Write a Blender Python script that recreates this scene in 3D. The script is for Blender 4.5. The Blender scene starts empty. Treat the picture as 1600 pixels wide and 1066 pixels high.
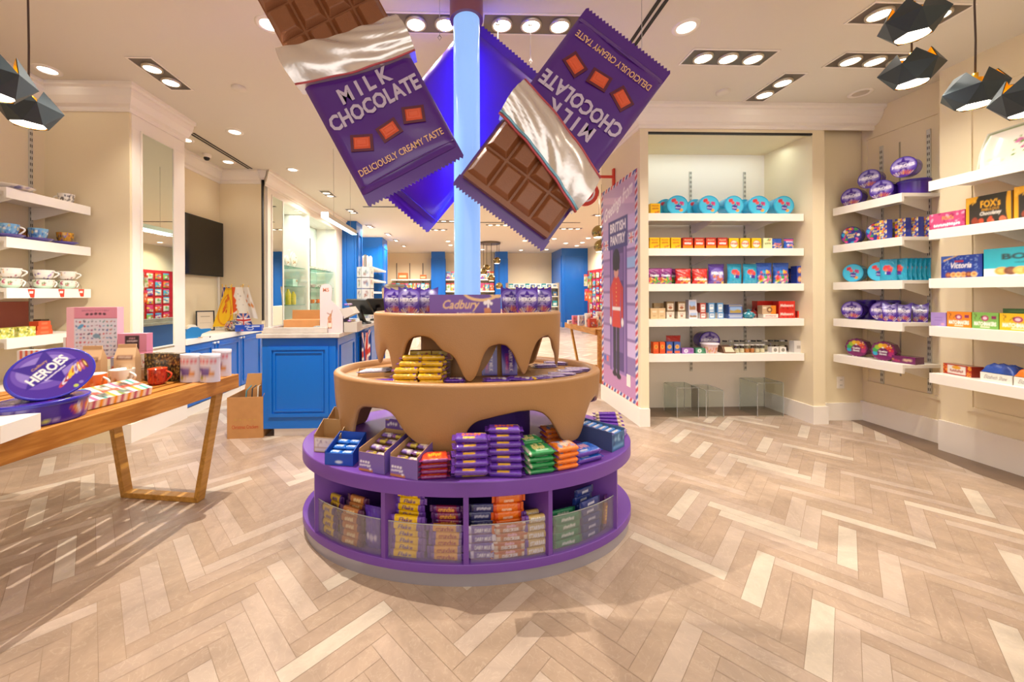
import bpy, math, random
import numpy as np
from mathutils import Matrix, Vector
R = math.radians
PI = math.pi
random.seed(7)
scene = bpy.context.scene
COL = scene.collection

# ------------------------------------------------------------------ camera
CX, CY, FPX, CAMH = 735.0, 461.0, 590.0, 1.25
YAW, RHO = R(1.8), 0.0038
_f = Vector((math.sin(YAW), math.cos(YAW), 0)); _r = Vector((math.cos(YAW), -math.sin(YAW), 0)); _u = Vector((0, 0, 1))
cam_data = bpy.data.cameras.new('camera'); cam = bpy.data.objects.new('camera', cam_data); COL.objects.link(cam)
rc = (_r - RHO*_u).normalized(); uc = (_u + RHO*_r).normalized(); bc = -_f
cam.matrix_world = Matrix(((rc.x, uc.x, bc.x, 0), (rc.y, uc.y, bc.y, 0), (rc.z, uc.z, bc.z, CAMH), (0, 0, 0, 1)))
cam_data.sensor_width = 36; cam_data.lens = FPX/1600*36
cam_data.shift_x = (800-CX)/1600; cam_data.shift_y = -(533-CY)/1600
cam_data.clip_start = 0.05; cam_data.clip_end = 100
scene.camera = cam

# ------------------------------------------------------------------ world and exposure
world = bpy.data.worlds.new('world'); scene.world = world; world.use_nodes = True
wb = world.node_tree.nodes['Background']; wb.inputs[0].default_value = (1.0, 0.93, 0.86, 1); wb.inputs[1].default_value = .5
vs = scene.view_settings
vs.view_transform = 'Standard'; vs.look = 'None'; vs.gamma = 1.0; vs.use_curve_mapping = False; vs.exposure = 0.0
SPOT = 24.0      # watts of one ceiling lamp
WARM = (1.0, 0.91, 0.79)
def area_light(name, loc, rot, sx, sy, w, col):
    d = bpy.data.lights.new(name, 'AREA'); d.shape = 'RECTANGLE'; d.size = sx; d.size_y = sy; d.energy = w; d.color = col
    o = bpy.data.objects.new(name, d); o.location = loc; o.rotation_euler = rot; COL.objects.link(o); return o
# broad fill light added at the open side behind the viewer
area_light('front_fill', (0.6, -2.4, 1.9), (R(80), 0, 0), 6.0, 2.2, 60, (1.0, 0.92, 0.84))

# ------------------------------------------------------------------ pixel helpers (only to find real places on real planes)
def ray(px, py):
    u = (px-CX)/FPX; v = -(py-CY)/FPX
    u, v = u+RHO*v, v-RHO*u
    return _f + u*_r + v*_u
def atX(px, py, X): d = ray(px, py); t = X/d.x; return Vector((X, d.y*t, CAMH+d.z*t))
def atY(px, py, Y): d = ray(px, py); t = Y/d.y; return Vector((d.x*t, Y, CAMH+d.z*t))
def atZ(px, py, Z): d = ray(px, py); t = (Z-CAMH)/d.z; return Vector((d.x*t, d.y*t, Z))
def pix(p):
    p = Vector(p) - Vector((0, 0, CAMH)); dep = p.dot(_f); u = p.dot(_r)/dep; v = p.z/dep
    u, v = u-RHO*v, v+RHO*u
    return CX+u*FPX, CY-v*FPX

# ------------------------------------------------------------------ materials
def lin(c):
    if isinstance(c, str):
        c = c.lstrip('#'); c = tuple(int(c[i:i+2], 16)/255 for i in (0, 2, 4))
    return tuple((x/12.92 if x <= .04045 else ((x+.055)/1.055)**2.4) for x in c[:3])
MAT = {}
def mat(name, col=None, rough=.5, metal=0.0, emit=None, es=0, alpha=1, trans=0, coat=0, bump=0, bscale=50, attr=False, noise=0, nscale=6, spec=.5):
    m = bpy.data.materials.new(name); m.use_nodes = True; nt = m.node_tree; b = nt.nodes['Principled BSDF']
    c = lin(col) if col else (1, 1, 1)
    b.inputs['Base Color'].default_value = (*c, 1); b.inputs['Roughness'].default_value = rough; b.inputs['Metallic'].default_value = metal
    b.inputs['Specular IOR Level'].default_value = spec
    if coat: b.inputs['Coat Weight'].default_value = coat; b.inputs['Coat Roughness'].default_value = .12
    if trans: b.inputs['Transmission Weight'].default_value = trans
    if alpha < 1: b.inputs['Alpha'].default_value = alpha
    if emit: b.inputs['Emission Color'].default_value = (*lin(emit), 1); b.inputs['Emission Strength'].default_value = es
    if attr:
        a = nt.nodes.new('ShaderNodeAttribute'); a.attribute_name = 'Col'
        nt.links.new(a.outputs['Color'], b.inputs['Base Color'])
    tc = None
    if noise or bump:
        tc = nt.nodes.new('ShaderNodeTexCoord')
    if noise:
        n = nt.nodes.new('ShaderNodeTexNoise'); n.inputs['Scale'].default_value = nscale; n.inputs['Detail'].default_value = 5
        nt.links.new(tc.outputs['Object'], n.inputs['Vector'])
        h = nt.nodes.new('ShaderNodeMapRange'); h.inputs[1].default_value = .3; h.inputs[2].default_value = .7; h.inputs[3].default_value = 1-noise; h.inputs[4].default_value = 1+noise*.4
        nt.links.new(n.outputs[0], h.inputs[0])
        mx = nt.nodes.new('ShaderNodeVectorMath'); mx.operation = 'SCALE'; mx.inputs[0].default_value = c
        if attr: nt.links.new(a.outputs['Color'], mx.inputs[0])
        nt.links.new(h.outputs[0], mx.inputs['Scale']); nt.links.new(mx.outputs[0], b.inputs['Base Color'])
    if bump:
        n2 = nt.nodes.new('ShaderNodeTexNoise'); n2.inputs['Scale'].default_value = bscale; n2.inputs['Detail'].default_value = 3
        nt.links.new(tc.outputs['Object'], n2.inputs['Vector'])
        bp = nt.nodes.new('ShaderNodeBump'); bp.inputs['Strength'].default_value = bump; bp.inputs['Distance'].default_value = .01
        nt.links.new(n2.outputs[0], bp.inputs['Height']); nt.links.new(bp.outputs[0], b.inputs['Normal'])
    MAT[name] = m; return m
mat('card', attr=True, rough=.45)
mat('gloss', attr=True, rough=.22, coat=.4)
mat('wrap', attr=True, rough=.25, coat=.5, bump=.5, bscale=70)
mat('china', attr=True, rough=.12, coat=.6)
mat('cloth', attr=True, rough=.85)
mat('wall', 'EBDBB8', rough=.7, bump=.05, bscale=200)
mat('ceiling', 'E0D8C8', rough=.8)
mat('trimw', 'F1E8DC', rough=.45)
mat('shelfw', 'F6F0E6', rough=.4)
mat('steel', 'B9B4AA', rough=.35, metal=.9)
mat('chrome', 'D8D2C8', rough=.08, metal=1)
mat('dark', '1A1614', rough=.5)
mat('black', '0B0B0C', rough=.35)
mat('screen', '1B1712', rough=.12)
mat('mirror', 'DDE6DC', rough=.015, metal=1)
mat('blue', '0066C2', rough=.32, coat=.15)
mat('bluepale', '0071D2', rough=.32, coat=.15)
mat('purple', '6F42A2', rough=.4, coat=.1)
mat('purpledark', '4A2A86', rough=.45)
mat('plinth', 'A9A6B4', rough=.3, metal=.4)
mat('choc', 'AC7F52', rough=.42, noise=.06, nscale=4, bump=.12, bscale=160, coat=.12)
mat('chocbar', '87512F', rough=.33, bump=.25, bscale=300, coat=.3)
mat('wrapper', '4C1488', rough=.28, coat=.5, bump=.35, bscale=5)
mat('foil', 'E6E0DE', rough=.27, metal=.7, bump=.6, bscale=9)
def clear(name, col, fac, milk=0.0):
    m = bpy.data.materials.new(name); m.use_nodes = True; nt = m.node_tree; nt.nodes.clear(); o = nt.nodes.new('ShaderNodeOutputMaterial')
    t = nt.nodes.new('ShaderNodeBsdfTransparent'); t.inputs[0].default_value = (*lin(col), 1); g = nt.nodes.new('ShaderNodeBsdfGlossy'); g.inputs['Roughness'].default_value = .02
    x = nt.nodes.new('ShaderNodeMixShader'); x.inputs[0].default_value = fac; nt.links.new(t.outputs[0], x.inputs[1]); nt.links.new(g.outputs[0], x.inputs[2]); last = x
    if milk:
        d = nt.nodes.new('ShaderNodeBsdfDiffuse'); y = nt.nodes.new('ShaderNodeMixShader'); y.inputs[0].default_value = milk; nt.links.new(x.outputs[0], y.inputs[1]); nt.links.new(d.outputs[0], y.inputs[2]); last = y
    nt.links.new(last.outputs[0], o.inputs[0]); MAT[name] = m
clear('glassclear', 'FAFDFC', .06); clear('acrylic', 'F4F4F8', .07, .055); clear('edgeclear', 'E8F0EE', .2, .3)
clear('glassgreen', 'CFEAE2', .10, .06)
mat('lamp', 'FFFFFF', emit='FFF3DE', es=9)
mat('lampfar', 'FFFFFF', emit='FFF1DA', es=6)
mat('coollamp', 'FFFFFF', emit='C9F4FF', es=5)
mat('gold', 'E8B82C', rough=.3, metal=.7)
mat('pendblack', '39444A', rough=.4, metal=.3)
mat('marble', 'C2B9AE', rough=.18, noise=.22, nscale=7)
mat('kraft', 'B9854F', rough=.8, noise=.08, nscale=12)
mat('cord', '4A372E', rough=.6)
mat('red', 'C8242B', rough=.5)

# ------------------------------------------------------------------ printing canvas (ink colours laid out in numpy, stored as mesh colours)
_fonts = {}
def text_tris(s, bold=0.0):
    k = (s, bold)
    if k in _fonts: return _fonts[k]
    cu = bpy.data.curves.new('t', 'FONT'); cu.body = s; cu.offset = bold; cu.resolution_u = 2; cu.align_x = 'LEFT'
    o = bpy.data.objects.new('t', cu); COL.objects.link(o)
    me = bpy.data.meshes.new_from_object(o.evaluated_get(bpy.context.evaluated_depsgraph_get()))
    me.calc_loop_triangles()
    v = np.array([x.co[:2] for x in me.vertices]); t = np.array([x.vertices[:] for x in me.loop_triangles])
    bpy.data.objects.remove(o); bpy.data.curves.remove(cu); bpy.data.meshes.remove(me)
    lo, hi = v.min(0), v.max(0); v = (v-(lo+hi)/2)/(hi-lo)
    asp = (hi-lo)[0]/(hi-lo)[1]
    _fonts[k] = (v, t, asp); return _fonts[k]
class Canvas:
    S = 3
    def __init__(s, w, h, c='FFFFFF'):
        s.w, s.h = w, h; n = s.S
        s.a = np.zeros((h*n, w*n, 3)); s.a[:] = lin(c)
        ys, xs = np.mgrid[0:h*n, 0:w*n]; s.X = (xs+.5)/n; s.Y = (ys+.5)/n; s._fin = None
    def put(s, m, c): s.a[m] = lin(c); return s
    def rect(s, x0, y0, x1, y1, c): return s.put((s.X >= x0) & (s.X < x1) & (s.Y >= y0) & (s.Y < y1), c)
    def ell(s, cx, cy, rx, ry, c, rot=0):
        ca, sa = math.cos(rot), math.sin(rot); dx, dy = s.X-cx, s.Y-cy
        return s.put(((dx*ca+dy*sa)/rx)**2+((-dx*sa+dy*ca)/ry)**2 < 1, c)
    def ring(s, cx, cy, rx, ry, w, c):
        q = ((s.X-cx)/rx)**2+((s.Y-cy)/ry)**2; q2 = ((s.X-cx)/(rx-w))**2+((s.Y-cy)/(ry-w))**2
        return s.put((q < 1) & (q2 > 1), c)
    def poly(s, pts, c):
        ins = np.zeros(s.X.shape, bool); n = len(pts)
        for i in range(n):
            x1, y1 = pts[i]; x2, y2 = pts[(i+1) % n]
            if y1 == y2: continue
            cond = ((y1 > s.Y) != (y2 > s.Y)) & (s.X < (x2-x1)*(s.Y-y1)/(y2-y1)+x1); ins ^= cond
        return s.put(ins, c)
    def star(s, cx, cy, r, c, n=5, inner=.42, rot=0, sx=1):
        return s.poly([(cx+sx*(r if k % 2 == 0 else r*inner)*math.sin(rot+PI*k/n), cy+(r if k % 2 == 0 else r*inner)*math.cos(rot+PI*k/n)) for k in range(2*n)], c)
    def text(s, t, cx, cy, w, h=None, c='FFFFFF', rot=0, bold=.02, skew=0):
        if t[0] == '~': return s.scrib(len(t)-1, cx, cy, w, h or w*.25, c, rot)
        v, tr, asp = text_tris(t, bold); h = h or w/asp
        ca, sa = math.cos(rot), math.sin(rot)
        x = v[:, 0]*w+v[:, 1]*h*skew; y = v[:, 1]*h
        px = cx+x*ca-y*sa; py = cy+x*sa+y*ca; n = s.S; col = lin(c)
        for a, b, d in tr:
            x0, x1, x2 = px[a]*n, px[b]*n, px[d]*n; y0, y1, y2 = py[a]*n, py[b]*n, py[d]*n
            i0, i1 = max(0, int(min(x0, x1, x2))), min(s.a.shape[1], int(max(x0, x1, x2))+2)
            j0, j1 = max(0, int(min(y0, y1, y2))), min(s.a.shape[0], int(max(y0, y1, y2))+2)
            if i0 >= i1 or j0 >= j1: continue
            X = np.arange(i0, i1)[None]+.5; Y = np.arange(j0, j1)[:, None]+.5
            e0 = (x1-x0)*(Y-y0)-(y1-y0)*(X-x0); e1 = (x2-x1)*(Y-y1)-(y2-y1)*(X-x1); e2 = (x0-x2)*(Y-y2)-(y0-y2)*(X-x2)
            m = ((e0 >= 0) & (e1 >= 0) & (e2 >= 0)) | ((e0 <= 0) & (e1 <= 0) & (e2 <= 0))
            s.a[j0:j1, i0:i1][m] = col
        return s
    def scrib(s, n, cx, cy, w, h, c, rot=0):
        """print too small to read: a run of letter-sized strokes"""
        g = random.Random(n*7+int(w*3)); n = max(3, n); ca, sa = math.cos(rot), math.sin(rot)
        for i in range(n):
            x = w*((i+.5)/n-.5); y = g.uniform(-.1, .1)*h; s.ell(cx+x*ca-y*sa, cy+x*sa+y*ca, w/n*.40, h*g.uniform(.34, .5), c, rot+g.uniform(-.3, .3))
        return s
    def blobs(s, n, cols, x0, y0, x1, y1, r0, r1, seed=1):
        g = random.Random(seed)
        for i in range(n):
            s.ell(g.uniform(x0, x1), g.uniform(y0, y1), g.uniform(r0, r1), g.uniform(r0, r1), g.choice(cols), g.uniform(0, PI))
        return s
    def strokes(s, n, cols, x0, y0, x1, y1, l, w, seed=1):
        g = random.Random(seed)
        for i in range(n):
            s.ell(g.uniform(x0, x1), g.uniform(y0, y1), l*g.uniform(.4, 1), w, g.choice(cols), g.uniform(0, PI))
        return s
    def sample(s, u, v):
        if s._fin is None:
            n = s.S; s._fin = s.a.reshape(s.h, n, s.w, n, 3).mean((1, 3))
        x = min(max(u*s.w-.5, 0), s.w-1.001); y = min(max(v*s.h-.5, 0), s.h-1.001)
        i, j = int(x), int(y); fx, fy = x-i, y-j; A = s._fin
        if s.w < 2: i = 0; fx = 0
        r = A[j, i]*(1-fx)*(1-fy)+A[j, i+1]*fx*(1-fy)+A[j+1, i]*(1-fx)*fy+A[j+1, i+1]*fx*fy
        return tuple(r)

# ------------------------------------------------------------------ mesh builder
class MB:
    def __init__(s): s.v = []; s.c = []; s.f = []; s.m = []; s.sm = []
    def add(s, vs, fs, m, col='FFFFFF', smooth=False, cols=None):
        n = len(s.v); s.v += [tuple(x) for x in vs]
        if cols is None: c = lin(col); s.c += [c]*len(vs)
        else: s.c += list(cols)
        for f in fs: s.f.append(tuple(i+n for i in f)); s.m.append(m); s.sm.append(smooth)
        return s
    def box(s, x0, x1, y0, y1, z0, z1, m='card', col='FFFFFF'):
        if x1 < x0: x0, x1 = x1, x0
        if y1 < y0: y0, y1 = y1, y0
        v = [(x0, y0, z0), (x1, y0, z0), (x1, y1, z0), (x0, y1, z0), (x0, y0, z1), (x1, y0, z1), (x1, y1, z1), (x0, y1, z1)]
        return s.add(v, [(0, 3, 2, 1), (4, 5, 6, 7), (0, 1, 5, 4), (1, 2, 6, 5), (2, 3, 7, 6), (3, 0, 4, 7)], m, col)
    def quad(s, a, b, c, d, m='card', col='FFFFFF'): return s.add([a, b, c, d], [(0, 1, 2, 3)], m, col)
    def hexa(s, v8, m='card', col='FFFFFF'):
        return s.add(v8, [(0, 3, 2, 1), (4, 5, 6, 7), (0, 1, 5, 4), (1, 2, 6, 5), (2, 3, 7, 6), (3, 0, 4, 7)], m, col)
    def lathe(s, prof, m='card', col='FFFFFF', n=24, sx=1, sy=1, cap0=False, cap1=False, cv=None, cx=0, cy=0, smooth=True):
        if cv: n = max(n, 72); prof = [tuple(p+(q-p)*t/6 for p, q in zip(a, b)) for a, b in zip(prof, prof[1:]) for t in range(6)]+[prof[-1]]
        k = len(prof); vs = []; cols = []
        zs = [p[1] for p in prof]; z0, z1 = min(zs), max(zs)
        for i in range(n+1):
            a = 2*PI*i/n - PI/2 + PI
            for r, z in prof:
                vs.append((cx+r*math.cos(a)*sx, cy+r*math.sin(a)*sy, z))
                cols.append(cv.sample((i/n*2-.5) % 1, (z-z0)/max(z1-z0, 1e-6)) if cv else lin(col))
        fs = [(i*k+j, (i+1)*k+j, (i+1)*k+j+1, i*k+j+1) for i in range(n) for j in range(k-1)]
        s.add(vs, fs, m, smooth=smooth, cols=cols)
        for cap, j in ((cap0, 0), (cap1, k-1)):
            if cap: s.add([vs[i*k+j] for i in range(n)], [tuple(range(n)) if j else tuple(range(n))[::-1]], m, col)
        return s
    def cyl(s, x, y, z0, z1, r0, r1=None, m='card', col='FFFFFF', n=20):
        r1 = r0 if r1 is None else r1
        return s.lathe([(r0, z0), (r1, z1)], m, col, n, cx=x, cy=y, cap0=True, cap1=True)
    def tube(s, pts, r, m='card', col='FFFFFF', n=8, closed=False):
        pts = [Vector(p) for p in pts]; N = len(pts); vs = []; ref = None
        for i, p in enumerate(pts):
            if closed: d = pts[(i+1) % N]-pts[i-1]
            else: d = pts[min(i+1, N-1)]-pts[max(i-1, 0)]
            d.normalize()
            if ref is None: ref = d.orthogonal().normalized()
            ref = (ref - d*ref.dot(d)).normalized(); w = d.cross(ref)
            rr = r[i] if isinstance(r, (list, tuple)) else r
            for k in range(n):
                a = 2*PI*k/n; vs.append(p+rr*(math.cos(a)*ref+math.sin(a)*w))
        fs = []
        for i in range(N if closed else N-1):
            j = (i+1) % N
            for k in range(n): fs.append((i*n+k, i*n+(k+1) % n, j*n+(k+1) % n, j*n+k))
        if not closed: fs += [tuple(range(n))[::-1], tuple(range((N-1)*n, N*n))]
        return s.add(vs, fs, m, col, smooth=True)
    def grid(s, fn, nu, nv, m='card', cv=None, col='FFFFFF', smooth=True, flip=False):
        vs, cols = [], []; c0 = lin(col)
        for j in range(nv+1):
            for i in range(nu+1):
                u, v = i/nu, j/nv; vs.append(fn(u, v)); cols.append(cv.sample(u, v) if cv else c0)
        w = nu+1; fs = []
        for j in range(nv):
            for i in range(nu):
                q = (j*w+i, j*w+i+1, (j+1)*w+i+1, (j+1)*w+i); fs.append(q[::-1] if flip else q)
        return s.add(vs, fs, m, smooth=smooth, cols=cols)
    def prism(s, pts, z0, z1, m='card', col='FFFFFF', axis='z'):
        n = len(pts)
        def P(x, y, z): return (x, y, z) if axis == 'z' else ((x, z, y) if axis == 'y' else (z, x, y))
        vs = [P(x, y, z0) for x, y in pts]+[P(x, y, z1) for x, y in pts]
        fs = [tuple(range(n))[::-1], tuple(range(n, 2*n))]+[(i, (i+1) % n, n+(i+1) % n, n+i) for i in range(n)]
        return s.add(vs, fs, m, col)
    def text(s, t, M4, w, h=None, m='card', col='FFFFFF', bold=.02, skew=0):
        """lettering centred on the local origin of M4, in its x-y plane, facing +z"""
        v, tr, asp = text_tris(t, bold); h = h or w/asp
        return s.add([M4 @ Vector((x*w+y*h*skew, y*h, 0)) for x, y in v], [tuple(int(q) for q in f) for f in tr], m, col)
    def xf(s, M4): s.v = [tuple(M4 @ Vector(p)) for p in s.v]; return s
    def build(s, name, parent=None, bevel=0):
        me = bpy.data.meshes.new(name); me.from_pydata(s.v, [], s.f)
        names = sorted(set(s.m)); ix = {k: i for i, k in enumerate(names)}
        for k in names: me.materials.append(MAT[k])
        me.polygons.foreach_set('material_index', [ix[k] for k in s.m]); me.polygons.foreach_set('use_smooth', s.sm)
        ca = me.color_attributes.new('Col', 'FLOAT_COLOR', 'POINT')
        ca.data.foreach_set('color', np.hstack([np.array(s.c), np.ones((len(s.c), 1))]).astype(np.float32).ravel())
        me.update()
        o = bpy.data.objects.new(name, me); COL.objects.link(o)
        if parent: o.parent = parent
        if bevel:
            b = o.modifiers.new('b', 'BEVEL'); b.width = bevel; b.segments = 2; b.limit_method = 'ANGLE'
        return o
def tag(o, label, cat, group=None, kind=None):
    if label: o['label'] = label
    if cat: o['category'] = cat
    if group: o['group'] = group
    if kind: o['kind'] = kind
    return o
def empty(name, loc=(0, 0, 0), rot=(0, 0, 0)):
    o = bpy.data.objects.new(name, None); o.empty_display_size = .05; o.location = loc; o.rotation_euler = rot; COL.objects.link(o); return o
def struct(mb, name, bevel=0): o = mb.build(name, bevel=bevel); o['kind'] = 'structure'; return o
def copy_tree(o, parent=None):
    c = o.copy(); COL.objects.link(c)
    if parent: c.parent = parent
    for ch in list(o.children): copy_tree(ch, c)
    return c
PROTO = {}; _first = {}
def put(key, loc, label, group=None, rz=0, rx=0, ry=0, cat=None, sc=None):
    """one instance of a kind of ware: the first use places the original, later uses place copies of the thing and its parts"""
    if key not in _first:
        _first[key] = PROTO[key](); o = _first[key]
    else: o = copy_tree(_first[key])
    o.location = loc; o.rotation_euler = (rx, ry, rz)
    if sc: o.scale = sc if isinstance(sc, tuple) else (sc, sc, sc)
    else: o.scale = (1, 1, 1)
    o['label'] = label
    if group: o['group'] = group
    elif 'group' in o: del o['group']
    if cat: o['category'] = cat
    return o
ORD = ['first', 'second', 'third', 'fourth', 'fifth', 'sixth', 'seventh', 'eighth', 'ninth', 'tenth', 'eleventh', 'twelfth', 'thirteenth', 'fourteenth', 'fifteenth', 'sixteenth']
def nth(i, n, a='left', b='right'):
    if n == 1: return 'only'
    if i == 0: return a+'most'
    if i == n-1: return b+'most'
    return ORD[i]+' from '+a
def lvl(i, n):
    if n == 1: return 'single'
    return 'lowest' if i == 0 else ('topmost' if i == n-1 else ORD[i]+' up')
# ------------------------------------------------------------------ room shell
CEIL = 3.02
def panel_frame(mb, axis, at, a0, a1, z0, z1, w=.035, t=.012, m='trimw', out=1):
    """a rectangular moulding on a wall: axis 'x' lies on plane x=at along y, axis 'y' on plane y=at along x"""
    def b(a, c, d, e):
        if axis == 'x': mb.box(at, at+out*t, a, c, d, e, m)
        else: mb.box(a, c, at, at+out*t, d, e, m)
    b(a0, a1, z1-w, z1); b(a0, a1, z0, z0+w); b(a0, a0+w, z0+w, z1-w); b(a1-w, a1, z0+w, z1-w)
# floor: herringbone marble planks
def floor():
    m = bpy.data.materials.new('floor_marble'); m.use_nodes = True; nt = m.node_tree; b = nt.nodes['Principled BSDF']
    at = nt.nodes.new('ShaderNodeAttribute'); at.attribute_name = 'Col'
    tc = nt.nodes.new('ShaderNodeTexCoord')
    n1 = nt.nodes.new('ShaderNodeTexNoise'); n1.inputs['Scale'].default_value = 2.4; n1.inputs['Detail'].default_value = 8; n1.inputs['Roughness'].default_value = .65
    n1.inputs['Distortion'].default_value = 1.6
    n2 = nt.nodes.new('ShaderNodeTexNoise'); n2.inputs['Scale'].default_value = 9; n2.inputs['Detail'].default_value = 6; n2.inputs['Distortion'].default_value = 3
    for n in (n1, n2): nt.links.new(tc.outputs['Object'], n.inputs['Vector'])
    r1 = nt.nodes.new('ShaderNodeMapRange'); r1.inputs[1].default_value = .3; r1.inputs[2].default_value = .7; r1.inputs[3].default_value = .80; r1.inputs[4].default_value = 1.20
    nt.links.new(n1.outputs[0], r1.inputs[0])
    sb = nt.nodes.new('ShaderNodeMath'); sb.operation = 'SUBTRACT'; sb.inputs[1].default_value = .5; nt.links.new(n2.outputs[0], sb.inputs[0])
    ab = nt.nodes.new('ShaderNodeMath'); ab.operation = 'ABSOLUTE'; nt.links.new(sb.outputs[0], ab.inputs[0])
    r2 = nt.nodes.new('ShaderNodeMapRange'); r2.inputs[1].default_value = 0; r2.inputs[2].default_value = .018; r2.inputs[3].default_value = .13; r2.inputs[4].default_value = 0
    nt.links.new(ab.outputs[0], r2.inputs[0])
    sc = nt.nodes.new('ShaderNodeVectorMath'); sc.operation = 'SCALE'; nt.links.new(at.outputs['Color'], sc.inputs[0]); nt.links.new(r1.outputs[0], sc.inputs['Scale'])
    mx = nt.nodes.new('ShaderNodeMix'); mx.data_type = 'RGBA'; nt.links.new(r2.outputs[0], mx.inputs['Factor'])
    nt.links.new(sc.outputs[0], mx.inputs['A']); mx.inputs['B'].default_value = (*lin('F0E0C8'), 1)
    nt.links.new(mx.outputs['Result'], b.inputs['Base Color']); b.inputs['Roughness'].default_value = .32; b.inputs['Specular IOR Level'].default_value = .45
    MAT['floor'] = m; mat('grout', '9E866F', rough=.8)
    mb = MB(); mb.box(-9, 9, -3.5, 16.2, -.06, -.0015, 'grout')
    L, W, g = .414, .069, .0007; n = 6; th = R(46.7); c_, s_ = math.cos(PI/2-th), math.sin(PI/2-th)
    rng = random.Random(3)
    tones = ['AB9480', 'A7907C', 'AE9886', 'AA937E', 'B49F8E', 'A58E7A', 'B9A594', 'AD9682']
    def W2(p): return (p[0]*c_-p[1]*s_+1.193, p[0]*s_+p[1]*c_+1.268)
    def plank(x0, x1, y0, y1):
        q = [W2(p) for p in ((x0+g, y0+g), (x1-g, y0+g), (x1-g, y1-g), (x0+g, y1-g))]
        cx = sum(p[0] for p in q)/4; cy = sum(p[1] for p in q)/4
        if not (-4.6 < cx < 5.4 and -1.2 < cy < 16.1): return
        if cy > 9 and abs(cx) > 5: return
        c = 'C4B5A3' if rng.random() < .10 else rng.choice(tones)
        mb.add([(p[0], p[1], 0) for p in q], [(0, 1, 2, 3)], 'floor', c)
    for i in range(-190, 260):
        for j in range(-34, 36):
            ox, oy = i*W+j*L, i*W-j*L
            wx, wy = W2((ox, oy))
            if not (-5.5 < wx < 6.2 and -2 < wy < 17): continue
            plank(ox, ox+L, oy, oy+W)
            plank(ox+L, ox+L+W, oy+W-L, oy+W)
    # darker stone border laid along the right wall and in the niche
    mat('border', '7A6350', rough=.35, noise=.2, nscale=5)
    mb.box(1.9, 3.98, 3.78, 4.09, -.01, .0012, 'border')
    mb.add([(3.58, 2.2, .0012), (3.98, 2.2, .0012), (3.98, 3.62, .0012), (3.86, 3.62, .0012), (3.58, 2.5, .0012)], [(0, 1, 2, 3, 4)], 'border')
    mb.box(3.52, 3.86, -.5, 2.2, -.01, .0012, 'border')
    struct(mb, 'floor')
floor()
# ceiling with a shallow slab
mb = MB(); mb.box(-9, 9, -3.5, 16.2, CEIL, CEIL+.1, 'ceiling'); struct(mb, 'ceiling')
CROWN = [(0, 0), (0, -.20), (.012, -.20), (.02, -.185), (.02, -.165), (.05, -.15), (.085, -.10), (.10, -.055), (.10, -.04), (.125, -.03), (.125, 0)]
def crown(mb, p0, p1, nrm, m='trimw', s=1.0, e0=0, e1=0):
    """crown moulding from p0 to p1 (xy) with outward normal nrm"""
    p0, p1, nrm = Vector(p0), Vector(p1), Vector(nrm); d = (p1-p0).normalized()
    k = len(CROWN); vs = []
    for p, e in ((p0, -e0), (p1, e1)):
        for o, z in CROWN:
            q = p+nrm*o*s+d*e*o*s; vs.append((q.x, q.y, CEIL+z*s-.0005))
    mb.add(vs, [(i, (i+1) % k, k+(i+1) % k, k+i) for i in range(k)]+[tuple(range(k)), tuple(range(k, 2*k))[::-1]], m)
# --- left side
LW, LP, PY0 = -3.5, -2.80, 3.31      # wall of the shelf bay, front plane of the piers, start of the pier
mb = MB(); mb.box(LW-.15, LW, -3.5, PY0, 0, CEIL, 'wall'); struct(mb, 'wall_left')
mb = MB(); mb.box(LW-.15, LP, PY0, 3.95, 0, CEIL, 'wall')
mb.box(LP, LP+.006, 3.33, 3.41, .165, 2.699, 'trimw'); mb.box(LP, LP+.006, 3.80, 3.95, .165, 2.699, 'trimw')
mb.box(LP, LP+.006, 3.33, 3.95, 2.7, 2.818, 'trimw'); mb.box(LP-.1, LP+.018, PY0-.015, 3.96, 0, .16, 'trimw')
struct(mb, 'wall_left_pier')
mb = MB(); crown(mb, (LW, PY0), (LP, PY0), (0, -1), e0=-1, e1=1); crown(mb, (LP, PY0), (LP, 3.95), (1, 0), e0=1); crown(mb, (LW, -3.5), (LW, PY0), (1, 0), e1=-1)
struct(mb, 'trim_1')
# alcove behind the pier
AY = 5.46
mb = MB(); mb.box(LW-.2, -3.38, 3.95, AY, 0, CEIL, 'wall'); struct(mb, 'wall_alcove')
mb = MB(); mb.box(LW-.15, LP, AY, 5.56, 0, CEIL, 'wall'); mb.box(-2.80, -2.785, AY+.005, AY+.05, .9, CEIL, 'dark')
struct(mb, 'wall_alcove_end')
# wall with lit display cases: frame around two openings from y 6.08 to 8.85
mb = MB(); X0, X1 = -3.25, -2.76
mb.box(X0, X1, 5.56, 6.07, 0, CEIL, 'trimw'); mb.box(X0, X1, 6.07, 9.05, 2.74, CEIL, 'trimw'); mb.box(X0, X1, 6.07, 9.05, 0, .78, 'trimw')
mb.box(X0, X1, 7.03, 7.10, .78, 2.74, 'trimw'); mb.box(X0, X1, 8.62, 9.05, .78, 2.74, 'trimw')
mb.box(X0-.1, X0, 5.5, 9.05, 0, CEIL, 'trimw')
struct(mb, 'wall_display')
mb = MB(); crown(mb, (-2.80, AY), (X1, AY), (0, -1), s=.6, e1=1); crown(mb, (X1, AY+.02), (X1, 9.05), (1, 0), e0=1)
crown(mb, (-3.38, AY), (-2.8, AY), (0, -1), s=.9); crown(mb, (-3.38, 3.95), (-3.38, AY), (1, 0), s=.9); struct(mb, 'trim_2')
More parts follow.
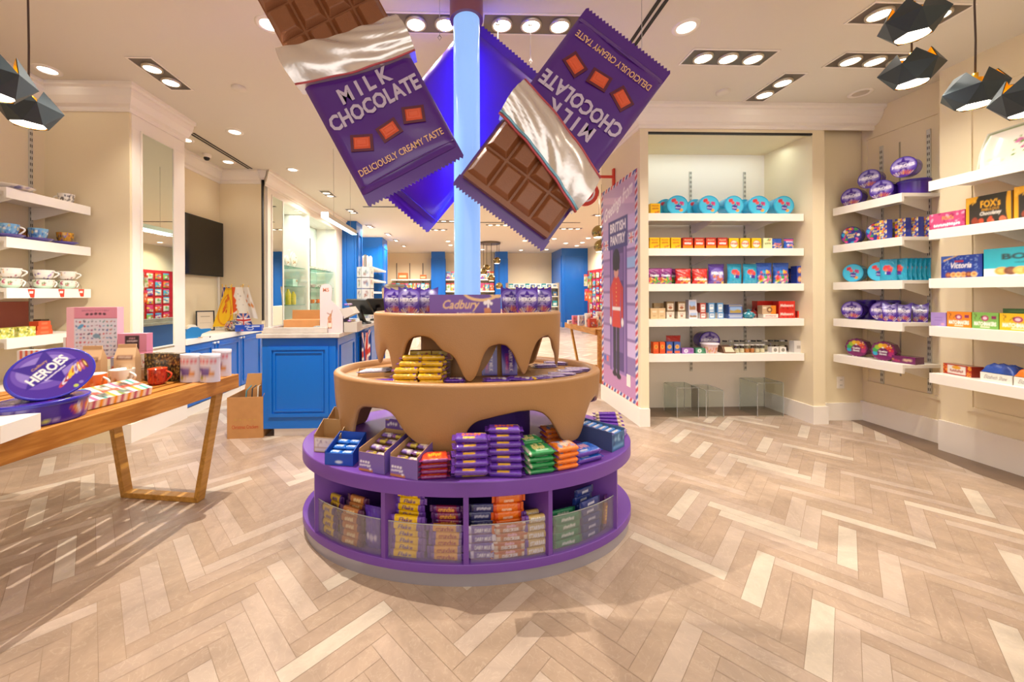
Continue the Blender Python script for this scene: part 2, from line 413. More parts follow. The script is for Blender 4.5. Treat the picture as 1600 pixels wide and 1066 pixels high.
# --- right side
RW, RN = 4.0, 3.85
NY = 3.52; NX0, NX1, NB = 1.80, 3.40, 4.09
def wallbox(name, *b):
    mb = MB(); mb.box(*b, 'wall'); return struct(mb, name)
mb = MB(); mb.box(RW, RW+.15, 2.9, 4.2, 0, CEIL, 'wall')
panel_frame(mb, 'x', RW, 2.98, 3.6, .36, 2.78, out=-1, m='wall'); mb.box(RW-.022, RW, 2.9, 3.64, 0, .19, 'trimw'); struct(mb, 'wall_right')
mb = MB(); mb.box(RN, RW+.15, -3.5, 2.9, 0, CEIL, 'wall')
for a, b in ((2.0, 2.74), (1.05, 1.85), (.1, .95)): panel_frame(mb, 'x', RN, a, b, .36, 2.78, out=-1, m='wall')
mb.box(RN-.022, RN, -3.5, 2.9, 0, .24, 'trimw'); struct(mb, 'wall_right_front')
mb = MB(); mb.box(1.72, NX0, NY, 4.48, 0, CEIL, 'wall'); mb.box(1.702, NX0, NY-.018, 4.48, 0, .17, 'trimw'); struct(mb, 'wall_partition')
mb = MB(); mb.box(NX0, NX1, NY, NB, 2.79, CEIL, 'wall'); mb.box(NX0, NX1, NY-.002, NY+.02, 2.772, 2.79, 'dark'); struct(mb, 'wall_niche_header')
mb = MB(); mb.box(NX0, NX1, NB, NB+.1, 0, 2.79, 'trimw'); struct(mb, 'wall_niche_back')
mb = MB(); mb.box(NX1, RW, NY+.1, NB+.1, 0, CEIL, 'wall'); mb.box(NX1, RW, NY+.082, NY+.1, 0, .17, 'trimw')
mb.box(NX1, NX1+.12, NY, NY+.1, 0, CEIL, 'wall'); mb.box(NX1-.016, NX1+.135, NY-.018, NY+.1, 0, .17, 'trimw'); mb.box(NX1-.016, NX1, NY+.1, NB, 0, .17, 'trimw'); struct(mb, 'wall_niche_pier')
mb = MB(); crown(mb, (1.72, NY), (RW-.001, NY), (0, -1), e0=1); crown(mb, (1.72, NY), (1.72, 4.48), (-1, 0), e0=1); struct(mb, 'trim_3')
# --- back of the shop
wallbox('wall_back', -9, 9, 16.0, 16.15, 0, CEIL)
mb = MB(); mb.box(4.95, 5.1, 4.2, 16.0, 0, CEIL, 'wall'); mb.box(4.93, 4.95, 9.0, 14.28, 0, 2.15, 'red'); struct(mb, 'wall_right_back')
mb = MB(); mb.box(-5.2, -5.05, 9.05, 16, 0, CEIL, 'wall'); struct(mb, 'wall_left_back')
def pillar(x0, x1, y0, y1, name):
    mb = MB(); mb.box(x0, x1, y0, y1, 0, CEIL-.001, 'blue')
    panel_frame(mb, 'y', y0, x0+.07*(x1-x0)+.03, x1-.07*(x1-x0)-.03, .2, 2.75, w=.05, t=.02, m='blue', out=-1)
    for xx, o in ((x0, -1), (x1, 1)): panel_frame(mb, 'x', xx, y0+.08, y1-.08, .2, 2.75, w=.05, t=.02, m='blue', out=o)
    return struct(mb, name)
pillar(-2.76, -2.42, 9.06, 9.6, 'trim_4'); mb = MB()
pillar(-3.35, -2.32, 11.6, 12.4, 'trim_5')
pillar(-1.1, -.55, 15.4, 15.99, 'trim_6'); pillar(1.52, 2.02, 15.4, 15.99, 'trim_7')
pillar(3.95, 4.945, 14.3, 15.9, 'trim_8')
# slot diffusers and small ceiling fittings
def slot(x, y0, y1, name, along='y', m='dark'):
    mb = MB(); w = .012
    for o in (-.022, .022):
        if along == 'y': mb.box(x+o-w, x+o+w, y0, y1, CEIL-.004, CEIL, m)
        else: mb.box(y0, y1, x+o-w, x+o+w, CEIL-.004, CEIL, m)
    o = struct(mb, name); return o
slot(-2.89, 4.19, 5.40, 'trim_9'); slot(1.235, 1.6, 2.75, 'trim_10'); slot(7.6, -1.9, -.85, 'trim_11', 'x'); slot(9.2, -1.1, 3.0, 'trim_12', 'x')
# ------------------------------------------------------------------ the round display podium in the middle
PC = Vector((.052, 2.19, 0))
def ellp(a, b, t): return (PC.x+a*math.sin(t), PC.y-b*math.cos(t))
def t_of(px, a, b, z, back=False):
    """angle on the ellipse (0 = towards the viewer) that is seen at this picture column"""
    best = None
    for k in range(-180, 181):
        t = R(k*.5) if not back else PI+R(k*.5)
        x, y = ellp(a, b, t); d = abs(pix((x, y, z))[0]-px)
        if best is None or d < best[0]: best = (d, t)
    return best[1]
pod = empty('display_podium', (PC.x, PC.y, 0)); tag(pod, 'tiered oval podium with two brown dripping chocolate tiers over a purple cubby base', 'display stand')
def pl(mb): return mb.xf(Matrix.Translation((-PC.x, -PC.y, 0)))
def ellbox(mb, a, b, z0, z1, m, n=96, r=0):
    prof = [(1, z0), (1, z1)] if not r else [(1, z0), (1, z1-r), (1-r*.3/a, z1-r*.3), (1-r/a, z1)]
    mb.lathe([(q, z) for q, z in prof], m, n=n, sx=a, sy=b, cx=PC.x, cy=PC.y, cap0=True, cap1=True)
A0, B0 = .918, .585
mb = MB(); ellbox(mb, A0-.012, B0-.012, 0, .062, 'plinth'); pl(mb).build('plinth', pod)
mb = MB(); ellbox(mb, A0, B0, .062, .100, 'purple', r=.004); pl(mb).build('bottom_deck', pod)
mb = MB(); ellbox(mb, A0, B0, .388, .454, 'purple', r=.006); pl(mb).build('top_deck', pod)
mb = MB(); ellbox(mb, A0*.56, B0*.42, .1, .388, 'purpledark'); pl(mb).build('core', pod)
DIVPX = [490, 597, 729, 861, 966]
DIVT = [t_of(p, A0, B0, .25) for p in DIVPX]
allt = DIVT+[PI-DIVT[4]+.1, PI-DIVT[3], PI, PI-DIVT[1], PI-DIVT[0]-.1]
for t in allt:
    mb = MB(); x1, y1 = ellp(A0-.004, B0-.004, t); x0, y0 = ellp(A0*.5, B0*.38, t)
    d = Vector((x1-x0, y1-y0)).normalized(); n = Vector((-d.y, d.x))*.0115
    mb.hexa([(x0-n.x, y0-n.y, .1), (x1-n.x, y1-n.y, .1), (x1+n.x, y1+n.y, .1), (x0+n.x, y0+n.y, .1), (x0-n.x, y0-n.y, .388), (x1-n.x, y1-n.y, .388), (x1+n.x, y1+n.y, .388), (x0+n.x, y0+n.y, .388)], 'purple')
    pl(mb).build('divider', pod)
for k in range(4):
    t0, t1 = DIVT[k]+.022, DIVT[k+1]-.022
    z1 = .262
    mb = MB()
    for (ra, o) in ((A0-.012, 0), (A0-.016, 1)):
        mb.grid(lambda u, v, ra=ra: (*ellp(ra, ra-(A0-B0), t0+(t1-t0)*u), .1+(z1-.1)*v), 14, 1, 'acrylic', flip=bool(o))
    mb.tube([(*ellp(A0-.014, B0-.014, t0+(t1-t0)*i/14), z1) for i in range(15)], .0022, 'edgeclear', n=5)
    pl(mb).build('acrylic_front', pod)
mat('lipc', 'D9D4EA', rough=.2)
def interp(keys, t):
    keys = sorted(keys); per = 2*PI
    ks = [(keys[-1][0]-per, keys[-1][1])]+keys+[(keys[0][0]+per, keys[0][1])]
    while t > ks[-1][0]: t -= per
    while t < ks[0][0]: t += per
    for (a, za), (b, zb) in zip(ks, ks[1:]):
        if a <= t <= b:
            f = (t-a)/max(b-a, 1e-6); return za+(zb-za)*f
def drip_shell(a, b, ztop, keypx, backkeys, deckz, taper, name, rec=.034):
    keys = []
    for px, py in keypx:
        t = t_of(px, a*.97, b*.97, .7)
        for it in range(3):
            x, y = ellp(a*taper(it), b*taper(it), t)
            z = CAMH-(py-CY)*(y*math.cos(YAW)+x*math.sin(YAW))/FPX
            k = 1-(1-TAP)*min(1, max(0, (ztop-z)/(ztop-deckz))); t = t_of(px, a*k, b*k, z)
            x, y = ellp(a*k, b*k, t); z = CAMH-(py-CY)*(y*math.cos(YAW)+x*math.sin(YAW))/FPX
        keys.append((t, max(z, deckz)))
    keys += backkeys
    def zb(t): return interp(keys, t)
    NT, NV = 360, 22; mb = MB(); th = .022
    def sc(z): return 1-(1-TAP)*min(1, max(0, (ztop-z)/(ztop-deckz)))
    rim = .05; fil = .018
    def P(u, v, inner):
        t = 2*PI*u; z0 = sum(zb(t+d) for d in (-.02, -.01, 0, .01, .02))/5
        if inner:
            z = z0+(ztop-.03-z0)*v; k = sc(z); return (*ellp(a*k-th, b*k-th, t), z)
        if v < .7:
            w = v/.7; z = z0+(ztop-fil-z0)*w; k = sc(z)
            o = -.008*math.exp(-w*8)
            return (*ellp(a*k+o, b*k+o, t), z)
        if v < .88:
            q = (v-.7)/.18*PI/2; return (*ellp(a-fil+fil*math.cos(q), b-fil+fil*math.cos(q), t), ztop-fil+fil*math.sin(q))
        q = (v-.88)/.12; wob = .004*math.sin(5*t)+.003*math.sin(11*t)
        if q < .99: return (*ellp(a-fil-(rim-fil+wob)*q*1.05, b-fil-(rim-fil+wob)*q*1.05, t), ztop-.001*q)
        return (*ellp(a-rim-.004, b-rim-.004, t), ztop-rec)
    mb.grid(lambda u, v: P(u, v, 0), NT, 36, 'choc')
    mb.grid(lambda u, v: P(u, v, 1), NT, 8, 'choc', flip=True)
    mb.grid(lambda u, v: P(u, 0, 0) if v == 0 else (P(u, 0, 1) if v == 1 else tuple((p+q)/2-(.006 if i == 2 else 0) for i, (p, q) in enumerate(zip(P(u, 0, 0), P(u, 0, 1))))), NT, 2, 'choc', flip=True)
    mb.lathe([(1, ztop-rec-.006), (1, ztop-rec+.001)], 'choc', n=96, sx=a-.03, sy=b-.03, cx=PC.x, cy=PC.y, cap0=True, cap1=True)
    o = pl(mb).build(name, pod); return keys
TAP = .972
MIDZ, TOPZ = .836, 1.158
A1, B1, A2, B2 = .757, .452, .537, .325
mid_keys = [(527, 640), (531, 672), (535, 692), (546, 692), (551, 660), (556, 640), (565, 634), (580, 636), (596, 638), (604, 641), (614, 650), (623, 663), (634, 680), (652, 694), (675, 704), (690, 712), (704, 714), (714, 708), (721, 693), (729, 675), (736, 664), (748, 658), (780, 650), (812, 643), (835, 641), (850, 645), (862, 655), (872, 672), (880, 688), (893, 692), (906, 686), (912, 672), (917, 650), (924, 630), (932, 619), (938, 625)]
bk = lambda lst: [(R(d), z) for d, z in lst]
mid_back = bk([(100, .60), (112, .46), (122, .46), (132, .60), (145, .66), (160, .64), (172, .47), (188, .46), (200, .62), (215, .66), (232, .62), (242, .46), (252, .46), (264, .60)])
drip_shell(A1, B1, MIDZ, mid_keys, mid_back, .456, lambda i: .97, 'middle_drip_tier')
top_keys = [(588, 560), (590, 567), (593, 560), (597, 546), (601, 543), (606, 549), (611, 575), (616, 590), (621, 588), (625, 562), (630, 540), (637, 529), (646, 524), (660, 524), (670, 527), (678, 532), (684, 541), (692, 548), (703, 552), (712, 560), (719, 576), (726, 592), (735, 598), (743, 590), (750, 572), (756, 553), (765, 542), (780, 537), (793, 539), (804, 552), (813, 572), (821, 588), (827, 575), (833, 552), (841, 534), (850, 526), (859, 524), (866, 531), (870, 546), (873, 566), (877, 573), (881, 566)]
top_back = bk([(98, .93), (104, 1.0), (116, .99), (124, .83), (132, .808), (140, .83), (150, .98), (165, 1.0), (176, .83), (184, .81), (192, .85), (203, 1.0), (222, .98), (230, .82), (238, .81), (246, .9), (256, 1.0)])
TAP = .975
drip_shell(A2, B2, TOPZ, top_keys, top_back, .806, lambda i: .97, 'upper_drip_tier', .021)
MDZ, UDZ = MIDZ-.033, TOPZ-.020
# tier cores that carry the shells
mb = MB(); ellbox(mb, .36, .17, .454, MIDZ-.04, 'purpledark'); pl(mb).build('tier_core', pod)
mb = MB(); ellbox(mb, .27, .115, MDZ, TOPZ-.03, 'choc'); pl(mb).build('tier_core', pod)
# ---- the glowing column
colm = empty('light_column', (PC.x, PC.y, UDZ)); tag(colm, 'tall glowing blue-white light tube rising from the podium to the ceiling', 'light')
def lt(mb, z=UDZ): return mb.xf(Matrix.Translation((-PC.x, -PC.y, -z)))
mt = bpy.data.materials.new('tube_glow'); mt.use_nodes = True; nt = mt.node_tree; b = nt.nodes['Principled BSDF']; b.inputs['Base Color'].default_value = (*lin('5078B0'), 1); b.inputs['Roughness'].default_value = .15
b.inputs['Emission Color'].default_value = (*lin('A0C6FF'), 1)
tcn = nt.nodes.new('ShaderNodeTexCoord'); nz = nt.nodes.new('ShaderNodeTexNoise'); nz.inputs['Scale'].default_value = 1.7; nt.links.new(tcn.outputs['Object'], nz.inputs['Vector'])
mr = nt.nodes.new('ShaderNodeMapRange'); mr.inputs[3].default_value = .66; mr.inputs[4].default_value = .95; nt.links.new(nz.outputs[0], mr.inputs[0]); nt.links.new(mr.outputs[0], b.inputs['Emission Strength'])
MAT['tube'] = mt
mat('ledblue', 'FFFFFF', emit='0428FF', es=60); mat('mauve', '8E5A72', rough=.35, metal=.3)
mb = MB(); mb.cyl(PC.x, PC.y, UDZ+.06, 2.9, .076, .076, 'tube', n=40); lt(mb).build('tube', colm)
mb = MB()
for a in (100, 80):
    x, y = PC.x+.081*math.cos(R(a)), PC.y+.081*math.sin(R(a)); mb.box(x-.006, x+.006, y-.003, y+.003, UDZ+.08, 2.84, 'ledblue')
lt(mb).build('led_strip', colm)
mb = MB(); mb.cyl(PC.x, PC.y, 2.84, CEIL-.002, .096, .096, 'mauve', n=40); lt(mb).build('ceiling_cap', colm)
mb = MB(); mb.cyl(PC.x, PC.y, UDZ, UDZ+.06, .088, .088, 'mauve', n=40); mb.cyl(PC.x, PC.y, UDZ+.0, UDZ+.012, .105, .1, 'mauve', n=40); lt(mb).build('base_ring', colm)

# ------------------------------------------------------------------ the giant hanging chocolate bars
def zig(w, n, d, z0, z1):
    pts = [(-w/2, z1), (-w/2, z0)]
    for i in range(n):
        pts += [(-w/2+w*(i+.5)/n, z0-d), (-w/2+w*(i+1)/n, z0)]
    return pts+[(w/2, z1)]
mat('lilac', 'C9BCD8', rough=.4); mat('peach', 'E8B98C', rough=.4); mat('chunk', 'E0603F', rough=.35, bump=.1); mat('chunkdark', '5C1D38', rough=.4)
mat('foilblue', '7FB9D6', rough=.3, metal=.3); mat('foilred', 'B8525C', rough=.35, metal=.4)
def giant_bar(name, label, loc, theta, Lw, full, W=.55, chocrows=3, yaw=0, foil=True, T=.055, finb=True, fint=False):
    root = empty(name, loc); root.rotation_mode = 'XYZ'
    root.rotation_euler = (0, -theta, yaw); tag(root, label, 'chocolate bar', 'giant hanging chocolate bars')
    # wrapper body: a pillow from z=0 (bottom) to Lw
    def body(s):
        def fn(u, v):
            if foil: Lq = Lw+.09
            else: Lq = Lw
            x = (u-.5)*W; e = min(1, (1-abs(2*u-1))*7)**.5; g = min(1, (v*12))**.5 if True else 1
            if not foil: g = min(g, min(1, (1-v)*12)**.5)
            wr = .004*math.sin(9*u+14*v)*e*g
            return (x, s*(T/2*e*(.25+.75*g)+wr*.6), v*Lq)
        return fn
    mb = MB(); mb.grid(body(-1), 40, 40, 'wrapper'); mb.grid(body(1), 40, 40, 'wrapper', flip=True)
    # seam ridge near the bottom
    mb.tube([(-W/2+.01, -.018, .03), (0, -.030, .034), (W/2-.01, -.018, .03)], .004, 'wrapper')
    mb.build('wrapper', root)
    mb = MB()
    if finb: mb.prism(zig(W*1.0, 26, .013, -.055, .012), -.003, .003, 'wrapper', axis='y')
    mb.build('crimped_fin', root)
    if not foil: mb = MB(); mb.prism([(x, Lw-z) for x, z in zig(W, 26, .013, -.055, .012)][::-1], -.003, .003, 'wrapper', axis='y'); mb.build('crimped_fin', root)
    if full:
        def M4(x, z, y=-T/2-.0045, r=0): return Matrix.Translation((x, y, z)) @ Matrix.Rotation(R(90), 4, 'X') @ Matrix.Rotation(r, 4, 'Z')
        mb = MB()
        q = 298.
        mb.text('M I L K', M4(0, 141/q), 84/q, 24/q, 'lilac', bold=.035)
        mb.text('CHOCOLATE', M4(0, 111/q), 148/q, 25/q, 'lilac', bold=.035)
        mb.build('title_lettering', root)
        mb = MB(); mb.text('DELICIOUSLY CREAMY TASTE', M4(0, 28/q), 140/q, 10.5/q, 'peach', bold=.015); mb.build('tagline_lettering', root)
        for k, (x, z, r) in enumerate(((-.15, 67/q, -.42), (0, 65/q, .1), (.145, 69/q, -.35))):
            mb = MB(); M = M4(x, z, r=r)
            def bx(w, h, z0, z1, m, w2=None, h2=None):
                w2 = w2 or w; h2 = h2 or h
                mb.hexa([M @ Vector(p) for p in ((-w, -h, z0), (w, -h, z0), (w, h, z0), (-w, h, z0), (-w2, -h2, z1), (w2, -h2, z1), (w2, h2, z1), (-w2, h2, z1))], m)
            bx(.056, .042, -.002, .001, 'chunkdark'); bx(.041, .029, .001, .009, 'chunk', .034, .022); bx(.026, .014, .009, .012, 'chunk', .022, .011)
            mb.build('chocolate_chunk_motif', root)
    if foil:
        s1, s2 = .0, (-.20 if chocrows > 2 else -.28)
        z0 = Lw-.02; fh = .2
        def ff(sgn):
            def fn(u, v):
                x = (u-.5)*(W*1.09)*(1+.03*math.sin(3*v)); zz = z0+s2*(x)+fh*v-.02*math.sin(PI*u)
                roll = math.sin(PI*v)
                y = -T/2-.030-.026*roll+.005*math.sin(17*u+6*v)*math.sin(PI*u)+.004*math.sin(31*u*v+2)
                if sgn > 0: y = T/2+.015+.02*roll
                return (x, y, zz)
            return fn
        mb = MB(); mb.grid(ff(-1), 44, 18, 'foil'); mb.grid(ff(1), 44, 18, 'foil', flip=True)
        for v in (0, 1):
            mb.grid(lambda a, c, v=v: tuple(p*(1-c)+q*c for p, q in zip(ff(-1)(a, v), ff(1)(a, v))), 44, 1, 'foil')
        for u in (0, 1): mb.grid(lambda a, c, u=u: tuple(p*(1-c)+q*c for p, q in zip(ff(-1)(u, a), ff(1)(u, a))), 18, 1, 'foil')
        fo = mb.build('torn_foil', root)
        mb = MB()
        if chocrows < 3: mb.tube([(p[0], p[1]-.004, p[2]) for p in (ff(-1)(i/20, 1) for i in range(21))], .0075, 'foilblue'); mb.tube([(p[0], p[1]-.004, p[2]+.014) for p in (ff(-1)(i/20, 1) for i in range(21))], .007, 'foilred')
        mb.tube([(p[0], p[1]-.002, p[2]) for p in (ff(-1)(i/20, 0) for i in range(21))], .005, 'foilred')
        mb.build('foil_edge', fo)
        zc = Lw+.12-.02; n = 4; cw = (W*.97)/n; ch = .168; Tc = T*.8
        zt = zc+ch*chocrows+.01
        mb = MB(); mb.box(-W*.485, W*.485, -Tc/2, Tc/2, Lw+.10, zt+.012, 'chocbar'); mb.build('chocolate_slab', root)
        mb = MB()
        for i in range(n):
            for j in range(chocrows):
                xa, xb = -W*.485+cw*i+.004, -W*.485+cw*(i+1)-.004; za, zb = zc+ch*j+.004, zc+ch*(j+1)-.004; e = .022
                y0, y1 = -Tc/2+.001, -Tc/2-.03
                mb.hexa([(xa, y0, za), (xb, y0, za), (xb, y0, zb), (xa, y0, zb), (xa+e, y1, za+e), (xb-e, y1, za+e), (xb-e, y1, zb-e), (xa+e, y1, zb-e)], 'chocbar')
                xa += e+.012; xb -= e+.012; za += e+.012; zb -= e+.012; 
        mb.build('chocolate_squares', root, bevel=.004)
        if chocrows < 3:
            mb = MB(); mb.prism([(x, 2*zt+.02-z-zt) for x, z in zig(W*1.06, 30, .013, -.045, .012)][::-1], Tc/2-.002, Tc/2+.004, 'wrapper', axis='y'); mb.build('crimped_fin', root)
            mb = MB(); mb.box(-W*.52, W*.52, Tc/2+.0, Tc/2+.006, Lw, zt+.03, 'wrapper'); mb.build('wrapper_back', root)
    return root
p = atY(642, 267, 1.93); giant_bar('giant_chocolate_bar', 'giant purple milk chocolate bar hanging left of the column, foil torn open at its top', p, R(28.2), 172/298., True, chocrows=3)
p = atY(971.5, 78, 1.93); giant_bar('giant_chocolate_bar', 'giant upside-down purple milk chocolate bar hanging right of the column, squares pointing down', p, R(143.3), 168/298., True, chocrows=2)
p = atY(616, 300, 2.42); giant_bar('giant_chocolate_bar', 'giant plain purple wrapped bar hanging behind the column, lit blue', p, R(-40), 1.12, False, W=.66, foil=False)
# wires that carry them
for i, (px, py, Y, top, lab) in enumerate(((687, 55, 1.95, 0, 'thin wire from the ceiling to the left giant bar'), (778, 118, 2.42, 0, 'thin wire from the ceiling to the plain bar behind the column'), (829, 93, 2.42, 0, 'second thin wire of the plain bar, right of the column'), (1003, 98, 1.95, 0, 'thin wire from the ceiling to the upside-down giant bar'))):
    p = atY(px, py, Y); mb = MB(); mb.tube([(0, 0, 0), (0, 0, CEIL-p.z-.001)], .0016, 'steel', n=6); mb.lathe([(.014, CEIL-p.z-.03), (.006, CEIL-p.z-.012), (.014, CEIL-p.z-.001)], 'steel', n=12); mb.tube([(.0, 0, 0), (.009, 0, -.012), (0, 0, -.026), (-.009, 0, -.012), (0, 0, 0)], .002, 'steel', n=6)
    o = mb.build('suspension_wire'); o.location = p; tag(o, lab, 'wire', None)
# ------------------------------------------------------------------ ceiling lamps
def spot(loc, w, ang=110, blend=.7, col=WARM, r=.03, tilt=(0, 0)):
    d = bpy.data.lights.new('spot_light', 'SPOT'); d.energy = w; d.spot_size = R(ang); d.spot_blend = blend; d.color = col; d.shadow_soft_size = r
    o = bpy.data.objects.new('spot_light', d); o.location = loc; o.rotation_euler = (tilt[0], tilt[1], 0); COL.objects.link(o); return o
mat('housing', '6E6458', rough=.4, metal=.5); mat('lampring', 'C9BDA8', rough=.3, metal=.6)
def lamp_box(x, y, n, rz, label, w=SPOT, far=False, pitch=.19, wide=.17):
    L = pitch*n+.05
    t = empty('recessed_light', (x, y, CEIL-.001), (0, 0, rz)); tag(t, label, 'ceiling light', 'recessed spotlights')
    mb = MB()
    for b in ((-L/2-.012, L/2+.012, -wide/2-.012, -wide/2), (-L/2-.012, L/2+.012, wide/2, wide/2+.012), (-L/2-.012, -L/2, -wide/2, wide/2), (L/2, L/2+.012, -wide/2, wide/2)): mb.box(*b, -.006, 0, 'trimw')
    mb.build('frame', t)
    mb = MB(); mb.box(-L/2, L/2, -wide/2, wide/2, -.003, 0, 'housing'); mb.build('housing', t)
    for k in range(n):
        cx = (k-(n-1)/2)*pitch
        mb = MB(); mb.lathe([(.068, -.003), (.068, -.014), (.058, -.020), (.055, -.014)], 'lampring', n=24, cx=cx); h = mb.build('lamp_ring', t)
        mb = MB(); mb.lathe([(.055, -.014), (.052, -.0155)], 'lampfar' if far else 'lamp', n=24, cx=cx, cap1=True); mb.build('lamp', h)
        if w:
            c, s_ = math.cos(rz), math.sin(rz); spot((x+cx*c, y+cx*s_, CEIL-.03), w)
    return t
def downlight(x, y, label, w=SPOT, on=True):
    t = empty('downlight', (x, y, CEIL-.001)); tag(t, label, 'ceiling light', 'round downlights')
    mb = MB(); mb.lathe([(.085, 0), (.085, -.004), (.06, -.008), (.056, -.003)], 'trimw', n=28); mb.build('trim_ring', t)
    mb = MB(); mb.lathe([(.056, -.003), (.05, -.005)], 'lamp' if on else 'chrome', n=24, cap1=True); mb.build('lamp', t)
    if w and on: spot((x, y, CEIL-.02), w)
    return t
lamp_box(-.27, 2.46, 3, 0, 'recessed three-lamp light just left of the glowing column')
lamp_box(.48, 2.455, 3, 0, 'recessed three-lamp light just right of the glowing column')
lamp_box(2.02, 2.76, 3, 0, 'recessed three-lamp light above and in front of the lit niche')
lamp_box(3.16, 2.765, 3, 0, 'recessed three-lamp light behind the two stacked faceted pendants')
lamp_box(2.71, 3.16, 2, R(90), 'recessed two-lamp light turned lengthwise before the niche cornice', w=SPOT*.8)
lamp_box(2.85, 2.30, 3, 0, 'recessed lamp box cut by the top edge of the photo, right side')
lamp_box(-2.36, 3.09, 2, R(90), 'recessed two-lamp light above the left mirror pier')
downlight(1.513, 2.454, 'round downlight left of the niche lamp boxes', w=SPOT*.7)
downlight(3.55, 3.22, 'unlit round downlight in the corner over the right wall shelves', on=False)
downlight(-3.2, 3.05, 'small round downlight behind the left pendants', w=0)
downlight(-2.405, 4.15, 'round downlight in front of the alcove', w=SPOT*.8)
downlight(-3.08, 4.37, 'round downlight inside the alcove nearest the mirror pier', w=4)
downlight(-1.226, 2.50, 'round downlight beside the torn end of the left giant bar', w=0)
spot((-1.18, 2.30, CEIL-.02), 330, ang=125, blend=.4, r=.012)
downlight(-2.32, 5.375, 'round downlight near the mirror of the display wall', w=SPOT*.7)
downlight(-3.03, 5.08, 'round downlight inside the alcove over the flags', w=4)
# lamps over the near floor, out of the photo but part of the same ceiling
for x, y in ((-.3, .6), (1.6, .9), (3.0, .7), (.5, -.8), (2.4, -.6)): spot((x, y, CEIL-.02), SPOT*1.7, ang=120)
# lamps further back in the shop
for i, (x, y, n, rz, lab) in enumerate(((-2.26, 6.65, 2, R(90), 'two-lamp light above the service counter, nearest of its line'), (-2.23, 8.0, 2, R(90), 'two-lamp light over the blue display pillar'), (-2.26, 9.75, 2, R(90), 'two-lamp light before the big blue pillar'), (-2.03, 11.0, 2, R(90), 'two-lamp light beside the big blue pillar'),
        (-2.0, 12.2, 2, R(90), 'far two-lamp light past the big blue pillar, nearer one'), (-1.95, 13.6, 2, R(90), 'farthest two-lamp light on the left'), (1.0, 9.5, 3, 0, 'far three-lamp light seen right of the column'), (3.0, 10.0, 3, 0, 'far three-lamp light left of the hanging chrome pendants'),
        (3.2, 8.3, 2, 0, 'two-lamp light by the chrome pendants'), (-.6, 10.2, 3, 0, 'far lamp box seen just left of the column'), (-.25, 9.0, 2, 0, 'lamp box between the plain bar tip and the column'))):
    lamp_box(x, y, n, rz, lab, w=0, far=True); spot((x, y, CEIL-.04), 140, ang=155)
for i, (px, py) in enumerate(((814, 391), (854, 390), (866, 373), (884, 380), (901, 384), (919, 372), (910, 379), (700, 377), (704, 383), (754, 390), (820, 376))):
    p = atZ(px, py, CEIL)
    mb = MB(); mb.lathe([(.10, 0), (.10, -.006), (.07, -.008)], 'trimw', n=16); o = empty('downlight', (p.x, p.y, CEIL-.001)); mb.build('trim_ring', o)
    mb = MB(); mb.lathe([(.07, -.007), (.065, -.009)], 'lamp', n=16, cap1=True); mb.build('lamp', o)
    tag(o, 'small far downlight at the back of the shop, '+nth(sorted([814, 854, 866, 884, 901, 919, 910, 700, 704, 754, 820]).index(px), 11), 'ceiling light', 'far downlights at the back of the shop')
for x, y in ((-2, 14.4), (.4, 14.4), (2.8, 14.2), (-.5, 13), (2.5, 12.5), (4.2, 13), (0, 6.0), (2.6, 6.2), (4.3, 10), (4.3, 7), (-4, 10)): spot((x, y, CEIL-.04), 170, ang=160)  # spots without fixtures, those by the back wall added to brighten it
# smoke detectors, camera
for x, y, lab in ((-1.861, 3.27, 'round white smoke detector on the ceiling left of the left giant bar'), (2.318, 3.228, 'round white smoke detector on the ceiling before the niche')):
    mb = MB(); mb.lathe([(.055, 0), (.055, -.012), (.04, -.022), (.0, -.024)], 'ceiling', n=24); o = mb.build('smoke_detector'); o.location = (x, y, CEIL-.0005); tag(o, lab, 'smoke detector')
t = empty('security_camera', (-3.135, 4.814, CEIL-.001)); tag(t, 'small white dome security camera on the alcove ceiling', 'camera')
mb = MB(); mb.lathe([(.05, 0), (.05, -.03), (.03, -.045)], 'trimw', n=20, cap1=True); mb.build('mount', t)
mb = MB(); mb.lathe([(.034, -.04), (.032, -.06), (.02, -.075), (0, -.08)], 'black', n=20); mb.build('lens_dome', t)
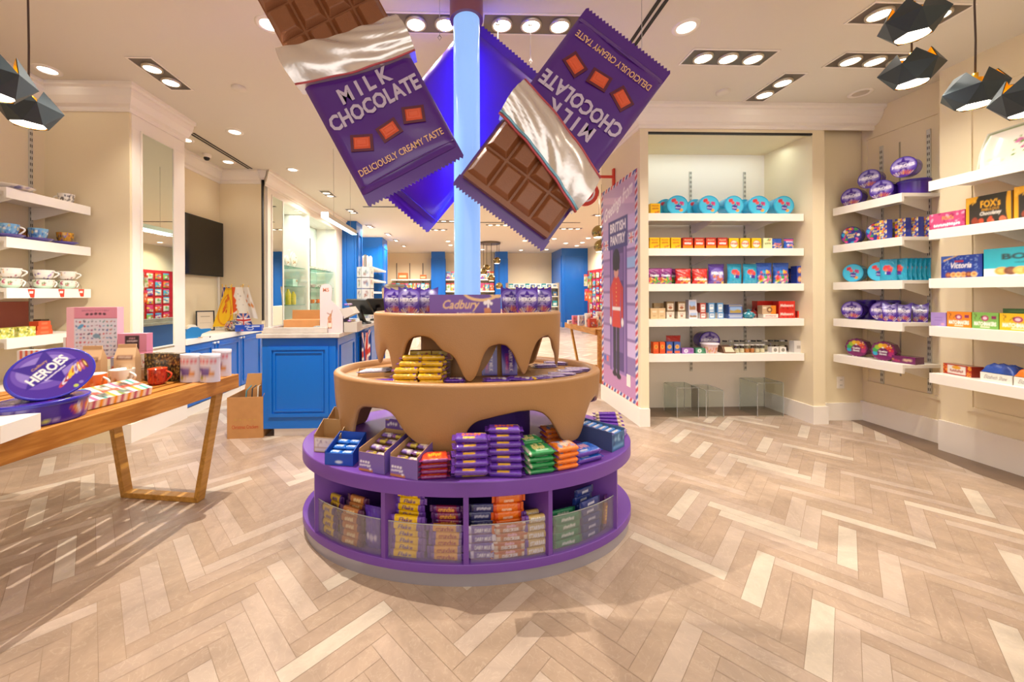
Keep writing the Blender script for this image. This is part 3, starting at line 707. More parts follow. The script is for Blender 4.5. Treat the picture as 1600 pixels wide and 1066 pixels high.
# ---- faceted pendants
def pendant_mesh(seed):
    g = random.Random(seed); n = 6
    rb = [(.072*math.cos(R(60*i)), .072*math.sin(R(60*i)), 0) for i in range(n)]
    rm = [((.132+g.uniform(-.006, .012))*math.cos(R(60*i+30)), (.132+g.uniform(-.006, .012))*math.sin(R(60*i+30)), .085+g.uniform(-.008, .008)) for i in range(n)]
    rt = [(.075*math.cos(R(60*i)), .075*math.sin(R(60*i)), .178) for i in range(n)]
    return rb, rm, rt
def faceted_pendant(x, y, z, rz, seed, label, w=10):
    t = empty('faceted_pendant_light', (x, y, z), (0, 0, rz)); tag(t, label, 'pendant light', 'black and gold faceted pendants')
    rb, rm, rt = pendant_mesh(seed); n = 6; g = random.Random(seed+5)
    tris = []
    for i in range(n):
        j = (i+1) % n
        tris.append((rb[i], rb[j], rm[i])); tris.append((rm[i], rb[j], rm[j]) if True else None)
    # lower band: bottom hexagon to middle ring; upper band: middle ring to top hexagon with openings
    up = []
    for i in range(n):
        j = (i+1) % n
        up.append((rm[i], rt[j], rt[i])); up.append((rm[i], rm[j], rt[j]))
    opened = g.sample(range(n), 3)
    for nm, off, m in (('shell', 1.0, 'pendblack'), ('gold_lining', .965, 'gold')):
        mb = MB()
        def S(p): return (p[0]*off, p[1]*off, (p[2]-.09)*off+.09)
        for k, tr in enumerate(tris): mb.add([S(p) for p in tr], [(0, 1, 2)], m)
        for k, tr in enumerate(up):
            if k//2 in opened and k % 2 == 0: continue
            mb.add([S(p) for p in tr], [(0, 1, 2)], m)
        mb.build(nm, t)
    mb = MB(); mb.cyl(0, 0, .06, .15, .032, .028, 'gold', n=16); mb.tube([(0, 0, .14), (0, 0, .182)], .012, 'gold'); mb.build('lamp_holder', t)
    mb = MB(); mb.lathe([(.064, .006), (.0, .004)], 'lamp', n=24); mb.build('lamp', t)
    L = CEIL-z-.001
    mb = MB(); mb.tube([(0, 0, .17), (.004, 0, .17+(L-.17)*.35), (-.004, 0, .17+(L-.17)*.7), (0, 0, L)], .0045, 'cord', n=8); mb.lathe([(.05, L-.02), (.05, L)], 'black', n=20, cap0=True); mb.build('cord', t)
    spot((x, y, z-.01), w, ang=150)
    return t
PEN = [(1524, 166, 2.0, .2, 1, 'faceted black pendant with gold inside, hanging alone over the near right shelves'), (1425, 132, 2.1, .9, 2, 'lower of the two stacked faceted black pendants'), (1426, 58, 1.9, 1.5, 3, 'upper of the two stacked faceted black pendants, cut by the top edge'),
       (1611, 178, 1.70, .5, 4, 'faceted black pendant cut off by the right edge of the photo'), (45, 196, 2.05, 2.1, 6, 'lower faceted black pendant on a long cord, left side'), (-14, 150, 1.62, .4, 8, 'faceted black pendant cut off by the left edge of the photo')]
for px, py, Y, rz, sd, lab in PEN:
    p = atY(px, py, Y); faceted_pendant(p.x, p.y, p.z, rz, sd, lab)
# ---- suspended cool light bar over the counter
t = empty('linear_pendant_light', (-1.5, 4.9, 2.13)); tag(t, 'slim cool white linear light hung on two wires over the counter', 'pendant light')
mb = MB(); mb.box(-.035, .035, -.6, .6, 0, .055, 'steel'); mb.build('housing', t)
mb = MB(); mb.box(-.034, .034, -.6, .6, -.006, 0, 'coollamp'); mb.box(-.038, .038, -.606, -.6, -.006, .06, 'coollamp'); mb.build('lamp', t)
for yy in (-.3, .4):
    mb = MB(); mb.tube([(0, yy, .055), (0, yy, CEIL-2.131)], .002, 'steel', n=5); mb.build('wire', t)
area_light('counter_light', (-1.5, 4.9, 2.10), (0, 0, 0), .06, 1.2, 14, (.8, .95, 1.0))
# ---- chrome ball pendants far back
def ball(x, y, z, r, parent):
    mb = MB(); mb.lathe([(r*math.sin(PI*k/12+.0001), z+r*math.cos(PI*k/12)) for k in range(10)], 'ballgold', n=20, cx=x, cy=y); mb.lathe([(r*.72, z-r*.70), (0, z-r*.72)], 'lamp', n=16, cx=x, cy=y); return mb.build('ball_shade', parent)
mat('ballgold', '9C8A5C', rough=.15, metal=1)
t = empty('pendant_cluster', (1.06, 12.7, CEIL-.001)); tag(t, 'cluster of five metallic ball pendants on a round ceiling plate at the back', 'pendant light')
mb = MB(); mb.lathe([(.36, 0), (.36, -.06)], 'housing', n=32, cap1=True); mb.build('ceiling_plate', t)
for x, y, dz in ((.24, 0, .62), (-.1, .1, .86), (-.22, -.1, 1.0), (.03, -.2, 1.22), (.3, -.12, 1.48)):
    b_ = ball(x, y, -dz, .125, t); mb = MB(); mb.tube([(x, y, -.05), (x, y, -dz+.12)], .008, 'cord', n=5); mb.build('cord', t)
for px, z, lab in ((936, 2.30, 'upper metallic ball pendant hanging left of the guard poster'), (940, 2.02, 'lower metallic ball pendant hanging left of the guard poster')):
    p = atY(px, 360, 6.3 if z > 2.1 else 6.0); o = empty('ball_pendant_light', (p.x, p.y, z)); tag(o, lab, 'pendant light', 'ball pendants by the partition')
    ball(0, 0, 0, .12, o); mb = MB(); mb.tube([(0, 0, .11), (0, 0, CEIL-z-.001)], .004, 'cord', n=5); mb.build('cord', o)
# light inside the niche and display cases
area_light('niche_light', (2.6, 3.80, 2.765), (R(12), 0, 0), 1.5, .12, 3.2, (.86, 1.0, .95))
area_light('case_light', (-3.0, 7.4, 2.72), (0, 0, 0), .2, 2.2, 6.5, (.86, 1.0, .98))
# ------------------------------------------------------------------ kinds of ware
PUR, GOLDC, RED_, YEL, TEAL, NAVY, KR = '5B2DA0', 'E9B62B', 'D2322A', 'F6C51C', '22A6C8', '1E2E86', 'C59A66'
def reg(key):
    def d(fn): PROTO[key] = fn; return fn
    return d
def box_ware(key, name, cat, w, d, h, cv=None, col='FFFFFF', side=None, top=None, m='card', res=(20, 16), topcv=None, parts=None):
    """a carton standing on its base, its printed face towards -y"""
    def mk():
        mb = MB(); sd = side or col; tp = top or sd
        x0, x1, y0, y1 = -w/2, w/2, -d/2, d/2
        if cv: mb.grid(lambda u, v: (x0+w*u, y0, h*v), res[0], res[1], m, cv, smooth=False)
        else: mb.quad((x0, y0, 0), (x1, y0, 0), (x1, y0, h), (x0, y0, h), m, col)
        mb.quad((x1, y0, 0), (x1, y1, 0), (x1, y1, h), (x1, y0, h), m, sd); mb.quad((x1, y1, 0), (x0, y1, 0), (x0, y1, h), (x1, y1, h), m, sd)
        mb.quad((x0, y1, 0), (x0, y0, 0), (x0, y0, h), (x0, y1, h), m, sd); mb.quad((x0, y0, 0), (x0, y1, 0), (x1, y1, 0), (x1, y0, 0), m, sd)
        if topcv: mb.grid(lambda u, v: (x0+w*u, y0+d*v, h), res[0], res[1], m, topcv, smooth=False)
        else: mb.quad((x0, y0, h), (x1, y0, h), (x1, y1, h), (x0, y1, h), m, tp)
        if parts:
            r = empty(name); tag(r, 'x', cat); mb.build('carton', r); parts(r); return r
        return tag(mb.build(name), 'x', cat)
    PROTO[key] = mk
def pouch_ware(key, name, cat, w, d, h, cv, back, m='wrap', res=(26, 30)):
    """a filled bag standing on its base with a flat sealed top"""
    def mk():
        r = empty(name); tag(r, 'x', cat)
        def prof(u, v, s):
            e = max(0, 1-(2*u-1)**2)**.5; g = min(1, (1-v)/.55)**.7*min(1, .35+v*3)
            cr = .0022*math.sin(40*u+9*v)*e*g+.0015*math.sin(25*v+13*u)
            return (w*(u-.5)*(1-.05*math.sin(PI*v)), s*(d/2*e*g+.0008)+cr, .93*h*v)
        mb = MB(); mb.grid(lambda u, v: prof(u, v, -1), res[0], res[1], m, cv); mb.grid(lambda u, v: prof(u, v, 1), 10, 10, m, col=back, flip=True)
        mb.build('bag', r)
        mb = MB(); n = 14; pts = [(-w/2, .925*h)]+[(w/2, .925*h)]+[(w/2-w*(i/(2*n)), h-(.004 if i % 2 else 0)) for i in range(2*n+1)]
        mb.prism(pts, -.0012, .0012, m, back, axis='y'); mb.build('top_seal', r); return r
    PROTO[key] = mk
def bar_ware(key, name, cat, L, W, T, cv, end, m='wrap', res=(40, 14), fin=.014, jag=6):
    """a flow-wrapped bar lying flat: length along x, printed top"""
    def mk():
        r = empty(name); tag(r, 'x', cat)
        def up(u, v):
            e = min(1, (1-abs(2*u-1))*9)**.5; a = PI*(v)
            y = -math.cos(a); z = math.sin(a)**.6
            wr = .0012*math.sin(60*u+6*v)*(1-e)+.0007*math.sin(33*u+9*v)
            return (L*(u-.5), W/2*y*(.92+.08*e), T*.5+T*.5*(z*e*.98+.02)*(1)+wr*.5)
        def dn(u, v):
            e = min(1, (1-abs(2*u-1))*9)**.5; a = PI*v
            return (L*(u-.5), -W/2*math.cos(a)*(.92+.08*e), T*.5-T*.5*math.sin(a)**.4*e)
        mb = MB(); mb.grid(up, res[0], res[1], m, cv); sidec = cv.sample(.5, .04); k0 = len(mb.c); mb.grid(dn, res[0], 8, m, col=end, flip=True)
        mb.c[k0:] = [cv.sample((i % (res[0]+1))/res[0], .04) for i in range(len(mb.c)-k0)]
        mb.build('wrapper', r)
        for s in (-1, 1):
            x0, x1 = s*L/2*.99, s*(L/2+fin); n = jag; pts = [(x0, -W/2*.92), (x0, W/2*.92)]+[(x1-(.003*s if i % 2 else 0), W/2*.95*(1-i/n)) for i in range(2*n+1)]
            mb = MB(); mb.prism(pts if s > 0 else pts[::-1], T*.5-.0006, T*.5+.0008, m, end); mb.build('crimped_end', r)
        return r
    PROTO[key] = mk
def tub_ware(key, name, cat, rx, ry, h, lidcv, bodycol, lidcol, side=None, n=40, oct=False, m='gloss', res=36):
    """a lidded tub, base at the origin, round, oval or octagonal, printed lid on top"""
    def mk():
        r = empty(name); tag(r, 'x', cat); nn = 8 if oct else n; sm = not oct
        k = 1/math.cos(PI/8) if oct else 1
        mb = MB(); mb.lathe([(.90*k, 0), (.905*k, .002), (.965*k, h*.86)], m, bodycol, nn, sx=rx, sy=ry, cap0=True, cv=side, smooth=sm)
        mb.build('tub', r)
        lid = MB(); lid.lathe([(.975*k, h*.82), (1.0*k, h*.82), (1.0*k, h*.965), (.985*k, h), (.95*k, h), (.93*k, h*.985)], m, lidcol, nn, sx=rx, sy=ry, smooth=sm); lo = lid.build('lid', r)
        mb = MB()
        def disc(u, v):
            a, b = 2*u-1, 2*v-1
            if a == 0 and b == 0: return (0, 0, h*.985)
            if oct:
                rr = max(abs(a), abs(b)); ang = math.atan2(b, a); q = ((ang-PI/8) % (PI/4))-PI/8
                rr = rr/max(abs(math.cos(ang)), abs(math.sin(ang)))*1.0
                R_ = max(abs(a), abs(b)); rad = math.cos(PI/8)/math.cos(q)
                return (rx*.96*k*R_*math.cos(ang)*rad, ry*.96*k*R_*math.sin(ang)*rad, h*.985)
            return (rx*.93*a*math.sqrt(1-b*b/2), ry*.93*b*math.sqrt(1-a*a/2), h*.985)
        class D:
            def sample(s, u, v):
                x, y, _ = disc(u, v); return lidcv.sample(.5+x/rx/2, .5+y/ry/2)
        mb.grid(disc, res, res, m, D(), smooth=False); mb.build('lid_print', lo)
        return r
    PROTO[key] = mk
# ---- designs
def heroes(w, h, portrait=True):
    c = Canvas(w, h, '4A2A94')
    c.ell(w*.5, h*.62, w*.5, h*.36, '6F5AB8'); c.ell(w*.5, h*.62, w*.40, h*.28, '9A8CCB')
    c.star(w*.5, h*.62, h*(.34 if portrait else .42), '3B1C86', sx=w/h*(1.1 if portrait else .62), inner=.5)
    c.text('HEROES', w*.5, h*.56, w*.84, h*.15, 'F4F0FA', bold=.05)
    c.text('Cadbury', w*.5, h*.69, w*.26, h*.06, 'D8C8EC'); c.rect(w*.28, h*.44, w*.72, h*.47, 'C8B8E4')
    g = random.Random(4); cols = ['B8455A', 'E0A040', 'D8D0E0', 'C86A3A', '8A3A8C', 'E6C060', 'B03048', '6A3020']
    for i in range(11):
        x = w*(.12+.076*i); a = (i-5)*.16
        y = h*(.24-.012*(i-5)**2*.5)
        c.ell(x, y, w*.03, h*.12, cols[(i*5) % 8], -a); c.ell(x, y, w*.012, h*.07, cols[(i*3+1) % 8], -a)
    return c
def roses(w, h):
    c = Canvas(w, h, '2BB4DE'); c.ell(w*.5, h*.5, w*.44, h*.44, '49C2E6')
    c.blobs(5, ['D23B44', 'E2525A', 'C02E3A'], w*.24, h*.62, w*.44, h*.78, w*.05, w*.10, 3); c.blobs(4, ['C8387A', 'D8588E'], w*.62, h*.48, w*.78, h*.64, w*.05, w*.08, 5)
    c.blobs(5, ['2C7A52', '1F5F6E'], w*.2, h*.42, w*.8, h*.56, w*.02, w*.04, 6); c.ell(w*.66, h*.24, w*.09, h*.08, 'F0A23C')
    c.poly([(w*.38, h*.28), (w*.62, h*.24), (w*.66, h*.48), (w*.42, h*.52)], '4B2594'); c.text('Roses', w*.52, h*.37, w*.2, h*.08, 'F0E8FA'); return c
def quality(w, h):
    c = Canvas(w, h, '7A1D62')
    for i, cl in enumerate(['2FA2C8', '3FAE5A', '9CC63C', 'F0D030', 'F0A828', 'E8622A', 'D02C4A', 'B82A78']):
        a = PI*1.08-PI*1.16*i/7; c.ell(w*.5+w*.33*math.cos(a), h*.45+h*.34*math.sin(a), w*.12, h*.12, cl)
    c.blobs(16, ['FFE8A0', 'FFFFFF', 'F8C840'], w*.15, h*.4, w*.85, h*.9, w*.01, w*.03, 2)
    c.ell(w*.5, h*.42, w*.24, h*.2, '6A1458'); c.text('Quality', w*.5, h*.47, w*.36, h*.13, 'FFFFFF', bold=.03); c.text('Street', w*.5, h*.34, w*.3, h*.10, 'FFFFFF', bold=.03); return c
def celeb(w, h):
    c = Canvas(w, h, '2A3C9C')
    c.blobs(46, ['F2C72E', 'E8452C', 'E85AA0', 'F8F0E0', '3FA84C', 'F08A2C', '30A8D8', 'C83A8A'], w*.08, h*.08, w*.92, h*.92, w*.05, w*.1, 9)
    c.ell(w*.5, h*.48, w*.27, h*.2, '2C48A8'); c.text('~RETRO', w*.5, h*.54, w*.4, h*.13, 'F8E08C', bold=.05); c.text('~MIX', w*.5, h*.41, w*.3, h*.12, 'F8E08C', bold=.05); return c
tub_ware('heroes_round', 'confectionery_tub', 'tub', .108, .098, .13, heroes(40, 40, False), '4B2C9A', '3E2392')
tub_ware('roses_round', 'confectionery_tub', 'tub', .104, .097, .12, roses(40, 40), '28A8D4', '2AA9D6')
tub_ware('mix_round', 'confectionery_tub', 'tub', .104, .097, .10, celeb(40, 40), '2C3CA0', '3A2E94')
tub_ware('quality_oct', 'octagonal_tin', 'tin', .105, .095, .12, quality(44, 44), '6A1A5C', '74205F', oct=True)
def bodyheroes():
    c = Canvas(90, 22, '46289A'); c.ell(22, 11, 13, 9, '8C80C4'); c.star(22, 12, 9, '3B1C86', sx=1.3); c.text('HEROES', 22, 9, 22, 5, 'FFFFFF', bold=.05)
    c.ell(40, 5, 2.6, 2, 'C8D060'); c.ell(46, 5, 2.6, 2, '9C8CC8')
    for i in range(9): c.ell(58+i*2.6, 11+(4-(i-4)**2*.2)*.6, 1.7, 6, ['B8455A', 'E0A040', 'D8D0E0', 'C86A3A', '8A3A8C'][i % 5], (4-i)*.12)
    return c
def heroes_big():
    c = Canvas(110, 84, '4B2A9C'); c.ell(50, 50, 40, 30, '6A4CB2'); c.ell(50, 52, 34, 22, '8E78C8')
    c.star(50, 50, 34, '3C2290', sx=1.25, inner=.46, rot=.25); c.text('HEROES', 52, 50, 60, 14, 'F6F2EC', rot=.42, bold=.03); c.text('Cadbury', 46, 60, 24, 5, 'C8985A', rot=.42)
    c.text('~GREAT CHOCOLATE', 58, 41, 34, 3, 'E8E0F4', rot=.42)
    for i in range(9):
        a = .5-(i-4)*.14; x = 60+i*4.6; y = 20+i*2.6+(4-abs(i-4))*1.2; c.ell(x, y, 2.8, 9, ['C84858', 'D8D0E0', 'A02840', 'F0A838', 'F0C040', 'C8C0D8', 'D89030', 'B04A70', '7C3A20'][i], -a*.9); c.ell(x, y, 1.2, 5, ['5A2A20', 'B03858', 'E8E0E8', 'D8D040', 'A84028', '7A4AA0', 'F0E0C0', 'E0A0B0', 'E8C878'][i], -a*.9)
    c.ell(72, 9, 3.2, 2.6, 'C0CC5A'); c.ell(80, 12, 3, 2.4, '8C7AC4'); return c
tub_ware('heroes_big', 'confectionery_tub', 'tub', .175, .135, .088, heroes_big(), '46289A', '3730B0', side=bodyheroes(), n=120, res=110)
_hc = heroes(40, 56)
def carton_flare(key, name, cat, w, d, h, cv, side):
    """flared carton with a scooped top edge, as of a shared bag-box"""
    def mk():
        mb = MB()
        def fr(u, v, s):
            ww = w*(.84+.16*v); return ((u-.5)*ww, s*d/2*(.8+.2*math.sin(PI*min(1, (1-v)*1.2)))*min(1, (1-v)*2.2+.06), h*v-(.012*math.sin(PI*u)*v**4)*1.6)
        mb.grid(lambda u, v: fr(u, v, -1), 30, 36, 'gloss', cv); mb.grid(lambda u, v: fr(u, v, 1), 8, 12, 'gloss', col=side, flip=True)
        for u in (0, 1): mb.grid(lambda a, b, u=u: tuple(p*(1-a)+q*a for p, q in zip(fr(u, b, -1), fr(u, b, 1))), 2, 12, 'gloss', col=side, flip=not u)
        return tag(mb.build(name), 'x', cat)
    PROTO[key] = mk
carton_flare('heroes_carton', 'sweet_carton', 'carton', .118, .06, .158, _hc, '4A2A94')
def stripes(w, h, cols, vert=True):
    c = Canvas(w, h, cols[0]); n = len(cols)
    for i in range(n): c.rect(*( (w*i/n, 0, w*(i+1)/n, h) if vert else (0, h*i/n, w, h*(i+1)/n)), cols[i])
    return c
# bar wraps (canvas: x along the bar, y around it)
def wrap(base, word, tc, end=None, w=56, h=20, extra=None, fs=.62, fh=.42, bold=.03, skew=0, y=.5):
    c = Canvas(w, h, base)
    if end: c.rect(0, 0, w*.14, h, end); c.rect(w*.86, 0, w, h, end)
    if extra: extra(c, w, h)
    if word: c.text(word, w*.5, h*y, w*fs, h*fh, tc, bold=bold, skew=skew)
    return c
bar_ware('flake', 'yellow_bar', 'chocolate bar', .145, .030, .022, wrap('F2C400', 'Flake', '5A2A86', '6B3FA8', skew=.3, fs=.42), '6B3FA8')
bar_ware('crunchie', 'honeycomb_bar', 'chocolate bar', .140, .030, .022, wrap('E9A63A', 'crunchie', 'A3283A', '6B3FA8', fs=.56, fh=.5), '6B3FA8')
bar_ware('crunchie_red', 'honeycomb_bar', 'chocolate bar', .140, .030, .022, wrap('8C1E4E', 'crunchie', 'F0B040', '5A2470', fs=.56, fh=.5), '5A2470')
bar_ware('milkbar', 'milk_chocolate_bar', 'chocolate bar', .140, .036, .020, wrap('5A34A4', 'DAIRY MILK', 'FFFFFF', 'D8D0E4', fs=.5, fh=.3, extra=lambda c, w, h: (c.rect(0, 0, w, h*.2, 'C05A50'), c.ell(w*.82, h*.55, w*.05, h*.3, 'F0ECF4'))), 'B9B0D0')
bar_ware('decker', 'nougat_bar', 'chocolate bar', .145, .036, .024, wrap('C77A3E', 'DECKER', 'FFFFFF', 'EBD6C0', fs=.5, fh=.34, bold=.05, y=.38, extra=lambda c, w, h: (c.rect(0, h*.6, w, h*.8, 'B85A28'), c.text('double', w*.5, h*.7, w*.3, h*.24, 'F2C0D8', bold=.04))), 'D86A1E')
bar_ware('decker_orange', 'nougat_bar', 'chocolate bar', .145, .036, .026, wrap('F07818', 'DECKER', 'FFE8D0', 'D8501C', fs=.34, fh=.3, y=.3), 'E06018')
bar_ware('starbar', 'peanut_bar', 'chocolate bar', .120, .034, .024, wrap('C8A860', 'STARBAR', 'FFFFFF', '6B3FA8', fs=.6, fh=.42, bold=.05), '8A5AA8')
bar_ware('starbar_yellow', 'peanut_bar', 'chocolate bar', .120, .034, .024, wrap('E8B830', 'STARBAR', 'F8F0D0', 'B07A30', fs=.6, fh=.4), 'B07A30')
bar_ware('wispa_gold', 'aerated_bar', 'chocolate bar', .10, .034, .024, wrap('D8B22C', '~twirl', '4A2470', '4A2470', fs=.4), '4A2470')
bar_ware('wispa_brown', 'aerated_bar', 'chocolate bar', .12, .034, .024, wrap('B8743C', '~Wispa', 'F0D8A0', '5A2450', fs=.4), '4A2450')
bar_ware('darkbar', 'dark_blue_bar', 'chocolate bar', .14, .036, .018, wrap('3A3C74', '~BOURNVILLE', 'C8C8DC', '24284E', fs=.5, fh=.26), '24284E')
bar_ware('green_fruit', 'green_bar', 'chocolate bar', .135, .036, .022, wrap('2F8A62', '~Fruit & Nut', 'EAF4EC', None, fs=.5, fh=.3), '2F7A5A')
bar_ware('navy', 'navy_bar', 'chocolate bar', .115, .036, .018, wrap('243A86', '~snack', 'D8DCF0', None, fs=.4, fh=.26), '1C2C6C')
bar_ware('goldbrown', 'gold_brown_bar', 'chocolate bar', .14, .026, .02, wrap('A05A3C', '~BOOST', 'F0B840', '5A2A70', fs=.5, fh=.5), '5A2A70')
bar_ware('orange_red', 'orange_bar', 'chocolate bar', .14, .036, .022, wrap('D8401C', '~Orange', 'F8D8B0', None, fs=.4, fh=.3), 'C03A20')
# tablets (flat bars)
def tabcv(base, word, tc, extra=None, w=48, h=24, fs=.5, fh=.3, x=.5, y=.5):
    c = Canvas(w, h, base)
    if extra: extra(c, w, h)
    c.text(word, w*x, h*y, w*fs, h*fh, tc, bold=.03); return c
bar_ware('tab_purple', 'milk_chocolate_tablet', 'chocolate bar', .20, .09, .013, tabcv('5A2CA8', 'DAIRY MILK', 'E8D8B8', lambda c, w, h: (c.ell(w*.8, h*.4, w*.09, h*.2, 'E8E0EC'), c.rect(w*.12, h*.62, w*.5, h*.74, 'C83A6A'))), '5A2CA8', res=(30, 16))
bar_ware('tab_red', 'red_orange_bar_pack', 'chocolate bar pack', .135, .115, .022, tabcv('E8431E', '~CRUNCH', 'F8C030', lambda c, w, h: (c.ell(w*.5, h*.55, w*.3, h*.42, 'F0641E'), c.ell(w*.5, h*.55, w*.24, h*.3, 'E03A1A'), c.rect(0, 0, w, h*.16, '7A1E70')), h=36), '8A1E5A', res=(30, 20))
bar_ware('tab_wisp', 'purple_yellow_multipack', 'chocolate bar pack', .15, .09, .028, tabcv('6030A8', '~Wispa', 'E86A3A', lambda c, w, h: (c.rect(w*.25, h*.12, w*.62, h*.3, 'E8B028'), c.rect(w*.62, h*.62, w*.95, h*.84, 'F0CC20')), y=.52, fs=.6), '54288F', res=(30, 18))
bar_ware('tab_gold', 'gold_yellow_multipack', 'chocolate bar pack', .15, .09, .026, tabcv('A88A3C', '~Wispa', 'D84A20', lambda c, w, h: (c.rect(w*.6, h*.6, w*.95, h*.85, 'F0C820'), c.rect(0, 0, w*.24, h, '5A3298')), y=.45, fs=.55), '5A3298', res=(30, 18))
bar_ware('tab_green', 'green_bar_pack', 'chocolate bar pack', .15, .115, .026, tabcv('1F8A4A', '~KINDER', 'E8D88C', lambda c, w, h: (c.blobs(9, ['D8C870', 'E8DC98'], w*.25, h*.55, w*.75, h*.75, 1, 3, 4), c.rect(w*.3, h*.24, w*.8, h*.3, 'BFE0C8'), c.rect(0, 0, w*.06, h, 'D8D8C0')), h=36, y=.45), '1E7A44', res=(30, 20))
bar_ware('tab_orange', 'orange_bar_pack', 'chocolate bar pack', .15, .10, .026, tabcv('F08028', '~Fudge', 'F8E8D8', lambda c, w, h: (c.blobs(14, ['B8A0C8', '8C9CC8', 'F0D0B0', 'E05020'], w*.1, h*.3, w*.9, h*.95, 2, 6, 8)), h=30), '6A34A8', res=(30, 18))
bar_ware('tab_blue', 'blue_bar_pack', 'chocolate bar pack', .19, .13, .030, tabcv('1F60C8', '~Oreo', 'E8A8B8', lambda c, w, h: (c.rect(0, 0, w, h*.12, '5A30A8'), c.ell(w*.3, h*.78, w*.12, h*.06, 'D87A8A'), c.ell(w*.8, h*.7, w*.09, h*.1, '3C8AE0'), c.rect(w*.2, h*.24, w*.5, h*.3, 'F0F0F8')), h=32, fs=.4), '1848A8', res=(30, 18))
bar_ware('goldbag', 'gold_bar', 'chocolate bar', .115, .034, .020, wrap('E3B21C', 'Flake', '4A2A7A', None, fs=.34, fh=.3, extra=lambda c, w, h: c.ell(w*.88, h*.5, w*.07, h*.3, '6A3A94')), '7A4A90', m='wrap')
bar_ware('tab_silver', 'striped_foil_bar', 'chocolate bar', .17, .07, .010, stripes(24, 8, ['8A70B8', 'C8BED4', '6A50A0', 'D8D0DC', '9A88C0'], False), '8A80A8')
bar_ware('purplestick', 'plain_purple_bar', 'chocolate bar', .14, .03, .018, wrap('6A2EB4', '', 'FFFFFF', 'E0C8A0'), '5A28A0')
def tab_stand():
    c = Canvas(30, 56, '4A2AA4'); c.rect(6, 4, 14, 40, '7A2A9C'); c.text('DAIRY MILK', 18, 26, 38, 7, 'E8D8F0', rot=-PI/2, bold=.03); c.rect(20, 46, 28, 54, 'C8B8E8'); c.text('Cadbury', 10, 22, 24, 5, 'E84A8A', rot=-PI/2); return c
box_ware('tab_stand', 'upright_chocolate_tablet', 'chocolate bar', .085, .014, .17, tab_stand(), side='3E2394', m='gloss', res=(22, 40))
# Dairy milk gift box on top
def dairy():
    c = Canvas(110, 32, '5A2496'); c.ell(30, 20, 40, 26, '64289E')
    c.ring(80, 38, 30, 16, 4, 'E8BE86'); c.ring(104, 36, 12, 9, 3.4, 'E8BE86')
    c.text('Cadbury', 48, 16, 56, 17, 'E8BE86', bold=.015, skew=.32); c.text('DAIRY MILK', 56, 3.2, 28, 5, 'F4EEF8', bold=.06)
    c.ell(86, 20, 3, 3, 'F4EEF8'); c.ell(91, 22, 3, 3, 'F4EEF8'); c.ell(95, 19, 2.4, 2.4, 'F4EEF8'); c.rect(89, 10, 92, 20, 'F4EEF8'); c.poly([(84, 12), (92, 13), (96, 9), (93, 0), (85, 0)], 'C8783C'); return c
box_ware('dairy_box', 'chocolate_gift_box', 'box', .366, .07, .101, dairy(), side='4E1F88', m='gloss', res=(110, 32))
# cartons of the niche
def sweetbox(base, words, tcol, extra=None, w=18, h=20):
    c = Canvas(w, h, base)
    if extra: extra(c, w, h)
    for (t, y, fs, fh, col) in words: c.text(t, w*.5, h*y, w*fs, h*fh, col, bold=.04)
    return c
box_ware('box_yellow', 'yellow_sweet_carton', 'carton', .096, .05, .112, sweetbox('F2BE18', [('Maynards', .78, .7, .14, 'C03020'), ('~FRUITS', .55, .7, .18, 'B84A1C')], 0, lambda c, w, h: c.blobs(9, ['6AA03C', 'E06A2C', 'D8C840'], 2, 1, w-2, h*.32, 1, 2, 2)), side='E0A812', m='gloss', res=(18, 20))
box_ware('box_red', 'red_sweet_carton', 'carton', .098, .05, .112, sweetbox('D8401E', [('Maynards', .78, .7, .14, 'F8C8A0'), ('~GUMS', .5, .7, .2, 'FFFFFF')], 0, lambda c, w, h: (c.rect(0, h*.7, w, h, 'B02A20'), c.rect(0, 0, w, h*.3, 'F08820'))), side='A82818', m='gloss', res=(18, 20))
box_ware('box_circle', 'yellow_sweet_carton', 'carton', .096, .05, .108, sweetbox('F6C41E', [('~Barratt', .5, .7, .26, 'D83A24')], 0, lambda c, w, h: (c.ell(w*.5, h*.45, w*.42, h*.36, 'E84A2A'), c.ell(w*.5, h*.45, w*.36, h*.3, 'F8E8D0'))), side='E0A812', m='gloss', res=(18, 20))
box_ware('box_pale', 'pale_green_sweet_carton', 'carton', .09, .05, .108, sweetbox('E4E6B0', [('~VEGAN', .5, .7, .2, '7A7A30')], 0, lambda c, w, h: c.blobs(5, ['E06A3C', '6AA03C'], 3, h*.75, w-3, h*.9, 1, 2, 2)), side='D0D498', res=(18, 20))
def bagcv(base, words, blobs=None, w=26, h=28, dome=None):
    c = Canvas(w, h, base); c.rect(0, h*.9, w, h, base)
    if dome: c.ell(w*.5, h*.45, w*.45, h*.38, dome)
    if blobs: c.blobs(blobs[1], blobs[0], w*.1, h*.05, w*.9, h*.42, 1, w*.12, 3)
    for (t, y, fs, fh, col) in words: c.text(t, w*.5, h*y, w*fs, h*fh, col, bold=.05)
    return c
pouch_ware('bag_magenta', 'magenta_sweet_bag', 'bag', .13, .06, .16, bagcv('9A2286', [('Quality', .55, .7, .16, 'FFFFFF')], (['F0C030', 'F07A28', '5AB04A', 'E8E0A0', 'D83A5A'], 26), dome='7A1A74'), '8A1E78')
pouch_ware('bag_red', 'red_sweet_bag', 'bag', .155, .07, .155, bagcv('CC2018', [('~CELEBRATE', .3, .84, .18, 'FFFFFF')], (['F0C030', 'F8E8D0', '8A1410'], 16), dome='D8301C'), 'B81C18')
pouch_ware('bag_purple', 'purple_sweet_bag', 'bag', .16, .07, .20, bagcv('53309C', [('HEROES', .56, .78, .16, 'FFFFFF')], (['D06A4A', 'E0B050', 'C8B8E0'], 16), dome='7A64BC'), '46288C')
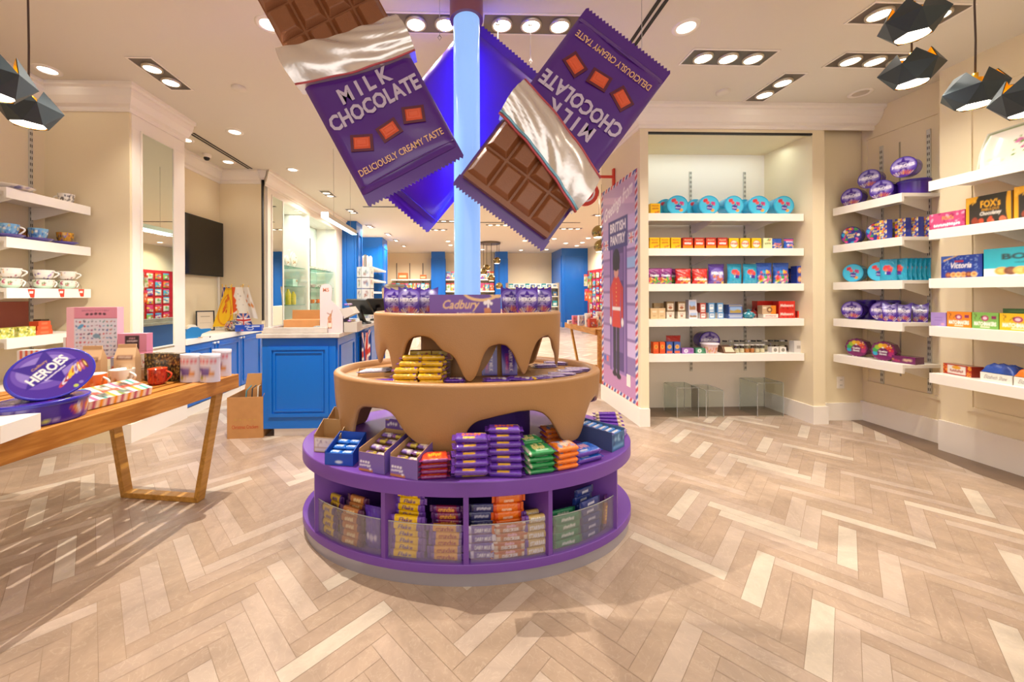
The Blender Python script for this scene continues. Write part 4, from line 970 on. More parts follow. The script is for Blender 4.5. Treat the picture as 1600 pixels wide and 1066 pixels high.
pouch_ware('bag_teal', 'teal_sweet_bag', 'bag', .15, .06, .20, bagcv('169CC0', [('Roses', .38, .3, .1, 'FFFFFF')], None, dome='1DA6CA').blobs(8, ['E0423C', 'D83A7A', 'E8704C'], 8, 12, 18, 20, 2, 4, 5).rect(11, 8, 18, 13, '4B2594'), '1188AC')
pouch_ware('bag_multi', 'blue_multicoloured_sweet_bag', 'bag', .155, .07, .21, bagcv('1F58B8', [('~RETRO', .46, .6, .14, 'F8E08C')], (['F0C030', 'E8452C', 'E85AA0', 'F8F0E0', '3FA84C'], 34)).blobs(14, ['F0C030', 'E8452C', 'E85AA0', '30A8D8'], 3, 12, 23, 18, 1, 3, 6).text('~RETRO', 13, 13, 16, 4.4, '1F2C88', bold=.06), '1A4AA0')
pouch_ware('bag_bluefish', 'blue_sweet_pouch', 'bag', .10, .05, .108, bagcv('1C50B0', [('~Sours', .5, .8, .24, 'F07A28')], (['F0A030', 'F8D0C0'], 8), w=20, h=20), '1A489C', res=(18, 18))
pouch_ware('bag_bluepink', 'blue_and_pink_sweet_pouch', 'bag', .10, .05, .108, bagcv('2458B8', [('~MARSH', .72, .7, .2, 'F8D0E0')], (['F0C830', 'F8E8F0', 'E87AA8'], 10), w=20, h=20).rect(0, 16, 20, 20, 'D8487A'), '1E4CA4', res=(18, 18))
pouch_ware('bag_redwide', 'red_sweet_pouch', 'bag', .15, .05, .118, bagcv('C82A1E', [('~Revels', .45, .7, .24, 'FFFFFF')], (['7A1A14', 'F0D8C0'], 10), w=26, h=20), 'B02418', res=(20, 18))
box_ware('box_navy', 'dark_blue_biscuit_pack', 'pack', .13, .07, .075, sweetbox('1B3C9C', [('~BITES', .5, .42, .26, 'F0E0C0')], 0, lambda c, w, h: (c.ell(w*.22, h*.5, w*.15, h*.34, 'C88A50'), c.ell(w*.22, h*.5, w*.09, h*.2, 'E0B080')), 26, 15), side='16308A', m='gloss', res=(26, 14))
def photo(base, sky, land, w=14, h=20):
    c = Canvas(w, h, base); c.rect(1.5, 3, w-1.5, h-3, sky); c.poly([(1.5, 3), (w-1.5, 3), (w-1.5, h*.42), (w*.6, h*.5), (w*.4, h*.4), (1.5, h*.55)], land); return c
box_ware('gift_beige', 'beige_gift_bag', 'bag', .072, .04, .105, Canvas(14, 20, 'D8B98C').rect(3, 12, 11, 15, 'E8D8BC').rect(4, 5, 10, 6, 'A8845C'), side='C4A478', res=(14, 20))
box_ware('tin_tartan', 'brown_fudge_carton', 'carton', .078, .05, .10, Canvas(16, 20, '7A6040').rect(2, 3, 14, 16, 'E0D4BC').ell(8, 8, 4, 3, 'A0603C').text('~FUDGE', 8, 13, 9, 2.6, '8A3A2C'), side='6A5438', res=(16, 20))
box_ware('tin_tartan_low', 'cream_fudge_carton', 'carton', .078, .05, .070, Canvas(16, 15, 'D8CBB4').rect(2, 3, 14, 12, 'ECE2D0').ell(8, 6, 3, 2, 'A0603C').text('~FUDGE', 8, 10, 9, 2.4, '8A3A2C'), side='C8BAA0', res=(16, 15))
box_ware('photo_tall', 'scenic_biscuit_carton', 'carton', .078, .05, .115, photo('D0CCD4', '9AB4D8', 'A07850', 16, 22), side='B8B4BC', res=(16, 22))
box_ware('photo_low', 'scenic_biscuit_carton', 'carton', .085, .05, .072, photo('DCD8DC', 'A8BCDC', 'A07850', 16, 15), side='C0BCC0', res=(16, 15))
for nm, cc in (('salt_red', 'B04A3C'), ('salt_blue', '5A90C0')):
    box_ware(nm, 'small_tea_carton', 'carton', .058, .05, .096, Canvas(12, 19, cc).rect(2, 6, 10, 16, 'E8E8E4').rect(3, 12, 9, 14, cc).rect(2, 2, 10, 4, 'F0E8DC'), side=cc, res=(12, 19))
    box_ware(nm+'_low', 'small_tea_carton', 'carton', .062, .05, .058, Canvas(12, 12, cc).rect(2, 2, 10, 10, 'ECEAE4').rect(3, 6, 9, 8, cc), side='E0DCD4', res=(12, 12))
box_ware('tin_scene', 'blue_scenic_tin', 'tin', .135, .08, .092, Canvas(28, 20, '3A5AA0').rect(2, 2, 26, 15, '8AA8D0').poly([(2, 2), (26, 2), (26, 8), (18, 10), (10, 7), (2, 9)], 'A89048').rect(0, 17, 28, 18.5, 'C8B45C'), side='30508E', m='gloss', res=(28, 20))
box_ware('tin_scene_low', 'blue_scenic_tin', 'tin', .14, .08, .045, Canvas(28, 10, '4A68A8').rect(2, 2, 26, 6, 'A8B4C8').rect(0, 7, 28, 8.5, 'D8D4CC'), side='4A68A8', m='gloss', res=(28, 10))
box_ware('red_box', 'red_malt_ball_box', 'box', .165, .07, .085, sweetbox('D42A1E', [('Maltesers', .5, .8, .3, 'F8D8CC')], 0, lambda c, w, h: c.blobs(6, ['B01C14', 'A85A3C'], 2, 1, w-2, h*.3, 1, 2.4, 3), 30, 16), side='B82218', m='gloss', res=(30, 16))
box_ware('red_small', 'small_red_box', 'box', .11, .06, .07, sweetbox('D8301E', [('~Crisps', .55, .7, .3, 'F8E0D0')], 0, lambda c, w, h: c.rect(0, 0, w, h*.2, 'F06A2C'), 20, 14), side='B82218', m='gloss', res=(20, 14))
box_ware('tan_box', 'tan_and_orange_cake_box', 'box', .14, .06, .085, Canvas(30, 18, 'C8A884').rect(19, 0, 30, 18, 'E8861E').ell(16, 9, 6, 6, '7A4A2C').ell(16, 9, 3, 3, 'E8C088').rect(2, 12, 9, 14, 'F0E4D4'), side='B89470', res=(30, 18))
box_ware('white_low', 'flat_white_and_red_box', 'box', .15, .07, .042, Canvas(30, 9, 'EADFD4').text('~SHORTBREAD', 15, 5, 22, 3.2, 'B8483C').rect(0, 0, 30, 1.5, 'C85A4A'), side='D8CCC0', res=(30, 9))
box_ware('orange_tea', 'orange_biscuit_carton', 'carton', .052, .05, .115, Canvas(12, 22, 'E05A1E').ell(6, 13, 4, 4, 'E8B04C').ell(6, 13, 2.6, 2.6, 'C07828').rect(1, 2, 11, 6, 'D84A20'), side='C84E1A', res=(12, 22))
box_ware('blue_tea', 'blue_biscuit_carton', 'carton', .062, .05, .115, Canvas(12, 22, '3A5AA0').ell(6, 13, 4, 4, 'E8B04C').ell(6, 13, 2.4, 2.4, 'C07828').rect(1, 1, 11, 5, 'E8641E'), side='30508E', res=(12, 22))
box_ware('flat_purple', 'flat_purple_box', 'box', .115, .06, .052, Canvas(24, 11, '9A6AB0').ell(8, 5.5, 4, 4, 'F0E8F0').ell(8, 5.5, 1.8, 1.8, '9A6AB0').rect(16, 3, 22, 8, '8A4A94'), side='8A5CA0', res=(24, 11))
box_ware('flat_green', 'flat_green_box', 'box', .115, .06, .052, Canvas(24, 11, '4A8C6A').ell(8, 5.5, 4, 4, 'F0F0E8').ell(8, 5.5, 1.8, 1.8, '4A8C6A').rect(16, 3, 22, 8, '3A7456'), side='3C7A5A', res=(24, 11))
# boxes of the right wall
def fox():
    c = Canvas(70, 40, '2E2A26'); c.rect(0, 0, 5, 40, 'E0A020'); c.poly([(0, 40), (20, 40), (16, 34), (0, 28)], 'E8A828'); c.ell(66, 22, 5, 22, 'E0A020'); c.rect(68, 0, 70, 40, '2E2A26')
    c.text("FOX's", 38, 28, 30, 10, 'E8A828', bold=.03); c.text('FABULOUS', 38, 20, 26, 3.5, 'D89A2A'); c.text('Chocolatey', 38, 14, 32, 6.5, 'F0E8DC', skew=.2, bold=.02)
    c.blobs(7, ['B8482C', 'D86A4C', 'C8B09C', '8A3A28'], 12, 1, 60, 7, 3, 6, 3); c.strokes(10, ['F0B840'], 2, 30, 16, 38, 2.5, .7, 3); return c
box_ware('fox_box', 'black_and_gold_biscuit_box', 'box', .30, .06, .20, fox(), side='C88A1E', top='3A342E', m='gloss', res=(70, 40))
def pinkbox():
    c = Canvas(56, 30, 'C84A7A'); c.blobs(30, ['D86A94', 'E8A0BC', 'B03060'], 0, 0, 56, 30, 1, 4, 4); c.text("FOX's", 30, 20, 18, 7, 'E8A83C', bold=.03); c.text('~Luxury Cream', 28, 8, 42, 6, 'FFFFFF', bold=.02, skew=.2); return c
box_ware('pink_box', 'pink_biscuit_box', 'box', .24, .06, .13, pinkbox(), side='B83A6A', m='gloss', res=(56, 30))
def victoria():
    c = Canvas(64, 36, '1C3C94'); c.poly([(0, 36), (22, 36), (0, 24)], '3A5CB0'); c.poly([(4, 30), (24, 36), (28, 36), (4, 27)], 'D8B060')
    c.strokes(40, ['5A80C8', '8AA8DC', '3A64B8'], 8, 18, 58, 34, 2.4, .6, 5); c.strokes(20, ['5A80C8', '8AA8DC'], 4, 4, 12, 30, 2, .5, 6); c.strokes(20, ['5A80C8', '8AA8DC'], 52, 4, 60, 30, 2, .5, 7)
    c.text('Victoria', 32, 20, 34, 9, 'F4F0E8', bold=.02, skew=.25); c.rect(22, 25, 36, 28, 'A83A4A')
    for i, cl in enumerate(['8A4A3C', 'D8A868', 'E0B878', 'D8A060', '7A3C2C', 'E0B070']): c.ell(12+i*8, 5, 5, 4.4, cl); c.ell(12+i*8, 5.4, 2.6, 2, 'B87848')
    return c
box_ware('victoria_box', 'dark_blue_biscuit_box', 'box', .27, .06, .16, victoria(), side='16307C', top='1C3C94', m='gloss', res=(64, 36))
def border():
    c = Canvas(80, 42, '2CB4C8'); c.rect(0, 0, 80, 12, 'E8ECE4'); c.text('BORDER', 46, 29, 60, 9, '2A4A50', bold=.05); c.text('CRAFTED WITH CARE', 46, 20, 38, 2.4, '2A6A74')
    for i in range(9): c.ell(16+i*8, 8, 6.4, 6, ['E0A850', '7A4A38', 'E8B860', 'D8983C'][i % 4]); c.ell(16+i*8, 8.6, 3.6, 3.2, ['E8C070', '8A5A44', 'F0C878', 'E0A850'][i % 4])
    return c
box_ware('border_box', 'turquoise_biscuit_box', 'box', .40, .06, .19, border(), side='2298AC', m='gloss', res=(80, 42))
def match(base):
    c = Canvas(50, 26, base); c.ell(25, 17, 7, 4.6, 'B03A6A'); c.ell(25, 17, 4, 2.4, 'E8C8D8'); c.text('MATCHMAKERS', 25, 8, 42, 6.5, 'FFF8EC', bold=.05); c.rect(16, 2, 34, 3.6, 'F8E8D0')
    c.strokes(9, ['5A3A28'], 5, 16, 20, 24, 2.6, .5, 3); c.rect(37, 16, 46, 21, '8A2A5C'); return c
for nm, cl, lab in (('match_orange', 'EF8A1C', 'orange'), ('match_green', '7DB456', 'green'), ('match_yellow', 'F4BE1E', 'yellow')):
    box_ware(nm, lab+'_mint_stick_box', 'box', .20, .05, .112, match(cl), side=cl, m='gloss', res=(50, 26))
box_ware('match_deep', 'dark_green_flat_box', 'box', .24, .10, .035, Canvas(20, 5, '3C7A44').rect(2, 2, 18, 3, '6AA06C'), side='3C7A44', m='gloss', res=(20, 5))
box_ware('lilac_box', 'lilac_box', 'box', .12, .05, .10, Canvas(26, 20, 'A88CD0').rect(6, 8, 20, 9, '8A6CB8').rect(6, 12, 20, 13, '8A6CB8').ell(20, 3, 3, 1.6, 'D8A8C0'), side='9478C0', m='gloss', res=(26, 20))
box_ware('flapjack', 'red_and_white_snack_pack', 'pack', .21, .08, .075, Canvas(50, 18, 'B8321E').rect(8, 2, 40, 16, 'EDE4DA').ell(24, 13, 8, 3, 'E8A82C').text('~Biscuits', 24, 7, 24, 6, 'A8301C', bold=.03).blobs(14, ['E06A1E', 'F0A030'], 0, 0, 7, 18, 1, 2, 3).blobs(14, ['E06A1E', 'F0A030'], 42, 0, 50, 18, 1, 2, 4), side='A02C1C', m='gloss', res=(50, 18))
def eliz():
    c = Canvas(56, 18, 'EFE9DF'); c.text('Elizabeth Shaw', 28, 10, 40, 8, '4A4644', bold=0, skew=.35); return c
box_ware('white_choc', 'white_mint_box', 'box', .20, .12, .072, eliz(), side='E4DCD0', m='card', res=(56, 18), top='E4DCD0')
box_ware('blue_slab', 'dark_blue_flat_tin', 'tin', .17, .12, .036, Canvas(30, 8, '2A3488').rect(6, 3, 14, 5, 'C8785C').rect(18, 3, 28, 5, '5A64B0'), side='222C78', m='gloss', res=(30, 8))
# cups and mugs
def mug_ware(key, name, r, h, cv=None, col='F4EEE4', inner='F4EEE4', handle='F4EEE4', flare=0, saucer=None, hs=1, tea=False):
    def mk():
        t = empty(name); tag(t, 'x', 'mug' if not tea else 'teacup'); mb = MB()
        z0 = .012 if saucer else 0
        prof = [(r*.72, z0), (r*.98, z0+h*.12), (r*(1+flare*.3), z0+h*.55), (r*(1+flare), z0+h)] if not tea else [(r*.5, z0), (r*.82, z0+h*.18), (r*.97, z0+h*.5), (r*(1+flare), z0+h)]
        mb.lathe(prof, 'china', col, 32, cv=cv, cap0=True)
        mb.lathe([(r*(1+flare), z0+h), (r*(1+flare)-.003, z0+h+.001), (r*.9, z0+h*.5), (r*.6, z0+.008)], 'china', inner, 32); mb.build('cup', t)
        mb = MB(); R0 = r*.98; pts = [(R0+hs*.028*math.sin(PI*i/10), 0, z0+h*.82-h*.62*i/10+.006*math.sin(PI*i/10)) for i in range(11)]
        mb.tube(pts, .0048, 'china', handle, n=8); mb.build('handle', t)
        if saucer:
            mb = MB(); mb.lathe([(.0, .004), (r*.7, .003), (r*1.1, .008), (r*1.6, .018), (r*1.62, .020), (r*1.58, .021), (r*1.05, .013), (r*.5, .012), (0, .012)], 'china', saucer, 32); mb.build('saucer', t)
        return t
    PROTO[key] = mk
fl = lambda base, cols, n, seed, w=60, h=18: Canvas(w, h, base).blobs(n, cols, 0, 1, w, h-2, .8, 2.6, seed)
mug_ware('cup_black', 'teacup_with_saucer', .048, .06, fl('EFE7DA', ['3A3634', '6A6460', '8A847C'], 46, 2), flare=.08, tea=True, hs=1.1)
mug_ware('cup_blue', 'teacup_with_saucer', .052, .062, fl('6FA8CE', ['E8E4D8', '4A7AB8', '8AB8D8', 'C8B470', '3A6AA8'], 60, 3), col='6FA8CE', saucer='5A4A9C', flare=.06, tea=True)
mug_ware('cup_gold', 'teacup_with_saucer', .050, .062, fl('C8901E', ['3A3440', 'E8B82C', '5A4A30', 'B8502C', '7A5A9A'], 60, 5), inner='E8B82C', saucer='5A4A9C', flare=.04, tea=True, handle='C8901E')
mug_ware('mug_floral', 'floral_breakfast_cup', .056, .055, fl('F6F0E6', ['B0506C', 'D88A3C', '6A8A4A', '7A60A8', 'E8B83C'], 16, 7), flare=.06, tea=True, hs=1.2)
mug_ware('mug_floral_purple', 'floral_breakfast_cup', .056, .055, fl('F6F0E6', ['6A4AA0', '8A6AC0', 'B89AD0'], 12, 12), flare=.06, tea=True, hs=1.2)
mug_ware('mug_green', 'green_based_floral_cup', .058, .050, fl('E8EADC', ['B8486C', '6A8A4A', 'D87A4C', 'BFDCC4'], 26, 9).rect(0, 0, 60, 6, 'BFDCC4'), flare=.04, tea=True, hs=.5)
mug_ware('mug_red', 'red_tartan_mug', .043, .078, Canvas(60, 26, 'B8301E').blobs(60, ['6A1E1A', 'D8562C', 'C84028'], 0, 2, 60, 24, .8, 1.8, 3), col='C8381E', inner='D8481E', handle='D8481E', flare=.05)
mug_ware('mug_scene', 'cream_farm_scene_mug', .043, .075, Canvas(60, 26, 'E8DCC8').blobs(22, ['B08A5C', '8A6A44', 'C8A880', '9A8A70'], 0, 2, 60, 14, 1, 3, 5), flare=.02)
mug_ware('mug_deer', 'white_enamel_mug', .045, .08, Canvas(60, 26, 'F2ECE4').blobs(26, ['C03A34', 'A83030'], 0, 5, 60, 18, .8, 2, 8).rect(0, 24.6, 60, 26, 'B8B0A8'), flare=.02)
mug_ware('mug_orange', 'orange_mug', .043, .08, Canvas(60, 26, 'E06A28').blobs(12, ['F0A060', 'C04A1C'], 0, 3, 60, 22, 1, 3, 8), col='E06A28', handle='F2ECE4', inner='F2ECE4')
mug_ware('mug_white', 'white_hare_mug', .048, .09, Canvas(60, 26, 'F0E8DC').blobs(14, ['A88A64', '8A7050'], 0, 2, 60, 16, 1, 3, 9), flare=.02)
# ------------------------------------------------------------------ wall shelves, standards and what stands on them
def standard(x, y, z0, z1, nrm, label):
    """slotted metal upright on a wall"""
    mb = MB(); w = .013
    if nrm in ('+x', '-x'):
        s = 1 if nrm == '+x' else -1; mb.box(x, x+s*.010, y-w, y+w, z0, z1, 'standardm')
        n = int((z1-z0)/.05)
        for i in range(n):
            for o in (-.006, .006): mb.box(x+s*.0100, x+s*.0108, y+o-.0028, y+o+.0028, z0+.02+i*.05, z0+.045+i*.05, 'slotm')
    else:
        mb.box(x-w, x+w, y-.010, y, z0, z1, 'standardm'); n = int((z1-z0)/.05)
        for i in range(n):
            for o in (-.006, .006): mb.box(x+o-.0028, x+o+.0028, y-.0108, y-.010, z0+.02+i*.05, z0+.045+i*.05, 'slotm')
    return tag(mb.build('slotted_standard'), label, 'shelf support', 'slotted wall standards')
mat('standardm', 'CFCDC4', rough=.4, metal=.3); mat('slotm', '55524C', rough=.7)
LIP = .072
def shelf(x0, x1, y0, y1, z, nrm, label, group, brackets):
    """white shelf, top at z, thick lip on its open side"""
    t = empty('wall_shelf', ((x0+x1)/2, (y0+y1)/2, z)); tag(t, label, 'shelf', group)
    ox, oy = (x0+x1)/2, (y0+y1)/2
    def T(mb): return mb.xf(Matrix.Translation((-ox, -oy, -z)))
    mb = MB(); mb.box(x0, x1, y0, y1, z-.028, z, 'shelfw'); T(mb).build('board', t)
    mb = MB()
    if nrm == '-y': mb.box(x0, x1, y0-.018, y0, z-LIP, z, 'shelfw')
    elif nrm == '-x': mb.box(x0-.018, x0, y0, y1, z-LIP, z, 'shelfw')
    else: mb.box(x1, x1+.018, y0, y1, z-LIP, z, 'shelfw')
    T(mb).build('front_lip', t)
    for b in brackets:
        mb = MB(); q = .004
        if nrm == '-y': mb.prism([(y1, z-.028), (y1, z-.13), (y1-.03, z-.13), (y0+.01, z-.045), (y0+.01, z-.028)], b-q, b+q, 'shelfw', axis='x')
        else:
            xw, xf = (x1, x0+.01) if nrm == '-x' else (x0, x1-.01); s = -1 if nrm == '-x' else 1
            mb.prism([(xw, z-.028), (xw, z-.13), (xw+s*.03, z-.13), (xf, z-.045), (xf, z-.028)], b-q, b+q, 'shelfw', axis='y')
        T(mb).build('bracket', t)
    return t
LN = ['top', 'second', 'middle', 'fourth', 'lowest']
NZ = [2.036, 1.696, 1.351, 1.007, .664]
for x, w in ((1.905, 'left'), (2.56, 'middle'), (3.17, 'right')): standard(x, NB-.001, .40, 2.60, '-y', w+' slotted standard on the back wall of the lit niche')
for i, z in enumerate(NZ): shelf(NX0+.005, NX1-.01, 3.62, NB-.015, z, '-y', LN[i]+' long white shelf in the niche', 'niche shelves', (1.905, 2.56, 3.17))
RZ = [2.080, 1.719, 1.359, 1.006, .658]
for y, w in ((3.44, 'far'), (3.08, 'near')): standard(RW-.001, y, .40, 2.64, '-x', w+' slotted standard on the right wall beyond the wall step')
for i, z in enumerate(RZ): shelf(3.675, RW-.014, 3.0, 3.575, z, '-x', LN[i]+' short white shelf on the right wall next to the niche', 'right wall far shelves', (3.44, 3.08))
for i, z in enumerate(RZ): shelf(3.515, RN-.014, 1.75, 2.70, z, '-x', LN[i]+' long white shelf on the near right wall', 'right wall near shelves', (2.42, 2.0))
LZ = [2.005, 1.663, 1.311, .960, .60]
for y, w in ((3.20, 'far'), (2.5, 'near')): standard(LW+.001, y, .3, 2.66, '+x', w+' slotted standard on the left wall')
for i, z in enumerate(LZ):
    shelf(LW+.012, -3.118, 2.69, 3.285, z, '+x', LN[i]+' white shelf on the left wall beside the mirror pier', 'left wall shelves', (3.2, 2.8))
    if i < 4: shelf(LW+.012, -3.118, 1.9, 2.62, z, '+x', LN[i]+' white shelf on the left wall, mostly cut by the left edge', 'left wall shelves cut by the frame', (2.5, 2.1))
# cable strip between the far standards
tag(MB().box(RW-.004, RW, 3.29, 3.30, .5, 2.62, 'steel').build('wall_cable_strip'), 'thin vertical metal strip on the right wall between the slotted standards', 'strip')
# ---- niche rows: (pixel of left edge, right edge) at the front of the row
def xs_at(px, z, Y): return atY(px, 400, Y).x
def rowX(key, spans, z, Y, lab, group, rz=0, dy=0):
    n = len(spans)
    for i, (a, b) in enumerate(spans):
        x = (xs_at(a, z, Y)+xs_at(b, z, Y))/2
        put(key, (x, Y+dy, z), lab.replace('#', nth(i, n)), group if n > 1 else None, rz)
z = NZ[0]; YF = 3.68
put('box_yellow', (xs_at(1024, z, YF), YF+.02, z), 'yellow sweet carton at the left end of the top niche shelf')
for i, (px, w) in enumerate(((1060, .107), (1108, 0), (1146, 0), (1187, 0), (1225, 0))):
    x = xs_at(px, z, YF)
    put('roses_round', (x+.004, YF+.12, z+.099), 'blue round tub with roses on edge on the top niche shelf, '+nth(i, 5), 'blue tubs on the top niche shelf', rx=R(90), rz=R(-4+(i % 3)*4))
    if i in (0, 1, 3): put('roses_round', (x-.045, YF+.262, z+.099), 'blue round sweet tub standing behind the '+nth(i, 5)+' tub of the top niche shelf', 'blue tubs on the top niche shelf', rx=R(90), rz=R(3))
z = NZ[1]
rowX('box_yellow', [(1014, 1028), (1029, 1045), (1046, 1062)], z, YF, 'yellow sweet carton on the second niche shelf, # of three', 'yellow cartons on the second niche shelf')
rowX('box_red', [(1064, 1081), (1082, 1099), (1100, 1117), (1118, 1135)], z, YF, 'red and orange sweet carton on the second niche shelf, # of four', 'red cartons on the second niche shelf')
rowX('box_circle', [(1136, 1152), (1153, 1170), (1171, 1187)], z, YF, 'yellow carton with red disc on the second niche shelf, # of three', 'yellow disc cartons on the second niche shelf')
rowX('box_pale', [(1189, 1204)], z, YF, 'pale green sweet carton between yellow cartons and blue pouches, second niche shelf', None)
rowX('bag_bluefish', [(1205, 1222)], z, YF, 'small blue sweet pouch with orange print on the second niche shelf', None)
rowX('bag_bluepink', [(1223, 1241)], z, YF, 'small blue pouch with pink top band on the second niche shelf', None)
rowX('bag_redwide', [(1238, 1264)], z, YF+.06, 'wide red sweet pouch at the right end of the second niche shelf', None)
z = NZ[2]
rowX('bag_magenta', [(1012, 1031), (1028, 1050)], z, YF, 'magenta sweet bag with coloured sweets on the middle niche shelf, # of two', 'magenta bags on the middle niche shelf', rz=R(-6))
rowX('bag_magenta', [(1036, 1058)], z, YF+.10, 'magenta sweet bag tucked behind the red bags, middle niche shelf', None)
rowX('bag_red', [(1053, 1081), (1080, 1106)], z, YF, 'red sweet bag on the middle niche shelf, # of two', 'red bags on the middle niche shelf')
rowX('bag_purple', [(1104, 1133)], z, YF, 'purple sweet bag with white lettering on the middle niche shelf', None)
rowX('bag_teal', [(1134, 1160), (1160, 1183)], z, YF, 'teal sweet bag with roses on the middle niche shelf, # of two', 'teal bags on the middle niche shelf', rz=R(3))
rowX('bag_multi', [(1180, 1206), (1206, 1233)], z, YF, 'blue sweet bag with many colours on the middle niche shelf, # of two', 'blue bags on the middle niche shelf', rz=R(-3))
for i in range(2): put('box_navy', (xs_at(1250, z, YF), YF, z+.088*i), 'dark blue biscuit pack at the right end of the middle niche shelf, '+('upper' if i else 'lower')+' of two', 'navy packs on the middle niche shelf', sc=(1, 1, 1.16))
put('box_navy', (xs_at(1238, z, YF+.1), YF+.1, z), 'dark blue biscuit pack behind the two stacked navy packs', sc=(1, 1, 2.1))
z = NZ[3]
rowX('gift_beige', [(1015, 1026), (1026, 1038)], z, YF, 'beige carton bag on the fourth niche shelf, # of two', 'beige bags on the fourth niche shelf')
rowX('gift_beige', [(1020, 1031), (1031, 1042)], z+.0, YF+.12, 'tall tan carton bag behind the beige bags, # of two', 'tan bags behind on the fourth niche shelf')
for o in list(COL.objects)[-2:]: o.scale = (1, 1, 1.45)
for k, (a, b) in enumerate(((1038, 1052), (1054, 1071))):
    w = ('left', 'right')[k]
    rowX('tin_tartan_low', [(a, b)], z, YF, 'cream fudge carton under the '+w+' brown fudge carton, fourth niche shelf', None)
    rowX('tin_tartan', [(a, b)], z+.070, YF, w+' brown fudge carton stacked on a cream one, fourth niche shelf', None)
rowX('photo_low', [(1072, 1089)], z, YF, 'wide scenic carton at the foot of a stack of two, fourth niche shelf', None); rowX('photo_tall', [(1073, 1086)], z+.072, YF, 'tall scenic carton stacked on a wider one, fourth niche shelf', None)
for k, (a, b, c) in enumerate(((1090, 1101, 'red'), (1103, 1115, 'blue'), (1117, 1128, 'blue'))):
    rowX('salt_'+c+'_low', [(a, b+1)], z, YF, 'low pale tea carton under a taller one, '+nth(k, 3)+' of three', 'low tea cartons on the fourth niche shelf'); rowX('salt_'+c, [(a, b)], z+.058, YF, c+' tea carton on top of a low one, '+nth(k, 3)+' of three', 'tall tea cartons on the fourth niche shelf')
rowX('tin_scene_low', [(1133, 1156)], z, YF, 'flat blue scenic tin under the blue castle tin', None); rowX('tin_scene', [(1133, 1156)], z+.045, YF, 'blue castle scene tin on top of a flat one, fourth niche shelf', None)
def crumple(col, col2, name, label, loc, r):
    mb = MB(); g = random.Random(5)
    cv = Canvas(24, 16, col).blobs(26, [col2, 'F0F0F0', col], 0, 0, 24, 16, 1, 2, 4)
    mb.lathe([(r*.6, 0), (r*.95, r*.4), (r, r*.8), (r*.7, r*1.2), (r*.25, r*1.35), (r*.3, r*1.5), (r*.5, r*1.75)], 'wrap', n=20, cv=cv, cap0=True)
    mb.v = [(x+g.uniform(-1, 1)*r*.07, y+g.uniform(-1, 1)*r*.07, zz) if 0 < zz else (x, y, zz) for x, y, zz in mb.v]
    o = mb.build(name); o.location = loc; return tag(o, label, 'bag')
crumple('2C98A8', '1E6A80', 'cellophane_gift_bag', 'small teal wrapped sweet bag on the fourth niche shelf', (xs_at(1168, z, YF), YF-.01, z), .05)
crumple('C83A34', 'F0E4E0', 'cellophane_gift_bag', 'small red and white wrapped sweet bag beside the teal one', (xs_at(1177, z, YF+.1), YF+.11, z), .055)
rowX('white_low', [(1188, 1211)], z, YF, 'flat white and red box under the tan cake box', None); rowX('tan_box', [(1186, 1209)], z+.042, YF, 'tan and orange cake box on a flat white box, fourth niche shelf', None)
rowX('red_box', [(1176, 1206)], z+.0, YF+.12, 'red sweet box behind the tan cake box', None); 
for o in list(COL.objects)[-1:]: o.scale = (1, 1, 2)
for i in range(2): rowX('red_box', [(1210, 1239)], z+.085*i, YF, 'red malt ball box on the fourth niche shelf, '+('upper' if i else 'lower')+' of two', 'red boxes on the fourth niche shelf')
rowX('red_small', [(1240, 1260)], z, YF+.02, 'small red box at the right end of the fourth niche shelf', None)
z = NZ[4]
rowX('orange_tea', [(1018, 1027), (1028, 1037)], z, YF, 'orange biscuit carton on the lowest niche shelf, # of two', 'orange cartons on the lowest niche shelf')
rowX('blue_tea', [(1038, 1049), (1050, 1061)], z, YF, 'blue and orange biscuit carton on the lowest niche shelf, # of two', 'blue cartons on the lowest niche shelf')
put('bag_redwide', (xs_at(1054, z, YF+.1), YF+.13, z), 'dark red pouch standing behind the blue biscuit cartons', sc=(1, 1, 1.4))
rowX('flat_purple', [(1062, 1081)], z, YF, 'flat purple box on the lowest niche shelf', None); rowX('flat_green', [(1083, 1102)], z, YF, 'flat green box beside the flat purple box', None)
mb = MB(); mb.lathe([(.062, 0), (.075, .085), (.078, .09)], 'gloss', n=28, cap0=True, cv=Canvas(60, 14, 'E0C4C0').blobs(30, ['D8603C', 'C8A03C', 'B03A4A'], 0, 2, 60, 9, 1, 2, 3)); o = empty('plastic_food_tub'); mb.build('tub', o)
mb = MB(); mb.lathe([(.082, .088), (.082, .102), (0, .103)], 'card', 'DCD0D6', n=28); mb.build('lid', o); o.location = (xs_at(1108, z, YF), YF, z); tag(o, 'pink food tub with a pale lid on the lowest niche shelf', 'tub')
put('heroes_round', (xs_at(1113, z, YF+.12), YF+.29, z+.098), 'purple round sweet tub on edge behind the pink food tub', rx=R(90))
mb = MB(); mb.hexa([(-.06, -.05, 0), (.06, -.05, 0), (.06, .05, 0), (-.06, .05, 0), (-.05, -.0, .06), (.05, -.0, .06), (.05, .05, .07), (-.05, .05, .07)], 'gloss', '7A5A44'); mb.quad((-.045, -.045, .012), (.05, -.045, .012), (.045, -.006, .057), (-.03, -.006, .057), 'card', 'D8C8A8'); o = mb.build('slanted_sweet_pack'); o.location = (xs_at(1136, z, YF), YF+.01, z); tag(o, 'brown slanted sweet pack between the pink tub and the jars', 'pack')
